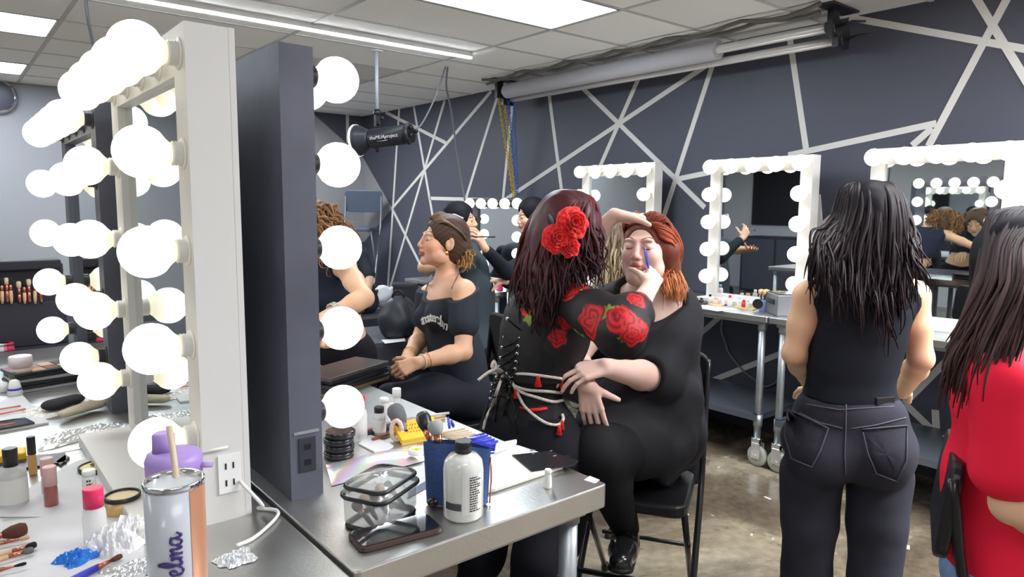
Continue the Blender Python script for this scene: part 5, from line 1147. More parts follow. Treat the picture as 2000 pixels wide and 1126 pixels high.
    for k in range(6):
        s = k/5; gs.append([hd+V(0, 0, .13), W(1178+60*s, 450, 2.62), W(1172+62*s, 500, 2.58), W(1168+62*s, 535, 2.56), W(1165+66*s, 572, 2.55)])
    hair_locks('locks', gs, 260, .009, (72, 60, 52), (176, 156, 124), ho, 23, .010, .016, 12, .3, 20, .7, .15, 1.1, .4, c_mid=(112, 96, 78))
    folding_chair('black folding chair under the ash-blonde woman, only a leg showing', (P['pelvis'].x, P['pelvis'].y), f, sh=P['pelvis'].z-.13, back=.38)
    # curly-haired woman leaning at the table behind the black mirror
    W = W0
    hd = W(588, 462, 2.5); hf = (V(-1, .05, -.35)).normalized(); f = V(-1, -.05, 0).normalized(); hR = frame(hf)
    t = thing('person', 'woman with curly brown hair and black crop top leaning at table behind the black mirror', 'person', (hd.x, hd.y, 0))
    ch = W(630, 545, 2.66)
    P = dict(pelvis=V(ch.x+.13, ch.y+.12, .92), waist=V(ch.x+.09, ch.y+.07, 1.06), chest=V(ch.x+.04, ch.y+.02, 1.20), neck=V(ch.x-.03, ch.y, 1.335), sl=V(ch.x+.01, ch.y-.16, 1.29), sr=V(ch.x+.01, ch.y+.17, 1.29), fwd=V(-1, 0, -.3).normalized(), pf=f)
    el, wl = W(712, 582, 2.36), W(642, 616, 2.26); er, wr = W(665, 590, 2.85), W(620, 610, 2.7)
    S = Sdf(*bounds([hd+V(0, 0, .14), er, wr, el, wl, P['pelvis'], wl+f*.15, wr+f*.15, hd+hf*.14], .1), .0045)
    torso(S, P, b=.9); S.cone(P['neck'], hd-V(0, 0, .05), .05, .05, .02); arm(S, P['sl'], el, wl, b=.8); arm(S, P['sr'], er, wr, b=.95); L = head_prims(S, hd, hR)
    hand(S, wl, f-V(0, 0, .3), -UPW, 1, ((.4, .4, .3),)*4); hand(S, wr, f-V(0, 0, .3), -UPW, -1, ((.4, .4, .3),)*4)
    b = S.mesh('body', skin_m, t, color=skin_paint((224, 180, 146), hd, hR, 1), smooth=1); face_lines(S, L, hR, 1, b, (70, 50, 36))
    G = Sdf(*bounds([P['sl'], P['sr'], P['neck'], P['waist'], P['chest']+f*.2, P['chest']-f*.2], .09), .005)
    torso(G, P, .010, b=.94, k=.05, bust=.045, parts='cuw')
    for s, sh in ((-1, P['sl']), (1, P['sr'])): G.cone(sh+V(0, s*.03, .09), sh+V(0, s*.03, -.085), .06, .048, .01, op='s')
    G.ball(P['neck']+V(0, 0, .05), (.08, .08, .045), None, .01, 's'); G.clip(P['waist']+V(0, 0, .03), (0, 0, -1)); G.mesh('crop_top', cloth('navy_black_rib', (38, 42, 58), .8), t, disp=folds(.002, 83, V(0, 0, 1), 50, .001), smooth=1)
    al = [V(P['pelvis'].x, P['pelvis'].y+s, .07) for s in (-.12, .12)]
    T = Sdf(*bounds([P['pelvis']]+al, .22), .007); T.ball(P['pelvis'], (.155, .12, .11), frame(f), .05)
    for s, a_ in zip((-.09, .09), al): T.chain([P['pelvis']+V(0, s, -.03), a_], [.10, .06], .04)
    T.clip((0, 0, .004), (0, 0, -1)); T.mesh('trousers', cloth('black_cotton', (22, 22, 29)), t, smooth=1)
    bR = axisR(el-wl)
    for q in (.12, .17, .22): MB().tube([wl+(el-wl)*q+bR @ Vector((.033*math.cos(a), .033*math.sin(a), 0)) for a in [2*math.pi*i/16 for i in range(17)]], .0025, 5).build('bracelet', cm('silver_beads', (190, 184, 178), .3, metal=.5), t)
    H = Sdf(*bounds([hd+V(0, 0, .14), hd-hf*.2, hd+hf*.12], .08), .005); scalp(H, hd, hR, 1.03, grow=.02); ho = H.mesh('hair', cm('hair_mass_brown', (92, 66, 48), .55), t, disp=folds(.003, 4, UPW, 70, .001), smooth=1)
    gs = []
    for k in range(9):
        a = math.radians(-30+240*k/8); gs.append([hd+hR @ Vector((0, .03, .14)), hd+hR @ Vector((.105*math.cos(a), -.03-.09*math.sin(a), .06)), hd+hR @ Vector((.125*math.cos(a), -.03-.12*math.sin(a), -.03)), hd+hR @ Vector((.125*math.cos(a), -.03-.11*math.sin(a), -.13))])
    hair_locks('curls', gs, 200, .0055, (92, 64, 46), (150, 112, 76), ho, 25, .012, .020, 26, .1, 30, .6, .2, 1.1, .4)
    gs = [[W(600, 420, 2.5), W(630, 430, 2.58), W(642, 418, 2.56), W(628, 408, 2.56)], [W(604, 430, 2.5), W(640, 440, 2.56), W(645, 425, 2.56), W(636, 412, 2.56)]]
    hair_locks('flyaway_curls', gs, 16, .0016, (110, 84, 64), (130, 100, 76), ho, 26, .008, .018, 22, .1, 30, .8, .6, 1.2, .3)
    # someone in dark clothes sitting on the riser
    t = thing('person', 'person in dark t-shirt sitting on the far stage, only shirt and forearm showing', 'person', W(718, 560, 6.4))
    f = (-FWH*.6-RTH*.5).normalized(); hd = W(664, 478, 6.35); hR = frame(f)
    P = dict(pelvis=W(708, 588, 6.75), waist=W(702, 560, 6.7), chest=W(690, 522, 6.55), neck=W(678, 497, 6.45), sl=W(704, 502, 6.4), sr=W(664, 505, 6.7), fwd=f)
    el, wl = W(722, 540, 6.3), W(718, 574, 6.15); er, wr = W(670, 560, 6.5), W(690, 590, 6.3)
    S = Sdf(*bounds([hd+V(0, 0, .14), er, wr, el, wl, P['pelvis']], .12), .007); torso(S, P, b=.9); S.cone(P['neck'], hd-V(0, 0, .05), .05, .05, .02); arm(S, P['sl'], el, wl); arm(S, P['sr'], er, wr); head_prims(S, hd, hR); hand(S, wl, f, -UPW, 1); hand(S, wr, f, -UPW, -1)
    S.mesh('body', skin_m, t, color=skin_paint((214, 172, 146), hd, hR, 1), smooth=1)
    G = Sdf(*bounds([P['sl'], P['sr'], P['neck'], P['pelvis'], el, er], .12), .007); torso(G, P, .02, b=1., k=.05); G.chain([P['sl'], el*.9+P['sl']*.1], [.07, .06], .03); G.chain([P['sr'], er*.6+P['sr']*.4], [.07, .06], .03); G.mesh('dark_t_shirt', cloth('slate_black_jersey', (46, 50, 58), .8), t, smooth=1)
    H = Sdf(*bounds([hd+V(0, 0, .14), hd-f*.15, hd+f*.1], .08), .006); scalp(H, hd, hR, 1.02, grow=.012); H.mesh('hair', mat('hair_mass', s2l(24, 22, 28), .5), t, smooth=1)
    T = Sdf(*bounds([P['pelvis'], P['pelvis']+f*.4, P['pelvis']+f*.4-V(0, 0, .4)], .14), .008)
    for s in (-.09, .09): T.chain([P['pelvis']+f.cross(UPW)*s, P['pelvis']+f.cross(UPW)*s+f*.36], [.09, .06], .04)
    T.mesh('trousers', cloth('black_cotton', (22, 22, 29)), t)
back_people()
folding_chair('grey metal folding chair standing on the dark riser before the pale wall', tuple(W(702, 560, 8.2))[:2], (-FWH*1.0-RTH*.05), sh=.76, back=.42, base=SZ, padm=cm('steel_blue_vinyl', (70, 80, 96), .4), fm=cm('grey_chair_tube', (120, 126, 134), .4, metal=.4), w_=.215)
# ---------------------------------------------------------------- things on the near tables
def P0(px, py, z=TZ): return onZ(px, py, z)
UID = [0]
def bottle(name, label, px, py, r, h, bm, capm, ch=.02, cr=None, shoulder=.012, band=None, cat='bottle', group=None, z=TZ, n=20, pump=False, neck=None, xyz=None):
    c = xyz or P0(px, py, z)
    if c.x > 3.82 and xyz is None: c = V(3.82, onX(px, py, 3.82).y, z)
    t = thing(name, label, cat, c, group); cr = cr or r*.6
    hb = h-ch; nk = neck or cr*.85
    MB().lathe([(r*.92, .0005), (r, .004), (r, hb-shoulder-.004), (r*.93, hb-shoulder*.5), (nk, hb), (nk, hb+.002)], c, None, n).build('body', bm, t)
    q = MB().lathe([(cr, hb+.0015), (cr, h-.002), (cr*.92, h)], c, None, n)
    if pump: q.lathe([(.004, h), (.004, h+.012)], c, None, 8); q.box((-.022, -.006, h+.012), (.008, .006, h+.022), zrot(20), c)
    q.build('cap', capm, t)
    if band: MB().lathe([(r+.0006, band[0]*h), (r+.0006, band[1]*h)], c, None, n, caps=False).build('label_band', band[2], t)
    return t
def slab(name, label, cat, pts, z0, th, m, r=0., group=None, build=True):
    q = [P0(*p, z0) for p in pts]; q = [V(min(a.x, 3.97), a.y, a.z) for a in q] if group == 'palettes on the right table' else q; c = sum(q, Vector())/len(q)
    t = thing(name, label, cat, (c.x, c.y, z0), group)
    MB().prism([(a.x, a.y) for a in q], z0+.0004, z0+th).build('body', m, t, bevel=min(th*.4, .004) if r else 0)
    return t
def crumple(name, label, cat, px0, py0, w_, d_, h_, m, seed=1, ang=0, z=TZ, nx=34, ny=26, kind=None, sharp=1., group=None):
    c = P0(px0, py0, z); r = np.random.RandomState(seed); ph = r.rand(20)*6.28; mb = MB(); vs = []; fs = []
    for i in range(nx+1):
        for j in range(ny+1):
            u, v = i/nx*2-1, j/ny*2-1; e = 1-max(abs(u), abs(v))**4
            ex = 1+.12*math.sin(3*math.atan2(v, u)+ph[0])+.08*math.sin(7*math.atan2(v, u)+ph[1])
            k = abs(math.sin(5*u+3*v+ph[2]))*.5+abs(math.sin(9*v-6*u+ph[3]+2*math.sin(4*u)))*.3+abs(math.sin(17*u+13*v+ph[4]))*.2*sharp
            vs.append(c+zrot(ang) @ Vector((u*w_*ex, v*d_*ex, .001+h_*e*k)))
    for i in range(nx):
        for j in range(ny): q = i*(ny+1)+j; fs.append((q, q+ny+1, q+ny+2, q+1))
    mb.add(vs, fs, sharp < 1); return one(name, label, cat, mb, m, group)
def brush(name, label, a, b, hm, fm, bm, hr=.0045, br=.010, bl=.03, group=None, fl=.025):
    # a: handle end, b: bristle tip
    a = Vector(a); b = Vector(b); d = (b-a).normalized(); L = (b-a).length; t = thing(name, label, 'makeup brush', (a+b)/2, group)
    MB().tube([a, a+d*L*.15, a+d*(L-bl-fl)*.6, a+d*(L-bl-fl)], [hr*.5, hr*.9, hr, hr*.9], 8).build('handle', hm, t)
    MB().tube([a+d*(L-bl-fl), a+d*(L-bl)], [hr*.95, min(br*.6, hr*1.6)], 8).build('ferrule', fm, t)
    MB().tube([b-d*bl*1.05, b-d*bl*.7, b-d*bl*.3, b-d*bl*.05, b], [br*.55, br*.9, br, br*.75, br*.25], 10).build('bristles', bm, t)
    return t
rosegold = mat('rose_gold', (.66, .36, .27), .25, .9); tan = cm('light_wood_handle', (206, 168, 128), .5); liquid = mat('cloudy_clear_liquid', (.80, .81, .75), .12, alpha=.82, coat=.6)
darkbr = cm('dark_bristles', (28, 24, 26), .9); greybr = cm('grey_bristles', (98, 100, 104), .95); pinkw = cm('rose_cap', (214, 172, 168), .45); black_print = cm('black_print', (40, 40, 44), .6)
def printed(parent, px, py, D, w_, h_, rows, m, nrm=None, lift=.0, sub=(.4, 1.), seed=2):
    pass
def label_lines(parent, c, face, w_, h_, rows, m, r, seed=3, frac=(.55, 1.)):
    # rows of small printed lines wrapped on a cylinder of radius r about c, centred on direction face
    R_ = random.Random(seed); mb = MB(); a0 = math.atan2(face.y, face.x)
    for i in range(rows):
        z = c.z+h_*(.5-(i+.5)/rows); L = w_*R_.uniform(*frac); x = -w_/2
        while x < -w_/2+L:
            g = R_.uniform(.002, .006); g = min(g, -w_/2+L-x); vs = []
            for xx in (x, x+g):
                a = a0+xx/r
                for zz in (z-h_/rows*.25, z+h_/rows*.25): vs.append((c.x+(r+.0009)*math.cos(a), c.y+(r+.0009)*math.sin(a), zz))
            mb.add(vs, [(0, 2, 3, 1)]); x += g+.0012
    return mb.build('printed_text', m, parent)
# -- large clear bottle with black cap
c = P0(905, 1006); t = thing('toner_bottle', 'large clear bottle with black cap and white label in front of the blue brush roll', 'bottle', c)
rb_ = .0395; hb_ = .128
MB().lathe([(rb_*.9, .0005), (rb_, .006), (rb_, hb_-.03), (rb_*.93, hb_-.014), (rb_*.7, hb_-.004), (.014, hb_), (.014, hb_+.004)], c, None, 32).build('body', liquid, t)
MB().lathe([(.0165, hb_+.002), (.0165, hb_+.022), (.0155, hb_+.024)], c, None, 24).build('cap', blackp, t)
fd = (CAM-c); a0 = math.atan2(fd.y, fd.x)
def arc_label(parent, c, a, wa, z0, z1, r, m, name='label'):
    vs = []; n = 14
    for k in range(n+1):
        aa = a-wa/2+wa*k/n; vs += [(c.x+r*math.cos(aa), c.y+r*math.sin(aa), c.z+z0), (c.x+r*math.cos(aa), c.y+r*math.sin(aa), c.z+z1)]
    return MB().add(vs, [(2*k, 2*k+2, 2*k+3, 2*k+1) for k in range(n)], True).build(name, m, parent)
whl = cm('white_label', (222, 222, 218), .5)
arc_label(t, c, a0+.5, 1.1, .018, .098, rb_+.0005, whl); arc_label(t, c, a0-.55, .9, .026, .040, rb_+.0006, cm('dark_label_block', (70, 74, 76), .5), 'dark_label')
label_lines(t, c+V(0, 0, .058), V(math.cos(a0+.62), math.sin(a0+.62), 0),   .026, .070, 15, black_print, rb_+.0006, 4)
# -- clear vinyl pouch
c = P0(745, 1012); pa = 27; t = thing('cosmetic_pouch', 'clear vinyl zip pouch with black piping on the steel table', 'pouch', c); Rz = zrot(pa)
def rr(w_, d_, r, n=4): 
    out = []
    for cx, cy, a_ in ((w_-r, d_-r, 0), (-w_+r, d_-r, 90), (-w_+r, -d_+r, 180), (w_-r, -d_+r, 270)):
        for k in range(n+1): a = math.radians(a_+90*k/n); out.append((cx+r*math.cos(a), cy+r*math.sin(a)))
    return out
vinyl = mat('clear_vinyl', (.55, .56, .55), .05, alpha=.42, spec=.9, coat=1.)
n = 20; mb = MB(); prof = ((.86, .001), (.97, .015), (.98, .045), (1.0, .062)); ring = rr(.068, .050, .022)
for i, (s, z) in enumerate(prof): pass
vs = [c+Rz @ Vector((x*s, y*s, z+.0025*math.sin(9*x/.078+5*y/.05+z*60))) for s, z in prof for x, y in ring]; N_ = len(ring)
mb.add(vs, [(i*N_+k, i*N_+(k+1) % N_, (i+1)*N_+(k+1) % N_, (i+1)*N_+k) for i in range(3) for k in range(N_)], True); mb.build('body', vinyl, t)
vs = [c+Rz @ Vector((0, 0, .096))]; fs = []
pr = ((.35, .094), (.7, .090), (.9, .080), (1.0, .066))
vs += [c+Rz @ Vector((x*s, y*s, z+.004*math.sin(40*x+30*y+i))) for i, (s, z) in enumerate(pr) for x, y in ring]
fs = [(0, 1+k, 1+(k+1) % N_) for k in range(N_)]+[(1+i*N_+k, 1+(i+1)*N_+k, 1+(i+1)*N_+(k+1) % N_, 1+i*N_+(k+1) % N_) for i in range(3) for k in range(N_)]
MB().add(vs, fs, True).build('lid', vinyl, t)
for z, s, r, nm in ((.062, 1.01, .004, 'zip'), (.080, .93, .0042, 'piping'), (.004, .9, .0042, 'piping')):
    MB().tube([c+Rz @ Vector((x*s, y*s, z)) for x, y in ring+[ring[0]]], r if nm == 'piping' else [(.0055, .0035)]*(N_+1), 6).build(nm, blackp, t)
for k in range(5):
    a = c+Rz @ Vector((-.055+.026*k, -.02+.01*(k % 2), .012)); b_ = c+Rz @ Vector((-.045+.026*k, .03, .045+.006*(k % 2)))
    brush('makeup_brush', ('short dark brush inside the clear pouch', 'beige-tipped brush inside the clear pouch')[k % 2], a, b_, blackp, rosegold, (darkbr, cm('beige_bristles', (206, 180, 150), .9))[k % 2], .005, .010, .02, 'brushes inside the clear pouch', .01)
# -- phone
q = [P0(x, y) for x, y in ((689, 1046), (712, 1084), (862, 1044), (822, 1006))]; ctr = sum(q, Vector())/4; ux = (q[2]-q[1]).normalized(); ang = math.degrees(math.atan2(ux.y, ux.x))
t = thing('smartphone', 'black smartphone in brown-edged case lying in front of the clear pouch', 'phone', ctr)
MB().rbox((-.080, -.038, .0005), (.080, .038, .010), .012, zrot(ang), ctr, 5).build('case', cm('brown_case', (66, 50, 46), .4), t, bevel=.002)
MB().rbox((-.076, -.034, .0101), (.076, .034, .0115), .010, zrot(ang), ctr, 5).build('screen', mat('phone_glass', (.01, .011, .014), .06, coat=1.), t)
# -- blue brush roll
c = P0(893, 985); c.z = TZ; bl_ = cm('navy_nylon', (50, 76, 128), .5, bump=.2, bscale=160); t = thing('brush_roll', 'standing blue nylon brush roll with rose gold piping and two fluffy brushes', 'brush roll', c)
ax = (P0(962, 985)-P0(826, 985)).normalized(); ay = UPW.cross(ax); vs = []; fs = []; nx, nz = 26, 8; 
for side in (0, 1):
    for i in range(nx+1):
        for j in range(nz+1):
            u, v = i/nx*2-1, j/nz; w_ = .062+.006*v; y = (.026-.012*v)*math.cos(u*math.pi/2)**.5*(1 if side else -1)+.003*math.sin(7*u+4*v+side)*(1-abs(u))
            vs.append(c+ax*(u*w_)+ay*y+V(0, 0, .004+v*(.128-.014*u*(1 if u > 0 else 0))))
    o_ = side*(nx+1)*(nz+1)
    for i in range(nx):
        for j in range(nz): q_ = o_+i*(nz+1)+j; fs.append((q_, q_+nz+1, q_+nz+2, q_+1) if side == 0 else (q_, q_+1, q_+nz+2, q_+nz+1))
MB().add(vs, fs, True).build('fabric', bl_, t)
MB().tube([c+ax*.066+V(0, 0, .004), c+ax*.069+V(0, 0, .05), c+ax*.068+V(0, 0, .10)], .0018, 6).build('piping', rosegold, t)
MB().tube([c+ax*(-.062+.0124*k)+ay*-.024*math.cos((-1+.2*k)*1.57)**.5+V(0, 0, .006) if abs(-1+.2*k) < 1 else c+ax*(-.062+.0124*k)+V(0, 0, .006) for k in range(11)], .0018, 6).build('piping', rosegold, t)
b0 = c-ax*.035+V(0, 0, .09); brush('makeup_brush', 'fluffy black powder brush standing in the blue roll', b0+V(0, 0, -.03), W(824, 806, 1.50), blackp, rosegold, blackp, .006, .0165, .042)
brush('makeup_brush', 'silver flat-topped brush with rose gold ferrule standing in the blue roll', b0+ax*.012+V(0, 0, -.03), W(848, 820, 1.43), rosegold, rosegold, cm('silver_bristles', (160, 162, 160), .8), .007, .0165, .030)
# -- notepad, acrylic palette, vial
slab('notepad', 'white notepad on the corner of the near steel table', 'notepad', [(950, 965), (967, 962), (1100, 917), (1098, 905), (1010, 876), (950, 905)], TZ, .012, cm('notepad_white', (214, 213, 205), .7), 1)
q = [P0(x, y, TZ+.0125) for x, y in ((1000, 889), (1072, 881), (1130, 900), (1122, 909), (1038, 921))]; cc_ = sum(q, Vector())/5; t = thing('mixing_palette', 'black steel mixing palette smeared with makeup lying on the white notepad', 'palette', cc_)
MB().prism([(a.x, a.y) for a in q], TZ+.0125, TZ+.0145).build('plate', mat('dark_steel', (.05, .052, .058), .15, .6), t, bevel=.0006)
MB().prism([(P0(1107, 902).x+.008*math.cos(a), P0(1107, 902).y+.008*math.sin(a)) for a in [i*.524 for i in range(12)]], TZ+.0146, TZ+.0149).build('thumb_hole', blackp, t)
mb = MB(); rr_ = random.Random(4)
for k in range(7):
    a = P0(1028+rr_.random()*60, 888+rr_.random()*16); mb.sphere((a.x, a.y, TZ+.0147), (.004+.003*rr_.random(), .002, .0006), 8, 4)
mb.build('smears', cm('grey_smear', (120, 124, 130), .5), t)
bottle('sample_vial', 'tiny white-capped vial at the corner of the near table', 1070, 952, .0085, .042, whl, whitep, .012, .0075)
slab('paper_tag', 'small white paper square at the table corner', 'paper', [(1140, 937), (1152, 929), (1172, 937), (1162, 944)], TZ, .0006, paper)
# -- bottles and brushes along the black mirror
redp = cm('red_cap', (214, 40, 66), .35)
bottle('spray_bottle', 'clear bottle with a red cap beside the black mirror', 702, 858, .021, .118, clear2, redp, .034, .0165)
bottle('clear_bottle', 'clear bottle with a black cap between red and white capped bottles', 741, 846, .0175, .074, clear2, blackp, .017, .0135, band=(.1, .55, whl))
bottle('clear_bottle', 'small clear bottle with a white screw cap behind the black-capped one', 751, 822, .0165, .068, clear2, whitep, .014, .0135)
bottle('white_tube', 'slim white cylinder bottle nearest the far table edge', 775, 797, .0125, .062, whitep, cm('bright_white_cap', (232, 232, 230), .4), .028, .0132)
bottle('white_jar', 'low white jar beside the slim white cylinder', 764, 806, .012, .03, whitep, whitep, .01)
a = P0(795, 862); brush('makeup_brush', 'big round grey powder brush beside the clear bottles', V(a.x, a.y, TZ+.02), W(768, 793, 1.85), darkbr, cm('grey_ferrule', (120, 122, 122), .4), greybr, .007, .024, .055)
for k, (px, py) in enumerate(((662, 890), (662, 890), (662, 890), (664, 890))):
    c_ = P0(px, py); t = thing('powder_compact', 'round black compact, %s in stack beside the black mirror' % ('lowest', 'second lowest', 'third', 'topmost')[k], 'compact', (c_.x, c_.y, TZ+.0165*k), 'stacked black compacts')
    MB().lathe([(.034, .0005), (.036, .003), (.036, .008)], V(c_.x+.002*(k % 2), c_.y, TZ+.0165*k), None, 28).build('base', blackp, t); MB().lathe([(.0365, .0085), (.036, .0135), (.033, .0155)], V(c_.x+.002*(k % 2), c_.y, TZ+.0165*k), None, 28).build('lid', mat('gloss_black', (.02, .02, .024), .12), t)
# open dark pencils
for k, (a, b, m_, l) in enumerate((((700, 852), (775, 832), blackp, 'black eyeliner pencil lying nearest the compacts'), ((708, 846), (770, 826), cm('slate_pencil', (70, 78, 88), .4), 'slate grey eyeliner pencil beside the black one'), ((728, 858), (785, 838), cm('brown_pencil', (140, 80, 50), .5), 'brown eyeliner pencil pointing at the yellow palette'), ((690, 842), (728, 836), cm('pink_tube', (226, 150, 150), .4), 'short pink tube with red end by the bottles'))):
    A = P0(*a, TZ+.006); B = P0(*b, TZ+.006); t = thing('eyeliner_pencil', l, 'pencil', (A+B)/2, 'eyeliner pencils'); MB().tube([A, B], .005, 8).build('barrel', m_, t); MB().tube([B, B+(B-A).normalized()*.012], [.005, .001], 8).build('tip', redp if k == 3 else tan, t)
# holographic pouch
holo = mat('holographic_film', (.8, .7, .75), .25, .55, attr=True)
c = P0(722, 905); mb = MB(); vs = []; cl = []; nx, ny = 40, 14
A, B, C_, D_ = P0(636, 908), P0(812, 868), P0(862, 892), P0(648, 950)
for i in range(nx+1):
    for j in range(ny+1):
        u, v = i/nx, j/ny; p = (A*(1-u)+B*u)*(1-v)+(D_*(1-u)+C_*u)*v; p.z = TZ+.002+.020*math.sin(math.pi*v)*(math.sin(math.pi*min(u*1.1, 1)))**.6; vs.append(p)
        h = (u*3.2+v*1.3) % 1; cl.append((.70+.10*math.sin(6.28*h), .64+.08*math.sin(6.28*h+2.1), .68+.10*math.sin(6.28*h+4.2)))
mb.add(vs, [(i*(ny+1)+j, (i+1)*(ny+1)+j, (i+1)*(ny+1)+j+1, i*(ny+1)+j+1) for i in range(nx) for j in range(ny)], True)
tag(mb.build('holographic_pouch', holo, cols=cl), 'flat shiny holographic pouch between compacts and clear vinyl pouch', 'pouch')
# yellow palette
q = [P0(x, y, TZ+.012) for x, y in ((772, 858), (776, 878), (845, 866), (842, 838), (800, 836))]; q = [P0(770, 842), P0(778, 884), P0(862, 868), P0(850, 832)]; c = sum(q, Vector())/4
t = thing('eyeshadow_palette', 'yellow eyeshadow palette box with red lettering leaning behind blue roll', 'palette', c)
ux = (q[2]-q[1]).normalized(); an = math.degrees(math.atan2(ux.y, ux.x)); Rt = zrot(an) @ Matrix.Rotation(math.radians(24), 3, 'X'); c2 = V(c.x, c.y, TZ+.024); yel = cm('marigold_card', (240, 186, 40), .5)
MB().rbox((-.058, -.036, -.006), (.058, .036, .006), .002, Rt, c2).build('box', yel, t, bevel=.001)
MB().rbox((-.056, -.0365, -.0105), (.056, .035, -.0061), .002, Rt, c2).build('tray', cm('cream_card', (226, 206, 140), .6), t)
mb = MB(); rr_ = random.Random(12)
for k in range(3):
    for j in range(9):
        x = -.034+.0078*j+.001*rr_.random(); y = .016-.013*k; hh = .0035 if k != 1 else .005
        mb.tube([c2+Rt @ Vector((x+.003*rr_.random(), y-hh, .0066)), c2+Rt @ Vector((x+.004*rr_.random(), y, .0066)), c2+Rt @ Vector((x+.0045, y+hh*rr_.uniform(-.6, 1), .0066))], .0008, 5)
mb.build('blurred_red_print', cm('red_print', (214, 80, 40), .5), t)
# hair tie, paper, tape
c = P0(775, 862); one('hair_tie', 'pale pink fabric scrunchie standing by the yellow palette', 'hair tie', MB().tube([c+V(0, 0, .030)+ax*(.013*math.cos(a))+V(0, 0, .026*math.sin(a)) for a in [i*.3 for i in range(22)]], [.0055+.001*(i % 2) for i in range(22)], 8), cm('blush_fabric', (212, 190, 176), .8))
slab('envelope', 'white paper booklet between compacts and the yellow palette', 'paper', [(700, 868), (722, 850), (768, 872), (742, 890)], TZ, .004, paper)
slab('paper_sheet', 'pale blue-white paper under the blue roll', 'paper', [(798, 962), (850, 926), (842, 905), (806, 914), (786, 945)], TZ, .003, cm('cool_paper', (196, 200, 214), .7))
slab('grey_card', 'slate blue card under pale paper beside the clear pouch', 'card', [(795, 975), (840, 950), (838, 938), (800, 955)], TZ, .0015, cm('slate_blue_card', (92, 100, 122), .6))
c = P0(812, 900, TZ+.0); t = thing('tape_roll', 'white and lime tape roll on the holographic pouch', 'tape roll', c); MB().lathe([(.018, .018), (.018, .030), (.011, .030), (.011, .018), (.018, .018)], c, None, 24, caps=False).build('roll', whitep, t); MB().lathe([(.011, .0185), (.011, .0295), (.006, .0295), (.006, .0185), (.011, .0185)], c, None, 24, caps=False).build('core', cm('lime', (196, 214, 60), .5), t)
c = P0(850, 988); t = thing('black_clip', 'black clip with gold screw under the blue brush roll', 'clip', c); MB().sphere(c+V(0, 0, .012), (.022, .012, .011), 16, 8, zrot(20)).build('body', blackp, t); MB().sphere(c+V(-.004, -.011, .016), (.005, .003, .003)).build('screw', rosegold, t)
# cobalt mascara wands and wooden sticks
cob = cm('cobalt_blue', (52, 62, 190), .3)
for k in range(9):
    a = P0(898+6*k, 858+2.6*k, TZ+.005+.004*(k % 2)); b = P0(946+6.5*k, 846+3.8*k, TZ+.005+.004*(k % 2)); one('mascara_wand', 'cobalt blue disposable mascara wand in the bundle behind the blue roll', 'mascara wand', MB().tube([a, b], .0032, 6), cob, 'bundle of cobalt wands')
for k in range(2):
    a = P0(878+8*k, 832-2*k, TZ+.004); b = P0(864+6*k, 818+6*k, TZ+.004); one('mascara_wand', 'loose cobalt wand near the far table edge', 'mascara wand', MB().tube([a, b+V(.02, 0, 0)], .0034, 6), cob, 'loose cobalt wands')
for k in range(7):
    a = P0(858+4*k, 846+2*k, TZ+.004); b = P0(908+7*k, 836+3.4*k, TZ+.004+.003*(k % 2)); one('wooden_stick', 'thin wooden applicator stick in the fan beside the cobalt wands', 'stick', MB().tube([a, b], (.0028, .0028), 6), cm('birch_%d' % (k % 3), ((214, 190, 152), (226, 200, 176), (216, 206, 186))[k % 3], .6), 'wooden applicator sticks')
for k, (a, b) in enumerate((((790, 816), (877, 806)), ((800, 824), (870, 812)), ((796, 830), (868, 818)), ((760, 838), (830, 828)))):
    one('long_brush_handle', ('white plastic spatula along the far table edge', 'long pale wooden handle second from the far table edge', 'long tan wooden handle third from the far table edge', 'pale pink handle beside the yellow palette')[k], 'stick', MB().tube([P0(*a, TZ+.005), P0(*b, TZ+.005)], .0042, 6), (whitep, tan, tan, pinkw)[k])
slab('folded_tissue', 'folded white tissue at the near end of the cobalt wands', 'tissue', [(965, 892), (1005, 880), (1010, 866), (968, 874)], TZ, .014, paper, 1)
# black palettes stacked towards the far end of the near table
for k in range(5):
    dz = .013*k; s = (.150, .148, .15, .138, .15)[k]; c = P0(672, 752); t = thing('makeup_palette', ('gold-edged flat palette at the bottom of the black stack', 'black palette just above the gold-edged one', 'black palette in the middle of the stack', 'black palette second from top', 'brown-black palette on top of the stack')[k], 'palette', (c.x, c.y, TZ+dz), 'stacked black palettes')
    R5 = zrot((4, 2, 6, 3, 5)[k]+18); MB().rbox((-s, -.075, .0006), (s, .075, .0118), .004, R5, V(c.x, c.y, TZ+dz)).build('case', (cm('gold_edge_black', (96, 84, 60), .4), blackp, cm('charcoal_case', (40, 40, 46), .3), blackp, mat('palette_top_sheen', s2l(74, 68, 68), .3))[k], t, bevel=.002)
crumple('plastic_wrap', 'crumpled teal and pink wrapping beside the black palettes', 'wrapping', 672, 772, .05, .03, .02, cm('teal_film', (92, 176, 170), .3), 9, 20)
crumple('paper_towel', 'white tissue with beige stripes behind the lowest bulb', 'tissue', 650, 790, .05, .05, .01, paper, 10, 0)
bottle('pink_bottle', 'small bright pink bottle lying behind the red-capped bottle', 690, 790, .017, .05, redp, redp, .01)
# ---------------------------------------------------------------- left table
one('paper_towel', 'large white paper towel spread under the pink lip gloss', 'paper towel', MB().prism([(P0(*p).x, P0(*p).y) for p in ((-40, 1010), (140, 905), (215, 880), (275, 945), (268, 962), (120, 1010), (60, 1010))], TZ+.0004, TZ+.0018), paper)
one('paper_towel', 'large white paper towel under the brushes at the bottom left', 'paper towel', MB().prism([(P0(*p).x, P0(*p).y) for p in ((-60, 1030), (140, 1004), (275, 965), (285, 1140), (250, 1400), (-200, 1400))], TZ+.0019, TZ+.0032), paper)
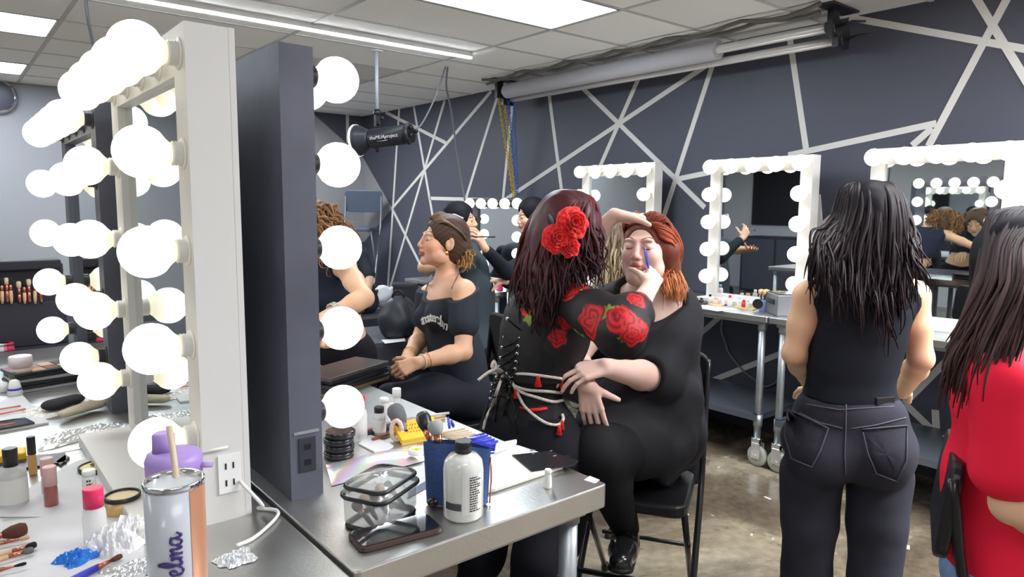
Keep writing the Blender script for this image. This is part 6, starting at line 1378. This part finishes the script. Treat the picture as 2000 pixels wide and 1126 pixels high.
# tumbler
c = W(342, 1000, .92); c.z = TZ; rt_ = .0365; th_ = .228
ztop = W(342, 932, .92).z; th_ = ztop-TZ
t = thing('tumbler', 'tall white and rose gold steel tumbler with purple script lettering and straw', 'tumbler', c)
fa = math.atan2(-c.y, -c.x); n = 48; mbw, mbg = MB(), MB()
def shell(r0, r1, z0, z1, a_, b_, k):
    vs = [(c.x+r*math.cos(a_+(b_-a_)*i/k), c.y+r*math.sin(a_+(b_-a_)*i/k), TZ+z) for r, z in ((r0, z0), (r1, z1)) for i in range(k+1)]; return vs, [(i, i+1, k+2+i, k+1+i) for i in range(k)]
for mbx, a_, b_, nm, m_ in ((mbw, fa-.6*0-math.pi*1.0+.62, fa+.55-.0, 'white_side', None), (mbg, 0, 0, 'x', None)): pass
a1_ = fa+.42   # gold stripe begins towards the right of the cup
wht = mat('white_enamel', s2l(190, 194, 200), .3, coat=.3)
MB().lathe([(.031, .0006), (.0325, .01), (rt_-.0005, th_*.55), (rt_-.0003, th_-.006)], c, None, 48).build('body', wht, t)
vs, fs = [], []; k = 16
for z, r in ((.012, .0328), (th_*.55, rt_+.0003), (th_-.007, rt_+.0005)):
    for i in range(k+1): a = fa+.50+1.1*i/k; vs.append((c.x+r*math.cos(a), c.y+r*math.sin(a), TZ+z))
fs = [(j*(k+1)+i, j*(k+1)+i+1, (j+1)*(k+1)+i+1, (j+1)*(k+1)+i) for j in range(2) for i in range(k)]; MB().add(vs, fs, True).build('rose_gold_panel', mat('rose_gold_paint', s2l(196, 142, 112), .4, .3), t)
MB().lathe([(rt_+.0002, th_-.007), (rt_+.0010, th_), (rt_-.001, th_+.0015), (rt_-.0035, th_-.002), (rt_-.004, th_-.02)], c, None, 40, caps=False).build('rim', chrome, t)
MB().lathe([(.0005, th_-.013), (rt_-.004, th_-.012)], c, None, 32, caps=False).build('lid', mat('smoky_lid', (.16, .16, .17), .15, coat=.5), t)
MB().tube([c+V(.006, .004, th_-.03), W(338, 880, .955), W(330, 832, .965)], .0042, 10).build('straw', cm('beige_straw', (206, 188, 164), .5), t)
# script lettering written up the side
def script(parent, strokes, zc, scale, a_c, m_):
    for st in strokes:
        pts = []
        for x, y in curve_stroke(st):
            a = a_c-y*scale/rt_; z = zc+x*scale; rr2 = .0325+(rt_-.0325)*min(1, (z-.01)/(th_*.55)); pts.append((c.x+(rr2+.0006)*math.cos(a), c.y+(rr2+.0006)*math.sin(a), TZ+z))
        k = len(pts); MB().tube(pts, [.0009+.0010*abs(math.sin(i*.55+1)) for i in range(k)], 6).build('lettering', m_, parent)
def curve_stroke(st): return [(p.x, p.y) for p in curve_pts([(x, y, 0) for x, y in st], 5)]
SEL = [[(1.0, 1.55), (.75, 1.9), (.25, 1.8), (.1, 1.4), (.5, 1.0), (.9, .6), (.8, .1), (.3, -.1), (-.05, .25)],          # S
       [(1.15, .35), (1.5, .5), (1.6, .85), (1.35, .95), (1.2, .6), (1.3, .1), (1.6, 0), (1.95, .25)],                    # e
       [(1.95, .25), (2.25, 1.0), (2.2, 1.75), (2.0, 1.6), (2.0, .6), (2.15, .05), (2.45, .2)],                           # l
       [(2.55, .85), (2.6, .4), (2.6, 0), (2.7, .6), (2.95, .85), (3.0, .4), (3.0, 0), (3.1, .6), (3.35, .85), (3.42, .4), (3.45, .05), (3.7, .2)],   # m
       [(4.3, .75), (4.0, .85), (3.75, .5), (3.8, .1), (4.1, .05), (4.3, .4), (4.35, .8), (4.35, .3), (4.5, .02), (4.8, .35)]]  # a
script(t, [[(x, y-.8) for x, y in s] for s in SEL], .112, .016, fa-.18, cm('purple_script', (64, 44, 110), .5))
# lavender jug cap behind it
c = W(344, 985, 1.16); c.z = TZ; t = thing('water_jug', 'lavender capped water jug standing behind the tumbler', 'bottle', c); lav = cm('lavender_plastic', (168, 140, 206), .4); zt = W(344, 905, 1.16).z-TZ
MB().lathe([(.040, .001), (.043, .01), (.043, zt-.02), (.040, zt)], c, None, 32).build('body', clear2, t)
MB().lathe([(.043, zt-.012), (.044, zt+.012), (.040, zt+.022), (.020, zt+.026)], c, None, 32).build('cap', lav, t)
MB().lathe([(.018, zt+.024), (.017, zt+.052), (.012, zt+.056)], c+V(-.012, .01, 0), None, 20).build('spout', lav, t)
MB().tube([c+V(.03, -.02, zt+.0), c+V(.05, -.035, zt+.0)], [(.006, .003), (.005, .003)], 6).build('handle', lav, t)
# bottles on the left table
bottle('spray_bottle', 'clear bottle with a black pump and white label at the left edge', 27, 985, .026, .118, clear2, blackp, .038, .013, band=(.08, .5, whl), pump=False)
bottle('lip_gloss', 'pink-capped mauve lip gloss tube standing on the paper towel', 101, 987, .0125, .082, cm('mauve_gloss', (158, 88, 82), .15, coat=.6), pinkw, .040, .0125, .004)
bottle('lip_gloss', 'second pink-capped gloss tube partly hidden behind the front one', 95, 962, .012, .076, cm('clear_gloss', (210, 190, 180), .2), pinkw, .038, .0122, .004)
bottle('concealer', 'slim tan concealer tube with tall black cap', 65, 926, .0085, .088, cm('tan_concealer', (196, 150, 98), .35), blackp, .042, .0085, .003)
bottle('clear_bottle', 'clear bottle with pink flip cap next to the gold jar', 188, 1062, .019, .105, clear2, cm('pink_flip_cap', (226, 44, 96), .35), .036, .0165)
bottle('white_tube', 'white tube printed with vertical black letters behind the pink flip cap', 178, 998, .0125, .085, whl, whitep, .012, .012, .003)
c = P0(178, 998)
for k, ch in enumerate('UMBRA'[0:0]+'ILIA'): pass
label_lines([o for o in bpy.data.objects if o.name.startswith('white_tube')][-1], c+V(0, 0, .045), (CAM-c), .010, .05, 7, black_print, .0125, 9, (.7, 1.))
c = P0(241, 1000); t = thing('powder_jar', 'gold jar of loose powder with black rim and open top', 'jar', c); gj = cm('gold_jar', (208, 176, 120), .35, metal=.3)
MB().lathe([(.029, .001), (.031, .004), (.031, .030)], c, None, 32).build('body', gj, t); MB().lathe([(.0325, .030), (.0325, .038), (.029, .038), (.029, .031)], c, None, 32, caps=False).build('rim', blackp, t); MB().lathe([(.001, .0345), (.029, .0335)], c, None, 28, caps=False).build('powder', cm('cream_powder', (226, 212, 170), .8, bump=.6, bscale=80), t)
c = P0(190, 918); t = thing('powder_compact', 'open black compact with pale yellow powder near the mirror base', 'compact', c)
MB().lathe([(.036, .001), (.038, .004), (.038, .013), (.034, .013), (.034, .009)], c, None, 32).build('base', blackp, t); MB().lathe([(.001, .0105), (.034, .0105)], c, None, 28, caps=False).build('powder', cm('yellow_powder', (240, 222, 160), .8), t)
MB().sphere(c+V(.008, .012, .015), (.024, .012, .003), 14, 6, zrot(30)).build('pan_edge', cm('brown_pan', (110, 60, 44), .5), t)
t = slab('makeup_box', 'marigold yellow box behind the black-pump bottle', 'box', [(-20, 912), (52, 900), (52, 888), (-20, 894)], TZ, .022, yel, 1); slab('black_tray', 'flat black tray under the yellow box', 'tray', [(-30, 930), (130, 905), (128, 888), (20, 896)], TZ, .006, blackp)
slab('brow_comb', 'black flat comb lying beyond the gloss tubes', 'comb', [(110, 905), (118, 912), (136, 896), (128, 892)], TZ, .006, blackp)
# bags and film
film = mat('milky_film', (.86, .86, .88), .18, alpha=.75, spec=.8)
crumple('plastic_bag', 'crumpled milky plastic bag beside the tumbler', 'plastic bag', 238, 1062, .062, .040, .045, film, 21, 35)
crumple('plastic_bag', 'crumpled bright blue plastic film on the paper towel', 'plastic film', 162, 1092, .036, .022, .022, mat('blue_film', s2l(40, 124, 220), .2, spec=.8), 22, 20)
crumple('foil_sheet', 'crumpled clear film lying in front of the black sponge pouch', 'plastic film', 175, 848, .11, .05, .018, mat('silver_film', (.72, .74, .76), .16, .5), 23, 10)
crumple('foil_sheet', 'crumpled clear film scrap near the bottom of tumbler', 'plastic film', 270, 1110, .05, .03, .012, mat('silver_film', (.72, .74, .76), .16, .5), 24, 10)
crumple('foil_sheet', 'small crumpled cellophane with brown bits on steel right of tumbler', 'plastic film', 462, 1092, .030, .025, .012, mat('silver_film', (.72, .74, .76), .16, .5), 25, 10)
crumple('foil_pouch', 'flattened foil pouch holding the black sponge', 'pouch', 112, 800, .12, .075, .012, cm('cream_foil', (206, 204, 196), .35, metal=.2), 26, 8)
c = P0(126, 792, TZ+.012); S = Sdf(c-V(.12, .1, .03), c+V(.12, .1, .06), .003); S.cone(c+V(-.03, -.015, .012), c+V(.03, .02, .012), .030, .026, .02, flat=V(0, 0, 1), fs=.5); tag(S.mesh('sponge', cm('black_sponge', (38, 36, 42), .9, bump=.3), None), 'black velvety sponge mitt on the foil pouch', 'sponge')
c = P0(165, 800, TZ+.012); S = Sdf(c-V(.12, .1, .03), c+V(.12, .1, .06), .003); S.cone(c+V(-.05, -.035, .008), c+V(.03, .02, .008), .020, .03, .02, flat=V(0, 0, 1), fs=.5); tag(S.mesh('beige_pouch', cm('oat_cloth', (186, 178, 156), .9, bump=.3), None, disp=folds(.002, 4, RTH, 80, .001)), 'beige cloth pouch beside the black sponge', 'pouch')
for k in range(6):
    c = P0(84, 752); t = thing('makeup_palette', ('flat silver-edged palette at the bottom of the left stack', 'black palette second from bottom of the left stack', 'black palette third from bottom of the left stack', 'black palette fourth from bottom of the left stack', 'black palette under the open one', 'open palette of tan and pink pans on top of left stack')[k], 'palette', (c.x, c.y, TZ+.011*k), 'stacked palettes at the left')
    o5 = V(c.x+.004*math.sin(k*2.), c.y, TZ+.011*k); MB().rbox((-.095, -.07, .0006), (.095, .07, .0100), .004, zrot(10+3*math.sin(k*1.7)), o5).build('case', (cm('silver_edge', (150, 152, 156), .3), blackp, cm('charcoal_case', (40, 40, 46), .3))[k % 3], t, bevel=.0015)
    if k == 5:
        for j in range(8):
            MB().box((-.085+.043*(j % 4), -.06+.06*(j//4), .0101), (-.048+.043*(j % 4), -.006+.06*(j//4), .0112), zrot(12), o5).build('pan', cm('pan%d' % j, ((150, 112, 92), (186, 140, 110), (120, 86, 70), (210, 190, 150), (226, 70, 150), (160, 120, 96), (200, 160, 130), (90, 70, 62))[j], .7), t)
c = P0(44, 758); t = bottle('clear_bottle', 'clear soap bottle with wide white cap and green label at left', 44, 760, .034, .112, clear2, cm('pinkish_white_cap', (222, 212, 214), .4), .036, .033, .004, band=(.06, .55, cm('olive_label', (112, 118, 78), .5)))
c = P0(30, 775); t = thing('cream_tube', 'white squeeze tube with a blue band standing by the soap bottle', 'tube', c); MB().lathe([(.019, .001), (.019, .010), (.022, .012), (.013, .052), (.006, .056)], c, None, 20).build('body', whitep, t); MB().lathe([(.0195, .022), (.0188, .03)], c, None, 20, caps=False).build('band', cob, t)
one('cotton_ball', 'round white cotton puff at far left by the squeeze tube', 'cotton ball', MB().sphere(P0(8, 765)+V(0, 0, .016), .018), whitep)
one('paper_sheet', 'white folded papers at the left edge of the table', 'paper', MB().prism([(P0(*p).x, P0(*p).y) for p in ((-30, 800), (40, 770), (95, 828), (-30, 850))], TZ+.0005, TZ+.006), paper)
one('tablet', 'dark tablet on white papers at the left edge', 'tablet', MB().prism([(P0(*p, TZ+.006).x, P0(*p, TZ+.006).y) for p in ((-30, 846), (68, 828), (48, 818), (-30, 830))], TZ+.0065, TZ+.012), mat('phone_glass', (.01, .011, .014), .06, coat=1.))
for k, (a, b, br_, hm, bm_, l) in enumerate((((-60, 1062), (54, 1030), .013, rosegold, cm('brown_bristles', (92, 56, 46), .9), 'large fluffy brown powder brush at the bottom left'), ((-60, 1072), (58, 1048), .004, rosegold, tan, 'rose gold brush handle under the large brown brush'),
    ((-60, 1098), (72, 1062), .006, tan, darkbr, 'tan brush with a dark tip, upper of two'), ((-60, 1108), (66, 1072), .006, tan, greybr, 'tan brush with pale tip, lower of two'), ((-40, 1122), (52, 1099), .003, rosegold, darkbr, 'thin pink liner brush lying lowest on the towel'))):
    A = P0(*a, TZ+.012); B = P0(*b, TZ+.012+.004*(k == 0)); brush('makeup_brush', l, A, B, hm, rosegold, bm_, .0042, br_, .035 if k == 0 else .016, 'brushes on the bottom left towel', .02)
A, B = P0(118, 1142, TZ+.01), P0(238, 1084, TZ+.01); brush('makeup_brush', 'slanted brush with cobalt blue handle end at the bottom edge', A, B, cob, rosegold, cm('brown_bristles', (92, 56, 46), .9), .006, .005, .02)
for k, (a, b) in enumerate((((-10, 800), (40, 792)), ((0, 808), (50, 798)), ((-10, 832), (30, 826)))): one('lip_pencil', 'thin coral pencil lying on the papers at the left edge', 'pencil', MB().tube([P0(*a, TZ+.012), P0(*b, TZ+.012)], .003, 6), cm('coral_pencil', (214, 130, 110), .5), 'coral pencils')
# white power lead by the mirror foot
one('power_cable', 'white power lead looping from the white mirror foot over the table gap', 'cable', MB().tube(curve_pts([V(.42, 1.334, .975), V(.45, 1.30, .93), P0(505, 992, TZ+.006), P0(540, 996, TZ+.008), P0(538, 1012, TZ+.006), P0(498, 1048, TZ+.005), P0(462, 1065, TZ+.005)], 8), .0035, 6), whitep)
one('cotton_swab', 'white cotton swab stuck to the front of the white mirror', 'cotton swab', MB().tube([V(.350, 1.337, 1.045), V(.40, 1.330, 1.048)], .0028, 6), whitep)
# ---------------------------------------------------------------- brush belt on a dark case at the left end
c = onY(50, 640, 3.75); t = thing('train_case', 'black case at the left end holding makeup, below the brush belt', 'case', (.1, 3.85, 0))
bk = cm('black_fabric_case', (44, 43, 52), .7); MB().box((-.5, 3.56, 0), (.485, 4.1, W(60, 672, 3.0).z-.02)).build('cover', bk, t, bevel=.01)
zt_ = W(60, 672, 3.0).z-.02
q0, q1 = onY(-60, 600, 3.7), onY(128, 600, 3.7); zb_ = zt_+.001; zt2 = onY(40, 508, 3.7).z
t = thing('brush_belt', 'open black brush belt full of rose gold brushes propped on the black case', 'brush belt', ((q0.x+q1.x)/2, 3.7, zb_))
MB().prism([(q0.x, 3.70), (q1.x, 3.70), (q1.x-.02, 3.76), (q0.x, 3.76)], zb_, zt2-.02).build('back_panel', bk, t); MB().box((q0.x, 3.66, zt2-.04), (q1.x-.01, 3.78, zt2)).build('top_flap', cm('flap_black', (30, 29, 36), .6), t, bevel=.006)
MB().box((q0.x, 3.66, zb_), (q1.x, 3.70, onY(40, 590, 3.68).z)).build('pocket', bk, t, bevel=.004)
rr_ = random.Random(8)
for k, px in enumerate((4, 14, 22, 38, 48, 57, 68, 80)):
    a = onY(px, 592, 3.672); z1 = onY(px, 545+8*rr_.random(), 3.66).z; brush('makeup_brush', 'rose gold brush in a pocket of the open black brush belt', V(a.x, 3.652, a.z), V(a.x+.004*rr_.random(), 3.652, z1+.01), (tan, rosegold)[k % 2], rosegold, (darkbr, cm('beige_bristles', (206, 180, 150), .9))[k % 2], .007, .010, .03, 'brushes in the black belt')
for k, (px, col_) in enumerate(((6, (226, 120, 150)), (14, (200, 60, 90)), (2, (230, 230, 230)))): bottle('small_pot', ('pink', 'crimson', 'white')[k]+' small pot on the black case at the left', 0, 0, .022, .035, cm('pot%d' % k, col_, .4), cm('pot%d' % k, col_, .4), .012, .02, xyz=V(onY(px, 650, 3.62).x, 3.60+.0*k, zt_))
c = onY(-7, 187, BY-.03); t = thing('wall_clock', 'round dark clock with silver rim on the grey wall at the left edge', 'clock', c); MB().lathe([(.15, 0), (.16, .02), (.135, .03)], c, axisR((0, -1, 0)), 32, caps=False).build('rim', chrome, t); MB().lathe([(.001, .018), (.14, .016)], c, axisR((0, -1, 0)), 28, caps=False).build('face', cm('dark_face', (40, 36, 58), .3), t)
# ---------------------------------------------------------------- right-hand tables
def PR(px, py, z=TZ):
    q = onZ(px, py, z)
    if q.x > 3.80: k = onX(px, py, 3.80); q = V(3.80, k.y, z)
    return q
pr_ = [('white_tube', 'pink and white tube at the left end of the right table', 1343, 585, .022, .085, cm('pinkish_white', (226, 206, 208), .4), cm('blue_cap', (120, 150, 190), .4)), ('clear_bottle', 'clear dropper bottle before the middle white mirror', 1387, 578, .014, .06, clear2, blackp), ('cream_jar', 'peach cream jar in front of the middle white mirror', 1399, 577, .022, .045, cm('peach', (232, 190, 168), .4), cm('peach', (232, 190, 168), .4)),
       ('clear_bottle', 'tall clear bottle with white cap by the peach jar', 1413, 577, .016, .075, clear2, whitep), ('clear_bottle', 'clear bottle with pink cap before the middle white mirror', 1426, 579, .016, .07, clear2, cm('pink_flip_cap', (226, 44, 96), .35)), ('clear_bottle', 'frosted bottle right of the pink-capped bottle', 1446, 580, .020, .07, cm('frosted', (210, 214, 212), .3), whitep),
       ('clear_bottle', 'clear narrow bottle beside the yellow palettes', 1461, 582, .014, .055, clear2, whitep), ('black_jar', 'short black jar among the small bottles', 1370, 582, .016, .03, blackp, blackp), ('pink_bottle', 'hot pink small bottle farther back by the mirror base', 1454, 571, .014, .05, redp, redp)]
for nm, l, px, py, r, h, bm_, c_ in pr_: bottle(nm, l, px, py, r, h, bm_, c_, h*.25, z=TZ+.0, n=14, group='small bottles before the middle mirror')
for k, (pts, m_, l) in enumerate((((((1350, 590), (1378, 586), (1392, 592), (1362, 597))), blackp, 'small black palette at the left end of the right table'), (((1380, 593), (1410, 588), (1428, 593), (1398, 600)), cm('peach_card', (226, 176, 140), .5), 'peach card palette beside the black one'),
    (((1384, 590), (1418, 597), (1440, 592), (1405, 586)), cm('navy_card', (66, 62, 120), .5), 'navy blue card lying at table front'), (((1432, 600), (1470, 607), (1498, 598), (1455, 590)), cm('brass_palette', (206, 178, 116), .4), 'brass yellow palette near the table front'), (((1455, 588), (1495, 596), (1500, 586), (1465, 580)), cm('sand_palette', (222, 204, 160), .5), 'sand coloured palette behind the brass one'),
    (((1372, 583), (1390, 580), (1400, 585), (1382, 588)), cm('silver_edge', (150, 152, 156), .3), 'silver compact tray among the bottles'), (((1352, 600), (1372, 596), (1440, 604), (1400, 608)), paper, 'white paper under the palettes at the table front'))):
    slab('palette', l, 'palette', pts, TZ+.001*0, .007-.0005*k, m_, 0, 'palettes on the right table')
c = PR(1523, 612); t = thing('train_case', 'grey metal makeup train case open beside the tank-top woman', 'case', c); gc = cm('grey_aluminium', (122, 124, 128), .4, metal=.4)
A, B, C2 = PR(1494, 606), PR(1540, 627), PR(1560, 595); d1 = (B-A).normalized(); an = math.degrees(math.atan2(d1.y, d1.x)); Rz = zrot(an); L1 = .20; hz = .12
MB().box((0, 0, .001), (L1, .16, hz), Rz, A).build('body', gc, t, bevel=.004); MB().box((.01, .01, hz), (L1-.01, .15, hz+.005), Rz, A).build('inside', blackp, t)
MB().box((-.004, .03, .055), (.0, .13, .085), Rz, A).build('handle', blackp, t, bevel=.002); MB().box((.04, -.006, .06), (.15, .0, .09), Rz, A).build('front_handle', blackp, t, bevel=.002)
one('hand_mirror', 'black round hand mirror leaning by the grey train case', 'hand mirror', MB().lathe([(.03, 0), (.03, .006)], A+V(-.05, .02, .045), axisR((1, .4, .2)), 24), blackp)
for k, (px, hcol) in enumerate(((1492, (216, 180, 130)), (1519, (150, 140, 100)))):
    c = PR(px, 572); t = thing('brush_cup', ('blue', 'dark blue')[k]+' cup of makeup brushes by the middle mirror', 'cup', c, 'brush cups'); MB().lathe([(.026, .001), (.030, .07), (.028, .07), (.026, .01)], c, None, 18, caps=False).build('cup', cm('cup%d' % k, ((120, 140, 190), (70, 84, 130))[k], .4), t)
    for j in range(5): a = j*1.26; brush('makeup_brush', 'makeup brush standing in the '+('blue', 'dark blue')[k]+' cup', c+V(.008*math.cos(a), .008*math.sin(a), .012), c+V(.024*math.cos(a), .024*math.sin(a), .13), blackp, rosegold, cm('bris%d' % k, hcol, .9), .004, .012, .03, 'brushes in cups', .015)
# far mirror items, white tape dispenser
for k, (px, py, col_) in enumerate(((962, 575, (228, 222, 214)), (968, 590, (232, 60, 130)), (955, 600, (220, 200, 150)), (973, 600, (40, 40, 44)), (958, 590, (236, 236, 232)), (966, 606, (196, 180, 140)))):
    bottle('small_bottle', ('cream', 'hot pink', 'sand', 'black', 'white', 'khaki')[k]+' little bottle on the farthest table by the artist', px, py, .022, .07, cm('mini%d' % k, col_, .4), cm('mini%d' % k, col_, .4), .02, z=.80, n=12, group='little bottles on the farthest table', xyz=V(3.66+.035*k, onX(px, py, 3.66).y-.02*k, .80))
# under-table cable
c1 = [V(4.255, onX(1408, 610, 4.2).y, .86), onX(1408, 640, 4.255), onX(1417, 670, 4.255), onX(1424, 690, 4.255), onX(1450, 722, 4.255), onX(1474, 742, 4.255), onX(1490, 754, 4.255), onX(1505, 752, 4.255), onX(1520, 742, 4.255), onX(1535, 720, 4.255)]
one('power_cable', 'grey power lead drooping against the dark wall under the right table', 'cable', MB().tube(curve_pts(c1, 6), .006, 6), cab)
# paper band on the artist wrist, headphones, backpack, papers on the risers
SZ = .49
c = onZ(757, 604, SZ); t = thing('plush_toy', 'black and white plush lying on the stage', 'plush', c); wp = cm('plush_white', (190, 194, 198), .95, bump=.5)
S = Sdf(c-V(.35, .35, .05), c+V(.35, .35, .35), .008); S.ball(c+V(0, 0, .10), (.14, .11, .10), None, .03); S.ball(c+RTH*-.05+V(0, 0, .17), (.09, .08, .075), None, .03)
for dx, dz in ((-.15, .05), (.14, .06), (.06, .19), (-.12, .20)): S.ball(c+RTH*dx+V(0, 0, dz), (.045, .045, .045), None, .02)
S.mesh('body', wp, t); MB().sphere(c+RTH*-.09-FWH*.07+V(0, 0, .18), (.028, .02, .03)).sphere(c+RTH*-.12-FWH*.02+V(0, 0, .235), (.035, .03, .035)).build('black_patch', blackp, t)
c = onZ(775, 662, .62); t = thing('backpack', 'black puffy backpack with loop handle in front of stage', 'bag', c); S = Sdf(c-V(.35, .35, .02), c+V(.35, .35, .45), .007)
S.ball(c+V(0, 0, .11)+FWH*.08, (.15, .12, .13), None, .03); S.ball(c+V(0, 0, .20)+FWH*.09, (.10, .09, .08), None, .05); S.clip(c, (0, 0, -1)); S.mesh('body', cm('black_nylon_bag', (34, 35, 42), .5), t, disp=folds(.010, 91, V(0, 0, 1), 30, .005), smooth=1)
MB().tube([c+FWH*.07+RTH*(.04*math.cos(a))+V(0, 0, .27+.05*math.sin(a)) for a in [i*.35 for i in range(10)]], .007, 6).build('handle', blackp, t)
slab('papers', 'white papers lying in front of the backpack', 'paper', [(745, 664), (790, 661), (792, 666), (752, 671)], .62, .004, paper)
t = thing('speaker', 'black speaker case at the end of stage behind seated woman', 'speaker', onZ(815, 618, SZ)); c = onZ(812, 612, SZ); MB().box((-.12, -.12, .001), (.12, .12, .28), zrot(-30), c+FWH*.15-RTH*.12).build('cabinet', bk, t, bevel=.01); MB().box((-.09, -.13, .25), (.08, -.12, .265), zrot(-30), c+FWH*.15-RTH*.12).build('metal_handle', chrome, t)
# things behind the viewer that the mirrors show
t = thing('wall_screen', 'black framed screen on the grey wall, seen in the middle mirror', 'screen', (LX+.03, 7.0, 1.5)); MB().box((LX+.001, 6.5, 1.22), (LX+.05, 7.55, 2.3)).build('panel', mat('gloss_black', (.02, .02, .024), .12), t, bevel=.01)
t = thing('cabinet', 'dark cabinet against the grey wall, seen in the middle mirror', 'cabinet', (LX+.35, 6.7, 0)); MB().box((LX+.002, 6.0, 0), (LX+.6, 7.4, 1.02)).build('body', rm, t, bevel=.01); MB().box((LX+.601, 6.05, .05), (LX+.61, 6.68, .98)).build('door', charcoal, t); MB().box((LX+.601, 6.72, .05), (LX+.61, 7.35, .98)).build('door', charcoal, t)
# scraps on the concrete
rr_ = random.Random(3); scrap = cm('scrap', (206, 204, 196), .7)
for k, (px, py, s) in enumerate(((1499, 972, .020), (1404, 912, .012), (1418, 893, .010), (1468, 1044, .012), (1510, 1052, .010), (1773, 1068, .022), (1343, 1005, .010), (1392, 1006, .008), (1338, 1084, .008))):
    c = onZ(px, py, 0); a = rr_.random()*6; one('paper_scrap', 'tiny white paper scrap on the concrete floor', 'scrap', MB().box((-s, -s*.35, .0005), (s, s*.35, .0016), zrot(a*57), c), scrap, 'paper scraps on the floor')
for _o in [o for o in bpy.data.objects if o.type == 'EMPTY' and not o.children]: print('EMPTY', _o.name)
